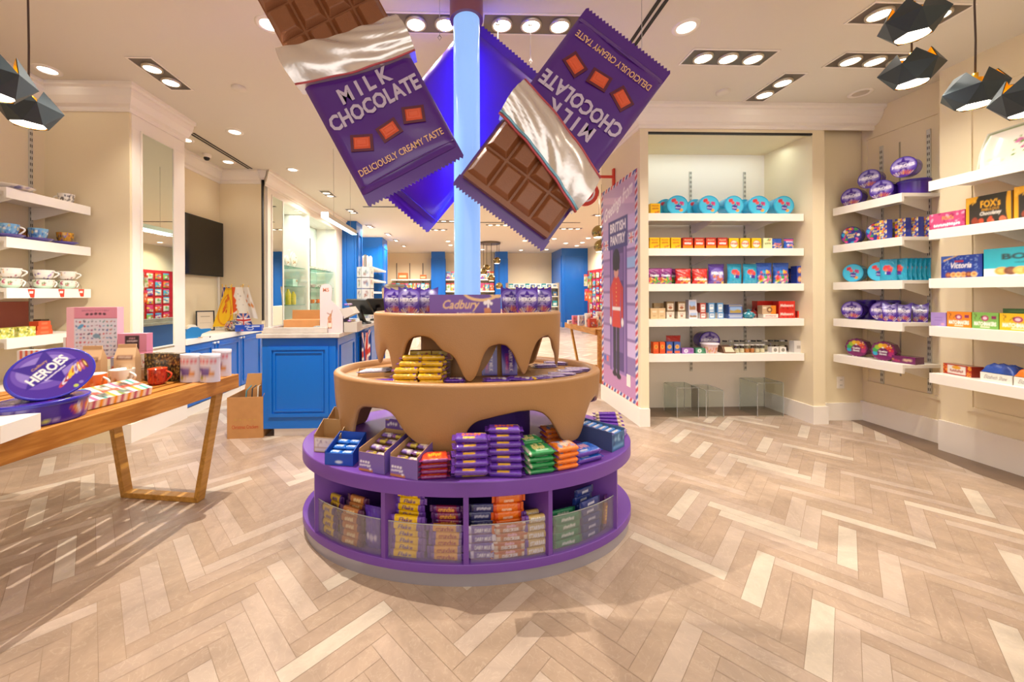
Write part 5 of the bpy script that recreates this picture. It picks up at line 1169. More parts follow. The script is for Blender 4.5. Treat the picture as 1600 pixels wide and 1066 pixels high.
def jar(r, h, col, lid, name='glass_jar'):
    t = empty(name); tag(t, 'x', 'jar'); mb = MB(); mb.lathe([(r*.95, 0), (r, .004), (r, h*.8), (r*.8, h*.87)], 'glassclear', n=18, cap0=True); mb.build('glass', t)
    mb = MB(); mb.lathe([(r*.9, .003), (r*.93, h*.5)], 'gloss', col, 18, cap0=True, cap1=True); mb.build('contents', t)
    mb = MB(); mb.lathe([(r*.9, h*.86), (r*.9, h)], 'gloss', lid, 18, cap1=True, cap0=True); mb.build('lid', t); return t
for nm, c, l in (('jar_amber', 'B8702C', 'C8C0B0'), ('jar_clear', 'D8C8A0', 'D0CCC4'), ('jar_dark', '5A3A2C', '3A3A3C')): PROTO[nm] = (lambda c=c, l=l: jar(.024, .085, c, l))
g = random.Random(11)
kinds = ['jar_clear', 'jar_clear', 'jar_amber', 'jar_amber', 'jar_clear', 'jar_clear', 'jar_dark', 'jar_clear']
for i, px in enumerate((1150, 1158, 1166, 1174, 1182, 1190)):
    put(kinds[i], (xs_at(px, z, YF), YF, z), 'small glass jar in the front row on the lowest niche shelf, '+nth(i, 6), 'jars in the front row of the lowest niche shelf')
for i, px in enumerate((1134, 1143, 1152, 1161, 1170, 1179, 1188, 1197, 1206, 1215, 1224, 1232)):
    put(('jar_dark', 'jar_clear', 'jar_dark')[i % 3], (xs_at(px, z, YF+.12), YF+.14, z), 'small glass jar in the back row on the lowest niche shelf, '+nth(i, 12), 'jars in the back row of the lowest niche shelf', sc=(1, 1, 1.25))
for i, px in enumerate((1207, 1219)):
    mb = MB(); mb.box(-.032, .032, -.03, .03, 0, .055, 'card', 'E6E0D6'); mb.add([(.018*math.cos(R(30*k)), -.0305, .028+.018*math.sin(R(30*k))) for k in range(12)], [tuple(range(12))], 'card', '8A8478'); o = mb.build('white_candle_box'); o.location = (xs_at(px, z, YF), YF, z); tag(o, 'small white box with grey seal, '+('left' if i == 0 else 'right')+' of two on the lowest niche shelf', 'box', 'white sealed boxes on the lowest niche shelf')
mb = MB(); mb.box(-.045, .045, -.03, .03, 0, .115, 'card', 'D0CAC4'); mb.box(-.018, .018, -.031, -.03, .04, .07, 'card', 'A8A098'); o = mb.build('silver_gift_box'); o.location = (xs_at(1243, z, YF), YF, z); tag(o, 'pale grey gift box beside the bottle on the lowest niche shelf', 'box')
t = empty('sauce_bottle', (xs_at(1258, z, YF), YF, z)); tag(t, 'slim amber bottle with pink label at the right end of the lowest niche shelf', 'bottle')
mb = MB(); mb.lathe([(.022, 0), (.023, .01), (.022, .10), (.009, .135), (.009, .17)], 'gloss', 'A8641E', 20, cap0=True); mb.build('bottle', t)
mb = MB(); mb.lathe([(.0235, .03), (.0235, .09)], 'card', 'D8786C', 20); mb.build('label', t); mb = MB(); mb.lathe([(.012, .168), (.012, .195)], 'card', 'E8E0D0', 14, cap1=True); mb.build('cap', t)
# clear acrylic risers on the niche floor
for i, (px, dx, w, h, lab) in enumerate(((1078, 0, .22, .30, 'left'), (1122, 0, .18, .27, 'middle'), (1213, 0, .27, .34, 'right'))):
    x = atZ(px, 655, 0).x; mb = MB()
    for b in ((-w/2, w/2, -.001, .001), ): 
        mb.box(-w/2, w/2, -.12, -.117, 0, h, 'glassclear'); mb.box(-w/2, w/2, .117, .12, 0, h, 'glassclear'); mb.box(-w/2, -w/2+.003, -.117, .117, 0, h, 'glassclear'); mb.box(w/2-.003, w/2, -.117, .117, 0, h, 'glassclear'); mb.box(-w/2, w/2, -.12, .12, h, h+.003, 'glassclear')
    for a_, b_ in ((-1, -1), (1, -1), (-1, 1), (1, 1)): mb.box(a_*w/2-.002, a_*w/2+.002, b_*.12-.002, b_*.12+.002, 0, h, 'edgeclear')
    for b_ in (-1, 1): mb.box(-w/2, w/2, b_*.12-.002, b_*.12+.002, h, h+.004, 'edgeclear'); mb.box(b_*w/2-.002, b_*w/2+.002, -.118, .118, h, h+.004, 'edgeclear')
    o = mb.build('acrylic_riser'); o.location = (x, 3.86+.0*i, .0015); tag(o, lab+' empty clear acrylic riser box on the niche floor', 'display riser', 'acrylic risers under the niche shelves')
# wall outlet
t = empty('wall_outlet', (atY(1316, 603, NY+.08).x, NY+.1, .37)); tag(t, 'white double socket low on the pier right of the niche', 'outlet'); mb = MB(); mb.box(-.036, .036, -.006, 0, -.058, .058, 'trimw'); mb.build('plate', t)
for zz in (-.025, .025): mb = MB(); mb.box(-.017, .017, -.009, -.006, zz-.016, zz+.016, 'trimw'); mb.box(-.008, -.005, -.0095, -.009, zz-.006, zz+.006, 'dark'); mb.box(.005, .008, -.0095, -.009, zz-.006, zz+.006, 'dark'); mb.build('socket', t)
# ---- right wall, far shelves (wares face the aisle)
def ry_at(px, X): return atX(px, 400, X).y
FX = 3.73
def rowR(key, pxs, z, X, lab, group, rz=-90, dz=0, rx=0, **k):
    n = len(pxs)
    for i, px in enumerate(pxs): put(key, (X, ry_at(px, X), z+dz), lab.replace('#', nth(i, n)), group if n > 1 else None, R(rz), R(rx), **k)
def tubR(key, px, z, X, lab, group=None, rz=-74, lift=.086, s=.86): put(key, (X+.10, ry_at(px, X), z+lift), lab, group, rz=R(rz), rx=R(90), sc=(s*.88, s*1.02, s*.9))
z = RZ[0]
tubR('heroes_round', 1325, z, FX, 'purple round sweet tub on edge, lower left of the pile on the top right shelf', 'purple tubs on the top right shelf')
tubR('heroes_round', 1371, z, FX, 'purple round sweet tub on edge, lower right of the pile on the top right shelf', 'purple tubs on the top right shelf')
tubR('heroes_round', 1352, z+.135, FX+.03, 'purple round sweet tub resting above the two lower tubs, left one', 'purple tubs on the top right shelf')
tubR('heroes_round', 1405, z+.142, FX-.01, 'largest looking purple round tub on top of the pile, right one', 'purple tubs on the top right shelf')
put('heroes_round', (3.885, 3.10, z), 'purple sweet tub standing upright at the near end of the top right shelf')
z = RZ[1]
tubR('mix_round', 1322, z, FX, 'round tub with multicoloured lid at the far end of the second right shelf', 'multicoloured tubs on the second right shelf'); tubR('mix_round', 1362, z, FX, 'round tub with multicoloured lid, nearer of two on the second right shelf', 'multicoloured tubs on the second right shelf')
box_ware('mix_box', 'multicoloured_carton', 'carton', .09, .05, .085, Canvas(18, 17, '2C3CA0').blobs(26, ['F2C72E', 'E8452C', 'F8F0E0', 'F08A2C', '30A8D8'], 0, 0, 18, 17, 1, 3, 4).rect(3, 6, 15, 11, '2C3CA0').rect(5, 7, 13, 10, 'F0D880'), side='2838A0', m='gloss', res=(18, 17))
for r_ in range(4):
    for k in range(2):
        put('mix_box', ((3.73, 3.80, 3.86, 3.93)[3-r_], (3.19, 3.11, 3.07, 3.05)[3-r_], z+.085*k), 'multicoloured carton on the second right shelf, '+nth(r_, 4)+' column, '+('lower', 'upper')[k]+' row', 'multicoloured cartons on the second right shelf', R(-90), sc=(.86, 1, 1))
put('mix_box', (3.90, 3.23, z), 'larger multicoloured carton beside the round tubs of the second right shelf', None, R(-66), sc=(1.4, 1, 1.9))
z = RZ[2]
tubR('roses_round', 1326, z, FX, 'blue round tub with roses at the far end of the middle right shelf', 'blue tubs on the middle right shelf'); tubR('roses_round', 1366, z, FX, 'blue round tub with roses, nearer of two on the middle right shelf', 'blue tubs on the middle right shelf')
for k in range(7): put('bag_teal', (3.74+.036*k, 3.17-.05*min(k, 1)-.004*k, z), 'teal sweet bag in the file on the middle right shelf, '+nth(k, 7, 'farthest', 'nearest').replace('mostmost', 'most').replace('farthestmost', 'farthest').replace('nearestmost', 'nearest').replace('from farthest', 'from the far end'), 'teal bags filed on the middle right shelf', R(-90+(22 if k == 0 else 4)), sc=(.72, .5, .95))
z = RZ[3]
tubR('heroes_round', 1325, z, FX, 'purple round tub at the far end of the fourth right shelf', 'purple tubs on the fourth right shelf'); tubR('heroes_round', 1371, z, FX, 'purple round tub, nearer of two on the fourth right shelf', 'purple tubs on the fourth right shelf')
for k, (x, y) in enumerate(((3.735, 3.155), (3.79, 3.10), (3.90, 3.07))): put('heroes_carton', (x, y, z), 'purple scooped sweet carton on the fourth right shelf, '+('farthest', 'middle', 'nearest')[k]+' of three', 'purple cartons on the fourth right shelf', R(-52), sc=(.8, .8, 1.05))
for k, y in enumerate((3.50, 3.32)): put('heroes_round', (RW-.085, y, z), 'purple sweet tub standing upright against the wall on the fourth right shelf, '+('farther', 'nearer')[k]+' of two', 'upright purple tubs on the fourth right shelf', sc=(.72, .8, 1.4))
z = RZ[4]
tubR('quality_oct', 1331, z, FX, 'purple eight-sided tin with rainbow burst at the far end of the lowest right shelf', 'eight-sided tins on the lowest right shelf', lift=.0822, rz=-74); tubR('quality_oct', 1372, z, FX, 'purple eight-sided tin with rainbow burst, nearer of two on the lowest right shelf', 'eight-sided tins on the lowest right shelf', lift=.0822, rz=-74)
box_ware('plum_box', 'plum_flat_box', 'box', .15, .10, .06, Canvas(24, 10, '6E1F5C').text('~Quality', 16, 5, 9, 4, 'E8C8A0').blobs(6, ['C83A6A', 'F0A828'], 1, 1, 8, 5, .6, 1.2, 3), side='5E1A50', m='gloss', res=(24, 10))
put('plum_box', (FX+.07, 3.08, z), 'flat plum box beside the eight-sided tins', None, R(-80))
# ---- near right shelves
NXF = 3.57
W0 = dict(pink_box=.24, fox_box=.30, victoria_box=.27, border_box=.40, lilac_box=.12, match_orange=.20, match_green=.20, match_yellow=.20, flapjack=.21, white_choc=.20)
def boxR(key, pa, pb, z, lab, group=None, X=NXF, dz=0, rz=-90, sc=None):
    sc = (abs(ry_at(pa, X)-ry_at(pb, X))/W0[key]*.985, 1, (sc or (1, 1, 1))[2])
    y = (ry_at(pa, X)+ry_at(pb, X))/2; return put(key, (X+.03, y, z+dz), lab, group, R(rz), sc=sc)
z = RZ[0]
t = empty('rectangular_dish', (NXF+.08, (ry_at(1512, NXF)+ry_at(1660, NXF))/2, z+.004), (R(-17), 0, R(-90))); tag(t, 'large white rectangular dish with green leaf border and flowers leaning on the top near shelf', 'dish')
dc = Canvas(110, 80, 'D8D0C2')
for i in range(54): dc.ell(3+i*104/53, 77, 1.3, 1.6, '6A7A4A', .5); dc.ell(3+i*104/53, 3, 1.3, 1.6, '6A7A4A', .5)
for i in range(38): dc.ell(3, 3+i*74/37, 1.6, 1.3, '6A7A4A'); dc.ell(107, 3+i*74/37, 1.6, 1.3, '6A7A4A')
dc.blobs(18, ['B86A90', 'D898B0', 'A8507C', 'E8C8D0'], 38, 32, 68, 56, 2, 4, 5).blobs(20, ['6A8A4A', '8AA86A'], 34, 22, 76, 60, 1, 2.6, 8).ell(80, 56, 3, 4, '4A98B0').blobs(6, ['7A6AC0'], 66, 50, 76, 60, 1, 2, 3).blobs(5, ['F0F0E8', 'C8C8A8'], 12, 12, 30, 24, 2, 4, 3)
mb = MB(); W_, H_ = .42, .29
def dish(s, off=0):
    def fn(u, v):
        a, b = 2*u-1, 2*v-1; e = max(abs(a)**4, abs(b)**4); k = 1-.06*(a*a*b*b)
        return (W_/2*a*k, s*.0-.030*e*1.0+off, H_/2+H_/2*b*k)
    return fn
mb.grid(dish(-1), 60, 44, 'china', dc); mb.grid(dish(1, .006), 16, 12, 'china', col='EFE8DC', flip=True); mb.build('dish_body', t)
mb = MB(); mb.box(-.10, .10, .055, .062, 0, .16, 'glassclear'); mb.box(-.10, .10, -.03, .062, 0, .003, 'glassclear'); mb.build('plate_stand', t)
z = RZ[1]; boxR('pink_box', 1452, 1508, z, 'pink biscuit box on the second near shelf', sc=(.80, 1, .95)); boxR('fox_box', 1509, 1583, z, 'black and gold biscuit box with an orange bow, second near shelf, farther of two', 'black and gold boxes on the second near shelf', sc=(.86, 1, .97)); boxR('fox_box', 1584, 1690, z, 'black and gold biscuit box cut by the right edge, second near shelf', 'black and gold boxes on the second near shelf', sc=(.9, 1, 1.04))
z = RZ[2]; boxR('victoria_box', 1470, 1535, z, 'dark blue biscuit box with white script lettering, middle near shelf', sc=(.88, 1, 1.0)); boxR('border_box', 1536, 1700, z, 'turquoise biscuit box with a row of biscuits, middle near shelf', sc=(1, 1, .98))
z = RZ[3]; boxR('lilac_box', 1453, 1477, z, 'lilac box at the far end of the fourth near shelf'); boxR('match_orange', 1478, 1516, z, 'orange mint stick box on the fourth near shelf', sc=(.80, 1, .99)); boxR('match_green', 1517, 1559, z, 'green mint stick box on the fourth near shelf', sc=(.80, 1, .99)); boxR('match_yellow', 1560, 1620, z, 'yellow mint stick box on the fourth near shelf', sc=(.95, 1, .99))
put('match_deep', (NXF+.13, 2.30, z+.105), 'dark green flat box lying behind on the yellow and green mint boxes', None, R(-90)); tag(MB().box(-.12, .12, -.05, .05, 0, .105, 'gloss', '3C7A44').build('dark_green_carton'), 'dark green carton behind the yellow mint box', 'carton').location = (NXF+.13, 2.30, z)
COL.objects[-1].rotation_euler = (0, 0, R(-90))
z = RZ[4]; boxR('flapjack', 1474, 1523, z, 'red and white snack pack with orange ends on the lowest near shelf', X=NXF+.03, rz=-96, sc=(.95, 1, 1)); boxR('white_choc', 1537, 1588, z, 'white box with grey script lettering, lowest near shelf, farther of two', 'white script boxes on the lowest near shelf', X=NXF, sc=(.82, 1, .8)); boxR('white_choc', 1590, 1650, z, 'white box with grey script lettering cut by the right edge, lowest near shelf', 'white script boxes on the lowest near shelf', X=NXF, sc=(.9, 1, .8))
def wrapped_heap(col, dark, loc, w, d, label, rz=0):
    mb = MB(); g = random.Random(8)
    mb.grid(lambda u, v: ((u-.5)*w, (v-.5)*d, .002+.055*(max(0, 1-(2*u-1)**6)*max(0, 1-(2*v-1)**6))*(1+.16*math.sin(19*u)*math.sin(13*v))), 24, 18, 'wrap', Canvas(24, 18, col).blobs(30, [dark, col], 0, 0, 24, 18, 1, 3, 3)); mb.quad((-w/2, -d/2, .0), (-w/2, d/2, 0), (w/2, d/2, 0), (w/2, -d/2, 0), 'wrap', col)
    o = mb.build('wrapped_chocolate_box'); o.location = loc; o.rotation_euler = (0, 0, rz); return tag(o, label, 'box')
p = boxR; y1 = (ry_at(1537, NXF)+ry_at(1588, NXF))/2; y2 = (ry_at(1590, NXF)+ry_at(1650, NXF))/2
wrapped_heap('2450B0', '183C8C', (NXF+.035, y1, z+.0585), .155, .11, 'quilted blue wrapped box on the farther white script box', R(-90)); wrapped_heap('F08020', 'D8601C', (NXF+.035, y2, z+.0585), .165, .11, 'orange wrapped box on the white script box cut by the right edge', R(-90))
for i in range(3): put('blue_slab', (NXF+.17, 2.20, z+.037*i), 'dark blue flat tin stacked at the back of the lowest near shelf, '+lvl(i, 3), 'dark blue tins on the lowest near shelf', R(-90), sc=(1.3, 1, 1))
# ---- left wall shelves
def ly(px, X): return atX(px, 400, X).y
def cupL(key, px, z, lab, rz=0, X=-3.2, dz=0, group=None): put(key, (X, ly(px, X), z+dz), lab, group, R(rz), sc=(1, 1, 1.4))
z = LZ[0]; cupL('cup_black', 104, z, 'black and white transfer printed teacup on the top left shelf', 200, X=-3.22); 
mb = MB(); mb.lathe([(.05, 0), (.09, .006), (.13, .03), (.128, .032), (.09, .012), (0, .01)], 'china', n=36, cv=Canvas(60, 8, 'EDE5D8').blobs(20, ['7A78A8', 'A8A4C0'], 0, 1, 60, 7, .8, 2, 3), cap0=True); o = mb.build('serving_bowl'); o.location = (-3.2, ly(14, -3.2), z); tag(o, 'shallow white bowl with blue pattern at the near end of the top left shelf', 'bowl')
z = LZ[1]
cupL('cup_blue', 13, z, 'light blue painted cup and saucer at the left photo edge, second left shelf', 35, group=None); cupL('cup_blue', 60, z, 'light blue painted cup and saucer in the middle of the second left shelf', 120); cupL('cup_gold', 102, z, 'gold and dark painted cup and saucer, right on the second left shelf', 160)
box_ware('cup_box', 'cup_gift_box', 'box', .12, .05, .115, Canvas(30, 26, '8A5A28').rect(0, 0, 9, 26, 'E8DCD0').text('~2024', 4.5, 13, 20, 5, 'C05A4A', rot=PI/2).blobs(12, ['C8843C', '6A3A1C', 'A86A2C'], 10, 2, 29, 22, 1, 3, 3), side='6A4420', m='gloss', res=(30, 26))
for i, px in enumerate((22, 52)): put('cup_box', (-3.36, ly(px, -3.36), z), ('brown cup gift box behind the cup at the left edge', 'brown cup gift box behind the middle blue cup')[i]+', second left shelf', 'brown cup boxes on the second left shelf', R(90))
z = LZ[2]
for i, (px, top) in enumerate(((16, 'mug_floral'), (68, 'mug_floral_purple'), (104, 'mug_floral'))):
    pos = ('nearest', 'middle', 'farthest')[i]
    put('mug_green', (-3.2, ly(px, -3.2), z), 'green based floral cup under another cup, '+pos+' on the middle left shelf', 'lower cups on the middle left shelf', R(60), sc=(1, 1, 1.35)); put(top, (-3.2, ly(px, -3.2), z+.068), ('white cup with '+('purple' if i == 1 else 'orange')+' flowers stacked on a green one, ')+pos+' on the middle left shelf', 'upper cups on the middle left shelf', R(20), sc=(1, 1, 1.35))
put('mug_floral', (-3.34, ly(50, -3.34), z+.0), 'floral cup standing behind the middle stack on the middle left shelf', None, R(160))
for i, px in enumerate((49, 96, 127)):
    p = atX(px, 452, -3.094); t = empty('price_tag', p, (R(6), 0, R(70))); tag(t, 'red and white paper tag hanging over the lip of the middle left shelf, '+('nearest', 'middle', 'farthest')[i], 'tag', 'red tags on the middle left shelf')
    mb = MB(); mb.box(-.018, .018, -.001, .001, -.060, .0, 'card', 'D8452C'); mb.box(-.010, .010, -.0016, -.001, -.032, -.014, 'card', 'F4E8E0'); mb.build('card', t); mb = MB(); mb.tube([(0, 0, 0), (.004, .01, .02), (-.01, .03, .055)], .001, 'cord', n=5); mb.build('string', t)
z = LZ[3]
box_ware('leafy_tin', 'leafy_green_tin', 'tin', .17, .08, .07, Canvas(40, 18, 'D8CC5C').blobs(60, ['8A9A34', '6A7A2C', 'F0E8B0', 'A8B04C'], 0, 0, 40, 18, 1, 2.4, 5), side='B8B04C', res=(40, 18))
for i, px in enumerate((2, 30)): put('leafy_tin', (-3.19, ly(px, -3.19), z), ('nearer', 'farther')[i]+' yellow-green leafy tin on the fourth left shelf', 'leafy tins on the fourth left shelf', R(90), sc=(.8, 1, 1))
box_ware('soap', 'orange_soap_box', 'box', .10, .07, .034, Canvas(20, 8, 'D8552C').rect(5, 2, 15, 6, 'E0744C'), side='C84A24', res=(20, 8))
for i, (dz, w) in enumerate(((0, 1.15), (.034, 1.0), (.068, .85))): put('soap', (-3.2, ly(62, -3.2), z+dz), 'orange soap box on the fourth left shelf, '+lvl(i, 3)+' of the stack', 'orange soap boxes on the fourth left shelf', R(90), sc=(w, 1, 1))
tag(MB().box(-.002, .002, -.31, .31, 0, .25, 'card', 'A85A48').build('terracotta_shelf_back'), 'terracotta panel behind the wares of the fourth left shelf', 'panel').location = (LW+.016, 2.86, z+.001)
tag(MB().box(-.03, .03, -.03, .03, 0, .11, 'gloss', '5A4430').build('dark_candle_box'), 'dark brown box behind the orange soap boxes', 'box').location = (-3.33, 3.12, z)
mb = MB(); mb.lathe([(.03, 0), (.032, .05), (.028, .085)], 'card', n=16, cv=Canvas(30, 12, 'EDE0D0').strokes(30, ['8A5A48', 'C87A5C'], 0, 0, 30, 12, 3, .6, 3), cap0=True, cap1=True); o = mb.build('patterned_candle'); o.location = (-3.16, 3.22, z); tag(o, 'small cream candle with brown lattice at the far end of the fourth left shelf', 'candle')
# guard poster on the partition
pc = Canvas(96, 300, '8C74A8')
P = pc
P.rect(0, 0, 96, 300, 'F2ECF0')
for k in range(-40, 340, 18):
    P.poly([(0, k), (5, k+5), (5, k+11), (0, k+6)], 'C83A44'); P.poly([(0, k+9), (5, k+14), (5, k+20), (0, k+15)], '2E4A9C'); P.poly([(91, k), (96, k+5), (96, k+11), (91, k+6)], 'C83A44'); P.poly([(91, k+9), (96, k+14), (96, k+20), (91, k+15)], '2E4A9C')
for k in range(-4, 100, 16):
    for y in (0, 295): P.poly([(k, y), (k+5, y), (k+8, y+5), (k+3, y+5)], 'C83A44'); P.poly([(k+8, y), (k+13, y), (k+16, y+5), (k+11, y+5)], '2E4A9C')
P.rect(5, 5, 91, 295, '8E76AA')
P.rect(5, 236, 91, 295, 'C3A8CC'); P.rect(5, 5, 91, 34, 'C08AB8'); P.poly([(5, 280), (91, 258), (91, 266), (5, 290)], 'D8BCD8')
for y in range(50, 240, 24): P.rect(5, y, 26, y+20, ['B49ACC', 'A88CC0', 'C0A4D0'][(y//24) % 3]); P.rect(70, y+8, 91, y+28, ['C8B0DC', 'B8A0D0', 'D0B8E0'][(y//24) % 3])
P.rect(26, 30, 72, 236, '6A4E92'); P.rect(30, 30, 68, 214, '9474B4'); P.rect(34, 34, 64, 206, '55407E'); P.rect(72, 176, 91, 190, '9CC0E8')
for y in (60, 110, 160): P.rect(36, y, 47, y+38, '7A5E9E'); P.rect(51, y, 62, y+38, '7A5E9E')
P.rect(22, 206, 74, 248, '3E3A80')
P.text('BRITISH', 48, 237, 42, 14, 'F4F0F8', bold=.03); P.text('PANTRY', 48, 219, 40, 14, 'F4F0F8', bold=.03)
for x0 in (9, 76): P.rect(x0, 208, x0+12, 222, '2E4A9C'); P.poly([(x0, 208), (x0+3, 208), (x0+12, 222), (x0+9, 222)], 'F0F0F0'); P.poly([(x0+9, 208), (x0+12, 208), (x0+3, 222), (x0, 222)], 'F0F0F0'); P.rect(x0+4, 208, x0+8, 222, 'F0F0F0'); P.rect(x0, 213, x0+12, 217, 'F0F0F0'); P.rect(x0+5, 208, x0+7, 222, 'C8323C'); P.rect(x0, 214, x0+12, 216, 'C8323C')
P.text('Greetings from', 47, 268, 80, 24, 'FAF6FC', rot=.3, skew=.5, bold=.02)
gx = 44   # the guard
P.rect(gx-8, 28, gx-1, 106, '24223A'); P.rect(gx+1, 28, gx+8, 106, '24223A'); P.ell(gx-5, 27, 6, 4, '1A1828'); P.ell(gx+6, 25, 6, 4, '1A1828')
P.poly([(gx-12, 94), (gx+12, 94), (gx+10, 122), (gx+13, 156), (gx+6, 166), (gx-6, 166), (gx-13, 156), (gx-10, 122)], 'D83A2E')
P.poly([(gx-13, 156), (gx-18, 150), (gx-18, 108), (gx-13, 104), (gx-12, 120)], 'C8322A'); P.poly([(gx+13, 156), (gx+18, 150), (gx+18, 108), (gx+13, 104), (gx+12, 120)], 'C8322A')
P.rect(gx-11, 118, gx+11, 123, 'F0ECE8'); P.ell(gx-16, 102, 3, 6, 'F0ECE8'); P.ell(gx+16, 102, 3, 6, 'F0ECE8'); P.ell(gx, 172, 6, 8, 'D89A86'); P.ell(gx, 190, 10, 16, '1E1C2C'); P.rect(gx-9, 176, gx+9, 188, '1E1C2C')
for y in range(126, 160, 6): P.ell(gx, y, 1, 1, 'E8C060')
P.rect(8, 40, 14, 48, '4A6AC8'); P.rect(15, 40, 21, 48, 'D86A7A')
pY0, pY1, pZ0, pZ1 = 3.56, 4.465, .18, 2.46
t = empty('guard_poster', (1.7185, (pY0+pY1)/2, pZ0)); tag(t, 'tall airmail bordered poster of a red coated guard on the partition side', 'poster')
mb = MB(); hw = (pY1-pY0)/2
mb.grid(lambda u, v: (-.006, hw-2*hw*u, (pZ1-pZ0)*v), 96, 300, 'card', P, smooth=False, flip=True); mb.box(-.0058, 0, -hw, hw, 0, pZ1-pZ0, 'trimw'); mb.build('printed_panel', t)
mb = MB(); mb.box(-.012, -.006, -.30, -.22, .14, .26, 'trimw'); mb.build('switch_plate', t)
# bracket sign at the top of the partition
t = empty('round_bracket_sign', (1.718, 4.10, 2.53)); tag(t, 'red round bracket sign projecting from the partition behind the upside-down giant bar', 'sign')
mat('signred', 'D8402A', rough=.4)
mb = MB(); mb.box(-.30, 0, -.012, .012, .0, .025, 'signred'); mb.box(-.02, 0, -.02, .02, -.08, .1, 'signred'); mb.build('bracket', t)
mb = MB(); mb.prism([(-.33+.15*math.cos(R(15*k)), -.16+.15*math.sin(R(15*k))) for k in range(24)], -.014, .014, 'signred', axis='y'); mb.build('sign_disc', t)
mb = MB(); mb.prism([(-.33+.11*math.cos(R(15*k)), -.16+.11*math.sin(R(15*k))) for k in range(24)], -.017, .017, 'trimw', axis='y'); mb.prism([(-.33+.09*math.cos(R(15*k)), -.16+.09*math.sin(R(15*k))) for k in range(24)], -.019, .019, 'signred', axis='y'); mb.build('sign_ring', t)
# ------------------------------------------------------------------ bars in the cubbies of the podium
def nrm_rz(t, a=A0, b=B0): return math.atan2(math.sin(t)/a, math.cos(t)/b)
gj = random.Random(21)
def cubby(key, px, nf, nb, W, lab, grp, inset=.046, back=.040, dz=0, tilt=0, dx=0):
    t = t_of(px, A0-.03, B0-.03, .2); rz = nrm_rz(t); n = Vector((math.sin(rz), -math.cos(rz), 0)); x, y = ellp(A0, B0, t)
    for col, cnt, off in ((0, nf, inset), (1, nb, inset+back)):
        for k in range(cnt):
            p = Vector((x, y, .1005+W/2+k*W*1.01))-n*(off+gj.uniform(0, .004)); z0 = p.z
            p += Vector((math.cos(rz), math.sin(rz), 0))*gj.uniform(-.007, .007)
            put(key, p, lab+', '+lvl(k, cnt)+(' of the front stack' if col == 0 else ' of the stack behind'), grp, rz=rz+gj.uniform(-.05, .05), rx=R(90), sc=(.90, 1, 1) if col else None)
cubby('wispa_gold', 515, 4, 5, .034, 'yellow and plum bar, far left cubby', 'yellow bars in the left cubby', inset=.050)
cubby('wispa_brown', 549, 5, 6, .034, 'copper brown bar, far left cubby', 'copper bars in the left cubby')
cubby('flake', 636, 6, 9, .0296, 'yellow flaky bar, second cubby', 'yellow bars in the second cubby')
cubby('crunchie', 697, 5, 0, .0300, 'golden bar with red print, second cubby', 'golden bars in the second cubby')
cubby('crunchie_red', 697, 0, 7, .0300, 'crimson bar, second cubby', 'crimson bars in the second cubby')
cubby('milkbar', 755, 4, 0, .036, 'purple bar with white print, third cubby', 'purple bars in the third cubby')
cubby('darkbar', 755, 0, 6, .036, 'dark blue bar, third cubby', 'dark bars in the third cubby')
cubby('decker', 796, 4, 0, .037, 'brown bar with white print, third cubby', 'brown bars in the third cubby', inset=.044)
cubby('decker_orange', 797, 0, 7, .036, 'bright orange bar, third cubby', 'orange bars in the third cubby')
cubby('starbar', 838, 5, 5, .034, 'tan bar with bold white print, third cubby', 'tan bars in the third cubby', inset=.044)
cubby('green_fruit', 886, 4, 4, .036, 'green bar, right cubby', 'green bars in the right cubby')
cubby('navy', 922, 5, 6, .036, 'navy blue bar, right cubby', 'navy bars in the right cubby')
t_ = t_of(578, A0-.03, B0-.03, .2); rz_ = nrm_rz(t_); x_, y_ = ellp(A0-.055, B0-.055, t_)
pouch_ware('purple_bag_small', 'purple_sweet_bag', 'bag', .085, .03, .19, bagcv('5A34B0', [('~98', .3, .7, .2, 'E8D8F0')], (['7A5AC8', '4A28A0'], 6), w=20, h=30), '5430A8')
put('purple_bag_small', (x_, y_, .101), 'tall purple bag at the right side of the far left cubby', rz=rz_)
for i, px in enumerate((948, 957)):
    t = t_of(px, A0-.03, B0-.03, .2); rz = nrm_rz(t); x, y = ellp(A0-.05, B0-.05, t)
    o = put('goldbrown', (x, y, .18), 'gold and plum bar standing on end in the right cubby, '+('left' if i == 0 else 'right')+' of two', 'upright bars in the right cubby'); o.rotation_mode = 'XYZ'
    o.matrix_world = Matrix.Translation((x, y, .182)) @ Matrix.Rotation(rz, 4, 'Z') @ Matrix.Rotation(R(90), 4, 'X') @ Matrix.Rotation(R(84), 4, 'Z')

# ------------------------------------------------------------------ goods on the purple deck
DZ = .4545
def stack(key, px, py, n, T, z, lab, grp, rz, fall=0.0, sc=None, back=.05, rx=0):
    p = atZ(px, py, z); d = Vector((math.sin(R(rz)), -math.cos(R(rz)), 0))
    for k in range(n):
        q = p-d*(back+fall*k)+Vector((gj.uniform(-.003, .003), 0, 0)); q.z = z+T*k
        put(key, q, lab+(', '+lvl(k, n)+' of its stack' if n > 1 else ''), grp if n > 1 else None, rz=R(rz+gj.uniform(-4, 4)), sc=sc)
stack('tab_red', 680, 752, 4, .0232, DZ, 'red and orange bar pack', 'red and orange packs on the deck', 8, sc=(.86, .8, 1), back=.055)
stack('tab_gold', 736, 750, 2, .0285, DZ, 'purple and gold pack in the stack right of the red packs', 'purple and gold packs on the deck', 2, sc=(.95, .75, 1))
stack('tab_wisp', 738, 748, 5, .0285, DZ+.057, 'purple pack of the stack right of the red packs', 'purple packs left stack', 2, fall=.012, sc=(.93, .75, 1))
stack('tab_wisp', 791, 750, 7, .0285, DZ, 'purple pack of the tall middle stack on the deck', 'purple packs middle stack', -2, fall=.008, sc=(.98, .75, 1))
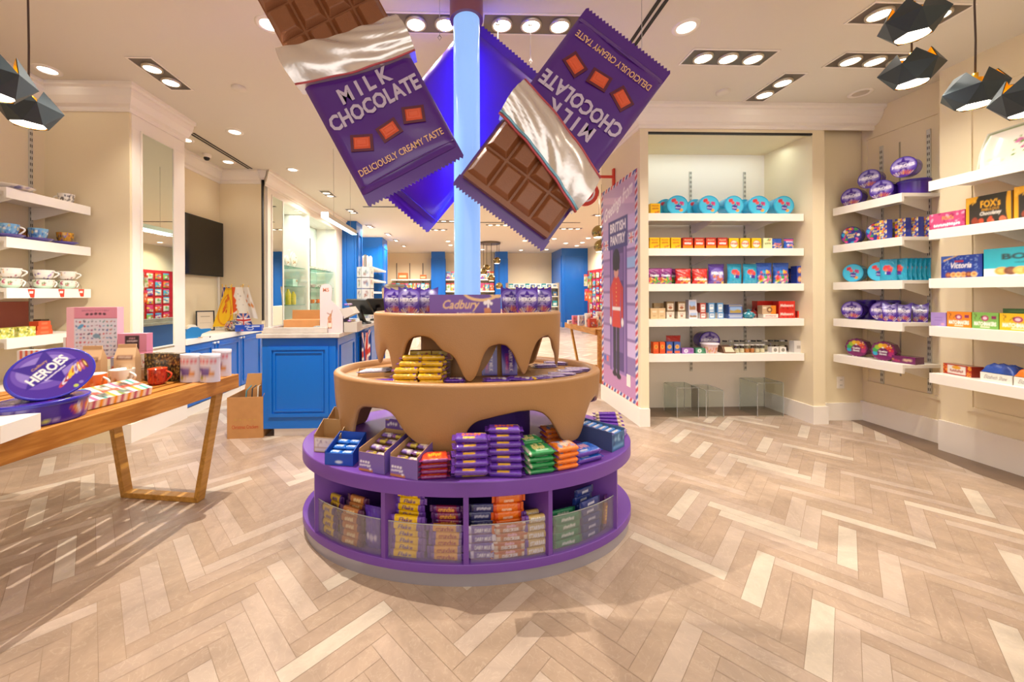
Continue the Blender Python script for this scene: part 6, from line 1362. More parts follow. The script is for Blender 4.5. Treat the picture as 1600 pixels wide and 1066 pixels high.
stack('tab_green', 851, 745, 4, .0265, DZ, 'green pack', 'green packs on the deck', 14, fall=.0, sc=(.83, .9, 1), back=.07)
p = atZ(851, 745, DZ); put('tab_green', (p.x-.045, p.y+.165, DZ+.0265*3.2), 'green pack lying higher behind the green stack', None, rz=R(14), sc=(.8, .8, 1))
stack('tab_orange', 893, 737, 4, .0265, DZ, 'orange pack', 'orange packs on the deck', 20, fall=0, sc=(.74, .9, 1), back=.06)
stack('tab_orange', 866, 700, 4, .0265, DZ, 'orange and purple pack of the rear orange stack', 'orange packs behind on the deck', 16, sc=(.72, .8, 1.1), back=.02)
stack('tab_blue', 928, 726, 2, .031, DZ, 'blue biscuit bar pack', 'blue packs on the deck', 27, sc=(.80, .8, 1), back=.07)
# open display boxes
def tray(name, label, loc, rz, w, d, hf, hb, cv, inner, side, items, res=(40, 24), cat='display box'):
    t = empty(name, loc, (0, 0, rz)); tag(t, label, cat); mb = MB(); th = .003
    mb.grid(lambda u, v: (-w/2+w*u, -d/2, hf*v), res[0], res[1], 'card', cv, smooth=False); mb.box(-w/2, w/2, -d/2+.0005, -d/2+th, 0, hf, 'card', inner); mb.build('front_panel', t)
    mb = MB(); mb.box(-w/2, w/2, -d/2+th, d/2, 0, .003, 'card', inner); mb.box(-w/2, w/2, d/2-th, d/2, 0, hb, 'card', inner)
    for s in (-1, 1):
        x0 = s*w/2; x1 = s*(w/2-th)
        v = [(min(x0, x1), -d/2+th, 0), (max(x0, x1), -d/2+th, 0), (max(x0, x1), d/2-th, 0), (min(x0, x1), d/2-th, 0), (min(x0, x1), -d/2+th, hf*1.15), (max(x0, x1), -d/2+th, hf*1.15), (max(x0, x1), d/2-th, hb), (min(x0, x1), d/2-th, hb)]
        mb.hexa(v, 'card', inner)
        q = s*(w/2+.0006); mb.quad(*[(q, yy, zz) for yy, zz in (((-d/2), 0), (d/2, 0), (d/2, hb), (-d/2, hf*1.15))], 'card', side)
    mb.build('tray', t)
    return t
def frog(w=40, h=30):
    c = Canvas(w, h, '7A62B0'); c.poly([(0, h), (0, h*.62), (w*.45, h*.36), (w*.45, h)], '7A62B0'); c.rect(0, 0, w*.55, h*.12, 'C8804C')
    c.text('~abcd', w*.24, h*.5, w*.4, h*.16, 'EDE8F4', bold=.05); c.text('~abcdef', w*.25, h*.3, w*.44, h*.16, 'EDE8F4', bold=.05); c.ell(w*.46, h*.14, w*.05, h*.06, 'EDE8F4'); return c
fc = frog()
def blob_bars(keys, T, loc, rz, w, d, rows, cols, z, rise, lab, grp, sc):
    for j in range(rows):
        for i in range(cols):
            lx = (i-(cols-1)/2)*w/cols; lyy = -d/2+d*(j+.5)/rows; c, s = math.cos(rz), math.sin(rz)
            put(keys[(i+j) % len(keys)], (loc[0]+lx*c-lyy*s, loc[1]+lx*s+lyy*c, z+rise*j), lab+', row '+('one', 'two', 'three', 'four', 'five')[j]+' from its front, '+nth(i, cols), grp, rz=rz+gj.uniform(-.1, .1), sc=sc)
bar_ware('mini_gold', 'small_gold_purple_sweet', 'sweet', .06, .034, .02, wrap('C8B04C', '~abcd', '4A2A6A', w=20, h=12, extra=lambda c, w, h: c.rect(0, 0, w*.4, h, '8A5A98')), '8A5A98', res=(14, 8), fin=.007)
bar_ware('mini_purple', 'small_gold_purple_sweet', 'sweet', .06, .034, .02, wrap('7A5CB0', '~abcd', 'F0E8C0', w=20, h=12, extra=lambda c, w, h: c.rect(w*.6, 0, w, h, 'C8B4D0')), '6A4AA0', res=(14, 8), fin=.007)
bar_ware('mini_blue', 'small_blue_sweet', 'sweet', .07, .030, .02, wrap('2C78D8', '~abcd', 'E8F0F8', w=20, h=12), '2468C8', res=(14, 8), fin=.007)
fx = [(atZ(581, 741, DZ), 9, 'left'), (atZ(632, 750, DZ), 9, 'right')]
for p, rz, w in fx:
    q = Vector((p.x+.035, p.y+.12, DZ)); tray('purple_display_box', 'open lilac display box of small sweets on the purple deck, '+w+' of two', q, R(-22), .135, .22, .085, .12, fc, 'C09A70', '7A62B0', None)
    o = COL.objects[-1]
    blob_bars(['mini_gold', 'mini_purple'], .02, q, R(-22), .115, .19, 4, 2, DZ+.055, .012, 'small gold and purple sweet in the '+w+' lilac box', 'sweets in the '+w+' lilac box', (.85, .95, 1))
    mb = MB(); mb.grid(lambda u, v: (-.066+.132*u, 0, .05*v*(1 if .15 < u < .85 else .8)), 20, 8, 'card', Canvas(40, 16, '6A4CA4').text('~abcd', 12, 8, 18, 6, 'EDE8F4').ell(30, 8, 5, 5, 'D8D0E4'), smooth=False); mb.box(-.066, .066, .0005, .003, 0, .045, 'card', 'B89068')
    o = mb.build('printed_header_card'); o.parent = [k for k in COL.objects if k.name.startswith('purple_display_box')][-1]; o.location = (0, .107, .119)
q = atZ(536, 729, DZ)+Vector((-.01, .085, 0)); tray('blue_display_box', 'open blue display box of small blue sweets at the left of the deck', q, R(-10), .14, .15, .055, .105, Canvas(30, 14, '1C4CB8').ell(15, 4, 4, 1.6, 'D8E4F4'), '1A48AC', '1A48AC', None, res=(30, 14))
blob_bars(['mini_blue'], .02, q, R(-10), .12, .125, 3, 2, DZ+.035, .010, 'small blue sweet in the blue box', 'sweets in the blue box', (.85, 1, 1))
q = atZ(511, 710, DZ)+Vector((.0, .065, 0)); tray('cardboard_tray', 'empty brown cardboard tray with white printed front at the left end of the deck', q, R(-12), .14, .09, .075, .14, Canvas(36, 18, 'B99870').rect(1, 6, 35, 17, 'E4DCD6').strokes(14, ['A87A98', '8A6A88'], 4, 8, 32, 15, 2.4, .5, 3).rect(1, 1, 35, 5, 'DCD4CC'), 'B08A5C', 'B08A5C', None, res=(36, 18))
q = atZ(524, 676, DZ)+Vector((0.0, .05, 0)); tray('cardboard_tray', 'brown cardboard tray behind the printed one, seen beside the first drip', q, R(-20), .11, .08, .05, .12, Canvas(20, 8, 'B9A07A').rect(0, 6, 20, 8, 'E4DCD6'), 'B08A5C', 'A88458', None, res=(20, 8))
# right display box with blue bars
q = atZ(957, 705, DZ)+Vector((-.035, .115, 0)); tray('blue_bar_display_box', 'open blue-grey display box of blue bars at the right end of the deck', q, R(38), .12, .24, .085, .09, Canvas(24, 16, '3A6A9C').rect(2, 2, 22, 5, '6AA0C8').blobs(8, ['8AB4D8', '2A4A80'], 2, 6, 22, 15, 1, 3, 3), '5A7AA0', '4A5A88', None, res=(24, 16))
bx = [k for k in COL.objects if k.name.startswith('blue_bar_display_box')][-1]
mb = MB(); mb.grid(lambda u, v: (-.06+.12*u, .003*math.sin(3*v), .10*v), 16, 12, 'card', Canvas(24, 20, '4A70A0').text('~abcde', 12, 8, 18, 6, 'E8A090').ell(12, 15, 4, 3, 'B8C8E0'), smooth=False); o = mb.build('header_card', bx); o.location = (0, .118, .088); mb = MB()
bar_ware('bluebar', 'blue_wafer_bar', 'chocolate bar', .105, .030, .02, wrap('3A7AC8', '~abcd', 'F0F4F8', w=24, h=12, extra=lambda c, w, h: c.rect(0, 0, w*.25, h, '4A3A90')), '3A4A98', res=(16, 8), fin=.008)
for j in range(6):
    lyy = -.10+.036*j; c, s = math.cos(R(38)), math.sin(R(38)); put('bluebar', (q.x-lyy*s, q.y+lyy*c, DZ+.068), 'blue wafer bar in the right display box, '+('nearest', 'second', 'third', 'fourth', 'fifth', 'farthest')[j]+' row', 'blue wafer bars in the display box', rz=R(38), sc=(.95, 1, 1))
    
for k in range(5): put('purplestick', (*(atZ(958, 672, DZ).xy+Vector((-.01+.0*k, .02+.013*k))), DZ+.018*k*.9), 'plain purple bar in the pile behind the blue display box, '+lvl(k, 5), 'purple bars behind the blue box', rz=R(-25+6*k))
for k in range(3): put('tab_silver', (*(atZ(968, 690, DZ).xy+Vector((-.0, .05))), DZ+.0105*k), 'striped purple bar beside the right display box, '+lvl(k, 3), 'striped bars at the right end of the deck', rz=R(50))
# ------------------------------------------------------------------ goods on the brown middle tier
MZ = MDZ+.0005
bkt = atZ(585, 588, MZ)
tray('white_bar_tray', 'shallow cardboard tray of white and grey bars on the left of the middle tier', (bkt.x, bkt.y+.03, MZ), R(14), .19, .10, .018, .034, Canvas(20, 4, 'C8A070'), 'D8A86C', 'D8B888', None, res=(20, 4))
bar_ware('greybar', 'grey_white_bar', 'chocolate bar', .15, .026, .016, wrap('B8B0C4', '~abcde', 'F4F0E8', w=30, h=10, extra=lambda c, w, h: c.rect(0, h*.7, w, h, 'F0E0B8')), '8A84A0', res=(20, 8))
for k in range(3): put('greybar', (bkt.x+.028*(k-1)*-math.sin(R(14))*-1, bkt.y+.03+.028*(k-1), MZ+.018), 'grey and white bar in the shallow tray, '+('front', 'middle', 'back')[k]+' one', 'grey bars in the shallow tray', rz=R(14))
for k in range(2): put('purplestick', (*(atZ(598, 600, MZ).xy+Vector((.0, .012+.02*k))), MZ+.0*k), 'plain purple bar in front of the gold pile, '+('front' if k == 0 else 'back')+' one', 'purple bars before the gold pile', rz=R(6))
# pile of gold bars
pile = [(0, 640, 601, 3), (0, 684, 602, 2), (1, 630, 593, 3), (1, 672, 594, 3), (2, 640, 582, 2), (2, 678, 583, 2)]
heap = []
for row, cnt in ((0, 3), (1, 3), (2, 3)):
    for lv in range(6-row*0):
        pass
i = 0
layers = [(0, [(-.0, 0), (.125, 0), (0, .04), (.125, .04), (.02, .08), (.14, .08), (.02, .12), (.14, .12)]), (1, [(-.005, .005), (.118, .0), (.0, .045), (.125, .045), (.02, .085), (.14, .085), (.03, .125)]), (2, [(.0, .02), (.12, .02), (.01, .06), (.13, .06), (.03, .10), (.14, .10)]), (3, [(.02, .045), (.125, .045), (.04, .085), (.14, .085)]), (4, [(.03, .075), (.13, .075)])]
b0 = atZ(640, 603, MZ)
for lv, pts in layers:
    for k, (dx, dy) in enumerate(pts):
        put('goldbag', (b0.x+dx-.02, b0.y+.02+dy, MZ+.0275*lv), 'gold wrapped bar in the pile on the middle tier, '+('bottom', 'second', 'third', 'fourth', 'top')[lv]+' layer, '+('front', 'front', 'second', 'second', 'third', 'third', 'rear', 'rear')[min(k, 7)]+' '+('left', 'right')[k % 2], 'gold bar pile', rz=R(gj.uniform(-16, 16)), ry=0, rx=R(gj.uniform(-5, 5)), sc=(1.05, 1.2, 1.4))
box_ware('gold_carton', 'gold_triangle_carton', 'carton', .13, .05, .05, Canvas(30, 12, 'B8962C').poly([(4, 1), (12, 11), (20, 1)], 'E8D8A0').poly([(16, 1), (24, 11), (30, 1)], '8A3A3C'), side='8A6A20', m='gloss', res=(30, 12))
for k, px in enumerate((657, 691)):
    put('gold_carton', (atY(px, 500, 2.03).x, 2.03, MZ+.1002), ('left', 'right')[k]+' gold triangle print carton behind the gold pile', 'gold cartons behind the pile', rz=R(4), sc=(.85, 1, 1)); 
tag(MB().box(-.115, .105, -.028, .028, 0, .1, 'card', '6A4A20').build('brown_riser_box'), 'brown carton carrying the gold triangle print cartons', 'box').location = (atY(674, 500, 2.03).x, 2.03, MZ)
stack('tab_purple', 711, 602, 2, .0135, MZ, 'purple chocolate tablet lying right of the gold pile', 'tablets right of the gold pile', 0, sc=(.47, .8, 1.2), back=.03)
for k, px in enumerate((704, 766, 798)):
    p = atZ(px, 590, MZ); put('tab_stand', (p.x, p.y+(.045 if k else .07), MZ+.002), 'purple chocolate tablet standing upright on the middle tier, '+nth(k, 3), 'upright tablets on the middle tier', rz=R((-14, -3, 5)[k]), rx=R(-9))
stack('tab_purple', 777, 602, 2, .0135, MZ, 'purple chocolate tablet lying front middle on the middle tier', 'tablets front middle', 6, sc=(.6, .8, 1.2), back=.03)
stack('tab_purple', 812, 600, 2, .0135, MZ, 'purple chocolate tablet lying right of centre on the middle tier', 'tablets right of centre', -14, sc=(.6, .8, 1.1), back=.03)
bar_ware('tab_yellowend', 'yellow_ended_purple_tablet', 'chocolate bar', .17, .08, .012, tabcv('5A3A98', '~abcdef', 'D8D0E8', lambda c, w, h: c.rect(0, 0, w*.4, h, 'F0C420')), '5A3A98', res=(24, 12))
stack('tab_yellowend', 842, 598, 2, .0125, MZ, 'yellow-ended purple tablet on the right of the middle tier', 'yellow ended tablets', 8, sc=(.8, .7, 1), back=.03)
for k, (px, py, rz) in enumerate(((862, 592, 12), (878, 588, -10), (890, 583, 16), (903, 580, -5), (852, 574, 8), (868, 570, -12))):
    for j in range(2): put('tab_silver', (*(atZ(px, py, MZ).xy), MZ+.0108*j), 'striped foil tablet on the right of the middle tier, pair '+ORD[k]+' from the front, '+('lower' if j == 0 else 'upper'), 'striped tablets on the middle tier', rz=R(rz), sc=(.75, .8, 1))
# ------------------------------------------------------------------ on the top tier
UZ = UDZ+.0005
p = atY(727, 476, 1.935); put('dairy_box', (p.x, 1.97, UZ), 'long purple chocolate gift box on the top tier, in front of the light column', sc=(1, .9, 1.12))
for i, (px, Y, rz) in enumerate(((617, 2.10, -8), (640, 2.03, -2), (668, 2.10, 5), (799, 2.10, -5), (823, 2.03, 2), (845, 2.10, 6))):
    x = atY(px, 470, Y).x; put('heroes_carton', (x, Y, UZ), 'purple scooped sweet carton on the top tier, '+('left', 'middle', 'right')[i % 3]+' of the three '+('left' if i < 3 else 'right')+' of the column', 'scooped cartons on the top tier', rz=R(rz), sc=(1.02, .8, 1.0))
for i, (px, Y, rz) in enumerate(((625, 2.24, 4), (656, 2.26, -4), (806, 2.26, 4), (836, 2.24, -3))):
    x = atY(px, 470, Y).x; put('heroes_carton', (x, Y+.02, UZ), 'purple scooped sweet carton in the rear row of the top tier, '+nth(i, 4), 'rear cartons on the top tier', rz=R(rz+180), sc=(1, .8, 1.0))
# ------------------------------------------------------------------ slatted wooden tables
def wood(name, col, dark):
    m = bpy.data.materials.new(name); m.use_nodes = True; nt = m.node_tree; b = nt.nodes['Principled BSDF']; tc = nt.nodes.new('ShaderNodeTexCoord')
    mp = nt.nodes.new('ShaderNodeMapping'); mp.inputs['Scale'].default_value = (9, 1.1, 9); nt.links.new(tc.outputs['Object'], mp.inputs[0])
    n = nt.nodes.new('ShaderNodeTexNoise'); n.inputs['Scale'].default_value = 5; n.inputs['Detail'].default_value = 8; n.inputs['Distortion'].default_value = .6; nt.links.new(mp.outputs[0], n.inputs['Vector'])
    r = nt.nodes.new('ShaderNodeValToRGB'); r.color_ramp.elements[0].position = .35; r.color_ramp.elements[0].color = (*lin(dark), 1); r.color_ramp.elements[1].position = .65; r.color_ramp.elements[1].color = (*lin(col), 1)
    nt.links.new(n.outputs[0], r.inputs[0]); nt.links.new(r.outputs[0], b.inputs['Base Color']); b.inputs['Roughness'].default_value = .38; MAT[name] = m
wood('oak', 'C98A3E', 'A96A26'); wood('oakleg', 'C99444', 'AE7C30')
TZ = .76
def ln(mb, x0, x1, y0, y1, z0, z1, m): mb.box(x0, x1, y0, y1, z0, z1, m)
def slat_table(label, loc, rz, W, L, legs_at, slatend=False):
    """top: slats along local -y; local x0..W, far end at y=0"""
    t = empty('slatted_table', loc, (0, 0, rz)); tag(t, label, 'table', 'slatted oak tables')
    n = 10; sw = (W-.03)/n
    for i in range(n):
        mb = MB(); x0 = -W+.015+sw*i; mb.box(x0+.014, x0+sw-.014, -L, -.002, TZ-.05, TZ, 'oak'); mb.build('slat', t, bevel=.002)
    for x0, x1 in ((-.02, 0), (-W, -W+.02)):
        mb = MB(); mb.box(x0, x1, -L, 0, TZ-.085, TZ+.001, 'oak'); mb.build('side_rail', t, bevel=.003)
    for y in (0, -L*.5, -L+.03): mb = MB(); mb.box(-W+.02, -.02, y-.03, y, TZ-.085, TZ-.051, 'oak'); mb.build('cross_rail', t)
    for ya in legs_at:
        f = MB(); w = .055; d = .032; zt = TZ-.086
        def leg(xf, xt): f.hexa([(xf-d, ya-w, 0), (xf, ya-w, 0), (xf, ya, 0), (xf-d, ya, 0), (xt-d, ya-w, zt), (xt, ya-w, zt), (xt, ya, zt), (xt-d, ya, zt)], 'oakleg')
        xa, xb = -.185, -.055
        leg(xa, xb); f.build('leg', t, bevel=.003); f = MB(); leg(-W+.185+d, -W+.055+d); f.build('leg', t, bevel=.003); f = MB()
        f.box(-W+.185+.001, -.185-.001, ya-w, ya, 0, .032, 'oakleg'); f.build('foot_bar', t, bevel=.003)
    if slatend:
        for i in range(n): mb = MB(); x0 = -W+.015+sw*i; mb.box(x0+.012, x0+sw-.012, -L-.036, -L-.001, 0, TZ, 'oak'); mb.build('end_slat', t)
    return t
TR = R(-9); corner = atZ(373.5, 584.5, TZ)
slat_table('slatted oak display table with splayed legs at the left, laden with gifts', (corner.x, corner.y, 0), TR, .90, 2.0, (-.06, -1.75))
def onT(px, py, z=TZ): return atZ(px, py, z)
def tb(key, px, py, lab, rz=0, dy=.03, z=TZ+.0015, sc=None, group=None, rx=0, ry=0):
    p = atZ(px, py, z); return put(key, (p.x, p.y+dy, z), lab, group, R(rz), rx, ry, sc=sc)
# big lilac tins
def tincv():
    c = Canvas(40, 50, 'DCD6E4'); c.text('~Ginger', 20, 42, 30, 4.5, 'D8808C'); c.text('~snap', 20, 37, 12, 2.4, 'D8A0A8'); c.blobs(14, ['6A5AA0', '54478C', '7A6CB0'], 9, 14, 25, 26, 3, 5.5, 3); c.ell(17, 29, 2, 2, '8A7CB8'); c.blobs(10, ['D89A58', 'C88440'], 24, 10, 33, 24, 2, 3, 5); c.blobs(6, ['C8B048', '9AA04C'], 10, 8, 22, 12, 1.6, 3, 6); return c
def ovaltin():
    t = empty('ginger_biscuit_tin'); tag(t, 'x', 'tin'); tc_ = tincv()
    class W2:
        def sample(s, u, v): return tc_.sample(u, v)
    mb = MB(); mb.lathe([(1, 0), (1, .145)], 'gloss', n=48, sx=.058, sy=.034, cap0=True, cv=W2()); mb.build('body', t)
    mb = MB(); mb.lathe([(1.03, .142), (1.03, .157), (1.0, .160), (0, .160)], 'gloss', 'E6E2EC', 48, sx=.058, sy=.034); mb.build('lid', t); return t
PROTO['ovaltin'] = ovaltin
for i, (px, py, dy) in enumerate(((291, 598, .035), (322, 598, .035), (312, 588, .10), (337, 590, .06))):
    if i == 2: continue
    tb('ovaltin', px, py, 'pale lilac oval tin at the far end of the oak table, '+('left front', 'right front', '', 'right rear')[i]+' one', -8, dy, group='lilac tins on the oak table', sc=(1, 1, .98) if i < 3 else (1, 1, 1.0))
# black and gold box
bc = Canvas(56, 34, '2A241C').blobs(320, ['C8A24C', 'E0C070', '8A6C30', 'B88A38'], 0, 0, 56, 34, .3, .9, 3)
box_ware('gold_fleck', 'black_gold_fleck_box', 'box', .25, .06, .155, bc, side='3A3020', m='gloss', res=(56, 34), topcv=bc)
tb('gold_fleck', 249, 597, 'black box with gold flecks behind the red mug on the oak table', -6, .045, sc=(.86, .8, 1.02))
tb('mug_red', 237, 603, 'red tartan mug with orange handle on the oak table', 8, .04, sc=(1.0, 1.0, 1.12))
# striped gift boxes
def gift():
    c = Canvas(90, 44, 'EFE6DC')
    for i, cl in enumerate(['E8A030', 'EFE6DC', 'B8608C', 'EFE6DC', '4AA89C', 'EFE6DC', 'E8A030', 'EFE6DC', '7A8C4A', 'EFE6DC', 'B8608C', 'EFE6DC', 'E8A030', 'EFE6DC', '4AA89C', 'EFE6DC']): c.rect(i*5.7, 0, i*5.7+5.7, 44, cl)
    for x in (10, 36, 62): c.rect(x, 27, x+14, 39, '7A6A5C'); c.blobs(8, ['B89A7A', '4A3A34', 'D8C0A0'], x+1, 28, x+13, 38, 1, 3, x)
    for x in (22, 50): c.rect(x, 5, x+13, 16, '6A7A70'); c.blobs(8, ['B89A7A', '4A3A34', 'A8C0A0'], x+1, 6, x+12, 15, 1, 3, x)
    c.rect(0, 19, 90, 25, 'D8402C'); c.star(45, 22, 15, 'EFE6DC', n=4, inner=.42); c.rect(34, 20.5, 56, 23.5, 'D8402C'); c.rect(0, 0, 3, 44, 'D8402C'); return c
box_ware('giftbox', 'striped_gift_box', 'box', .30, .145, .028, stripes(60, 6, ['E8A030', 'EFE6DC', 'B8608C', 'EFE6DC']*5), side='EFE6DC', m='gloss', res=(60, 6), topcv=gift())
a = tb('giftbox', 195, 624, 'striped gift box with a red band, tilted up on the front of the oak table', 78, .0, z=TZ+.012, rx=R(15), sc=(.95, .95, 1.3))
a.location.x -= .075; a.location.y += .0
a.location.z = TZ+.021
tb('giftbox', 131, 634, 'second striped gift box half hidden behind the large purple tubs', 6, .05, sc=(.42, .7, 1.4))
# mugs
tb('mug_scene', 178, 606, 'cream mug with farm scene behind the striped gift box', -12, .05, sc=(1.25, 1.25, 1.2)); tb('mug_orange', 133, 618, 'orange mug with white handle behind the large purple tub', -5, .05, sc=(1.1, 1.1, 1.2))
tb('mug_white', 14, 640, 'tall white hare mug at the left photo edge', -10, .12, sc=(1.0, 1.0, 1.6), z=TZ+.0015)
tb('mug_orange', 34, 628, 'orange mug with white handle left of the tilted purple tub', 150, .10, sc=(1, 1, 1.3))
# kraft bags
def kraft():
    c = Canvas(24, 34, 'D8B48C'); c.rect(3, 22, 21, 26, '7A4A3C'); c.text('~ABCDEFGH', 12, 24, 15, 2, 'E8D4BC'); c.rect(4, 10, 20, 18, 'DCBC98'); c.strokes(10, ['B08A64'], 4, 10, 20, 18, 2, .4, 3); return c
def kraftbag():
    t = empty('kraft_paper_bag'); tag(t, 'x', 'bag'); cv = kraft(); w, d, h = .10, .055, .19; mb = MB()
    def f(s): return lambda u, v: ((u-.5)*w*(1-.12*max(0, v-.75)*4), s*d/2*(1 if v < .7 else (1-(v-.7)/.3*.96)), h*v)
    mb.grid(f(-1), 24, 34, 'card', cv, smooth=False); mb.grid(f(1), 8, 12, 'card', col='C8A47C', flip=True)
    for u in (0, 1): mb.grid(lambda a, b, u=u: tuple(p*(1-a)+q*a for p, q in zip(f(-1)(u, b), f(1)(u, b))), 1, 12, 'card', col='B8946C', flip=not u)
    mb.box(-w/2, w/2, -d/2, d/2, 0, .001, 'card', 'B8946C'); mb.build('bag', t); mb = MB(); mb.box(-w*.43, w*.43, -.004, .004, h-.006, h+.012, 'card', 'D0AA80'); mb.build('folded_top', t); return t
PROTO['kraftbag'] = kraftbag
for i, px in enumerate((194, 139)): tb('kraftbag', px-2, 600 if i == 0 else 605, ('right', 'left')[i]+' kraft paper bag with brown label behind the mugs on the oak table', 4, .03, sc=(1.1, .8, 1.08), group='kraft bags on the oak table')
# lavender box with pot
tb_ = Canvas(30, 30, 'A8B4DC').blobs(10, ['B05A34', 'C87048', '8A4A30'], 2, 2, 12, 16, 2, 4, 3); box_ware('lavbox', 'lavender_gift_box', 'box', .12, .05, .13, tb_, side='98A4CC', res=(30, 30))
tb('lavbox', 163, 600, 'lavender gift box with an orange pot picture behind the farm mug', 0, .13)
# tall riser with pink stationery behind
for nm, px, w, h, lab in (('a', 143, .22, .115, 'left'), ('b', 200, .14, .115, 'right')):
    p = onT(px, 580); mb = MB()
    for s in (-1, 1): mb.box(s*w/2-.002, s*w/2+.002, -.05, .05, 0, h, 'glassclear')
    mb.box(-w/2, w/2, -.05, .05, h, h+.004, 'glassclear'); o = mb.build('acrylic_riser'); o.location = (p.x, 2.36, TZ+.001); tag(o, lab+' clear acrylic riser at the back of the oak table', 'display riser', 'acrylic risers on the oak table')
def pinkbook():
    c = Canvas(80, 92, 'D98CA4'); c.rect(0, 0, 12, 92, 'E8B0BC'); c.rect(12, 4, 80, 72, 'D6D4E4'); c.rect(12, 0, 80, 3, 'D07C98'); c.text('BRITISH POTTERY', 46, 86, 44, 2.6, 'A86480'); c.text('~ABCDE', 46, 80, 34, 5, '4A3040'); c.rect(12, 72, 80, 73.5, 'B86480')
    g = random.Random(6)
    for i in range(11):
        for j in range(9):
            x, y = 16+i*6, 9+j*7.2; cl = g.choice(['5A6CA8', '8A4A6C', '4A4A6A', '7AA0C8', 'A8604C', '4A8A94', '9A5A88', 'C84A5A']); c.ell(x+g.uniform(-1, 1), y+g.uniform(-1, 1), g.uniform(1.2, 2.8), g.uniform(.8, 2), cl, g.uniform(0, PI)); c.ell(x+g.uniform(-1, 1), y+1.4, g.uniform(.6, 1.8), .8, 'D6D4E4')
    c.ell(22, 58, 6, 3, '5AA0D0', .7); c.ell(47, 41, 6, 4, '7A9AB4'); return c
box_ware('pinkbook', 'pink_pottery_gift_box', 'box', .27, .05, .315, pinkbook(), side='E0A4B4', top='E8B4C0', res=(80, 92))
p = atY(142, 553, 2.30); put('pinkbook', (p.x, 2.33, TZ+.117), 'tall pink gift box with bird and crockery pattern, highest thing on the oak table', rz=R(5), sc=(1.0, 1, .98))
def pinksm():
    c = Canvas(40, 26, 'D98CA8'); c.rect(10, 3, 30, 23, '3A2A34'); c.text('~ABC', 20, 19, 9, 2.4, 'D8A0B0'); c.text('~ABCDEF', 20, 15, 15, 2.6, 'E8D0D8'); c.text('~ABCDE', 20, 10, 14, 1.8, 'C88C9C'); c.ell(20, 5, 3, 1.4, 'C86C8C'); return c
box_ware('pinksm', 'pink_biscuit_carton', 'carton', .16, .05, .105, pinksm(), side='C87C98', top='E0A0B4', res=(40, 26))
p = atY(205, 553, 2.30); put('pinksm', (p.x, 2.33, TZ+.117-.06), 'lower of two pink cartons with black labels, right of the tall pink box', 'pink cartons on the oak table', rz=R(3)); put('pinksm', (p.x-.0, 2.33, TZ+.117+.046), 'upper of two pink cartons with black labels, right of the tall pink box', 'pink cartons on the oak table', rz=R(3))
COL.objects['acrylic_riser.004'].scale = (1, 1, .47) if 'acrylic_riser.004' in COL.objects else (1, 1, 1)
p = atY(226, 560, 2.32); put('mug_deer', (p.x, 2.34, TZ+.056), 'white enamel mug with red deer beside the pink cartons', rz=R(160), sc=(1.0, 1.0, 1.15)); tag(MB().box(-.05, .05, -.05, .05, 0, .054, 'card', 'C8A888').build('small_wood_riser'), 'small tan block under the white enamel mug', 'riser').location = (p.x, 2.34, TZ+.001)
def redstripe():
    c = stripes(40, 40, ['E8E0DC', 'D8583C']*6); c.rect(11, 4, 31, 34, '2E2A28'); c.text('~ABC', 21, 30, 9, 2.4, 'D8C8B8'); c.text('~ABCDEFG', 21, 24, 16, 3.4, 'E8DCD0'); c.text('~ABCDE', 21, 17, 14, 2, 'B8A898'); c.ell(21, 8, 5, 3, 'B8444C'); return c
box_ware('redstripe', 'red_striped_carton', 'carton', .15, .05, .17, redstripe(), side='E0D8D4', res=(40, 40))
tb('redstripe', 26, 605, 'red and white striped carton with black label, left of the tilted purple tub', 8, .10, sc=(1, 1, 1.1))
box_ware('redstripe_thin', 'thin_striped_carton', 'carton', .05, .05, .17, stripes(12, 20, ['E8E0DC', 'D8583C', 'E8E0DC']), side='E0D8D4', res=(12, 20))
p = atY(104, 553, 2.38); put('redstripe_thin', (p.x, 2.41, TZ+.0015), 'thin red striped carton left of the tall pink box', sc=(1, 1, 1.4))
# the two large purple tubs
a = onT(36, 676); put('heroes_big', (a.x-.07, a.y+.13, TZ+.0015), 'large purple oval sweet tub lying flat at the front left of the oak table', rz=R(64), sc=(.80, .80, 1.0))
q = atY(74, 592, 1.52); o = put('heroes_big', (0, 0, 0), 'large purple oval sweet tub tilted to show its lid, on the flat one')
o.matrix_world = Matrix.Translation((q.x-.0, q.y+.02, q.z+.020)) @ Matrix.Rotation(R(56), 4, 'Z') @ Matrix.Rotation(R(68), 4, 'X') @ Matrix.Rotation(R(-4), 4, 'Y') @ Matrix.Rotation(R(17), 4, 'Z') @ Matrix.Translation((0, 0, -.085)) @ Matrix.Diagonal((.72, .74, .9, 1))
tag(MB().box(-.09, .09, -.07, .07, 0, .06, 'card', 'F0EAE0').build('white_box'), 'plain white box cut by the left edge at the table front', 'box').location = (onT(22, 688).x-.10, onT(22, 688).y+.02, TZ+.0015)
COL.objects[-1].rotation_euler = (0, 0, R(8))
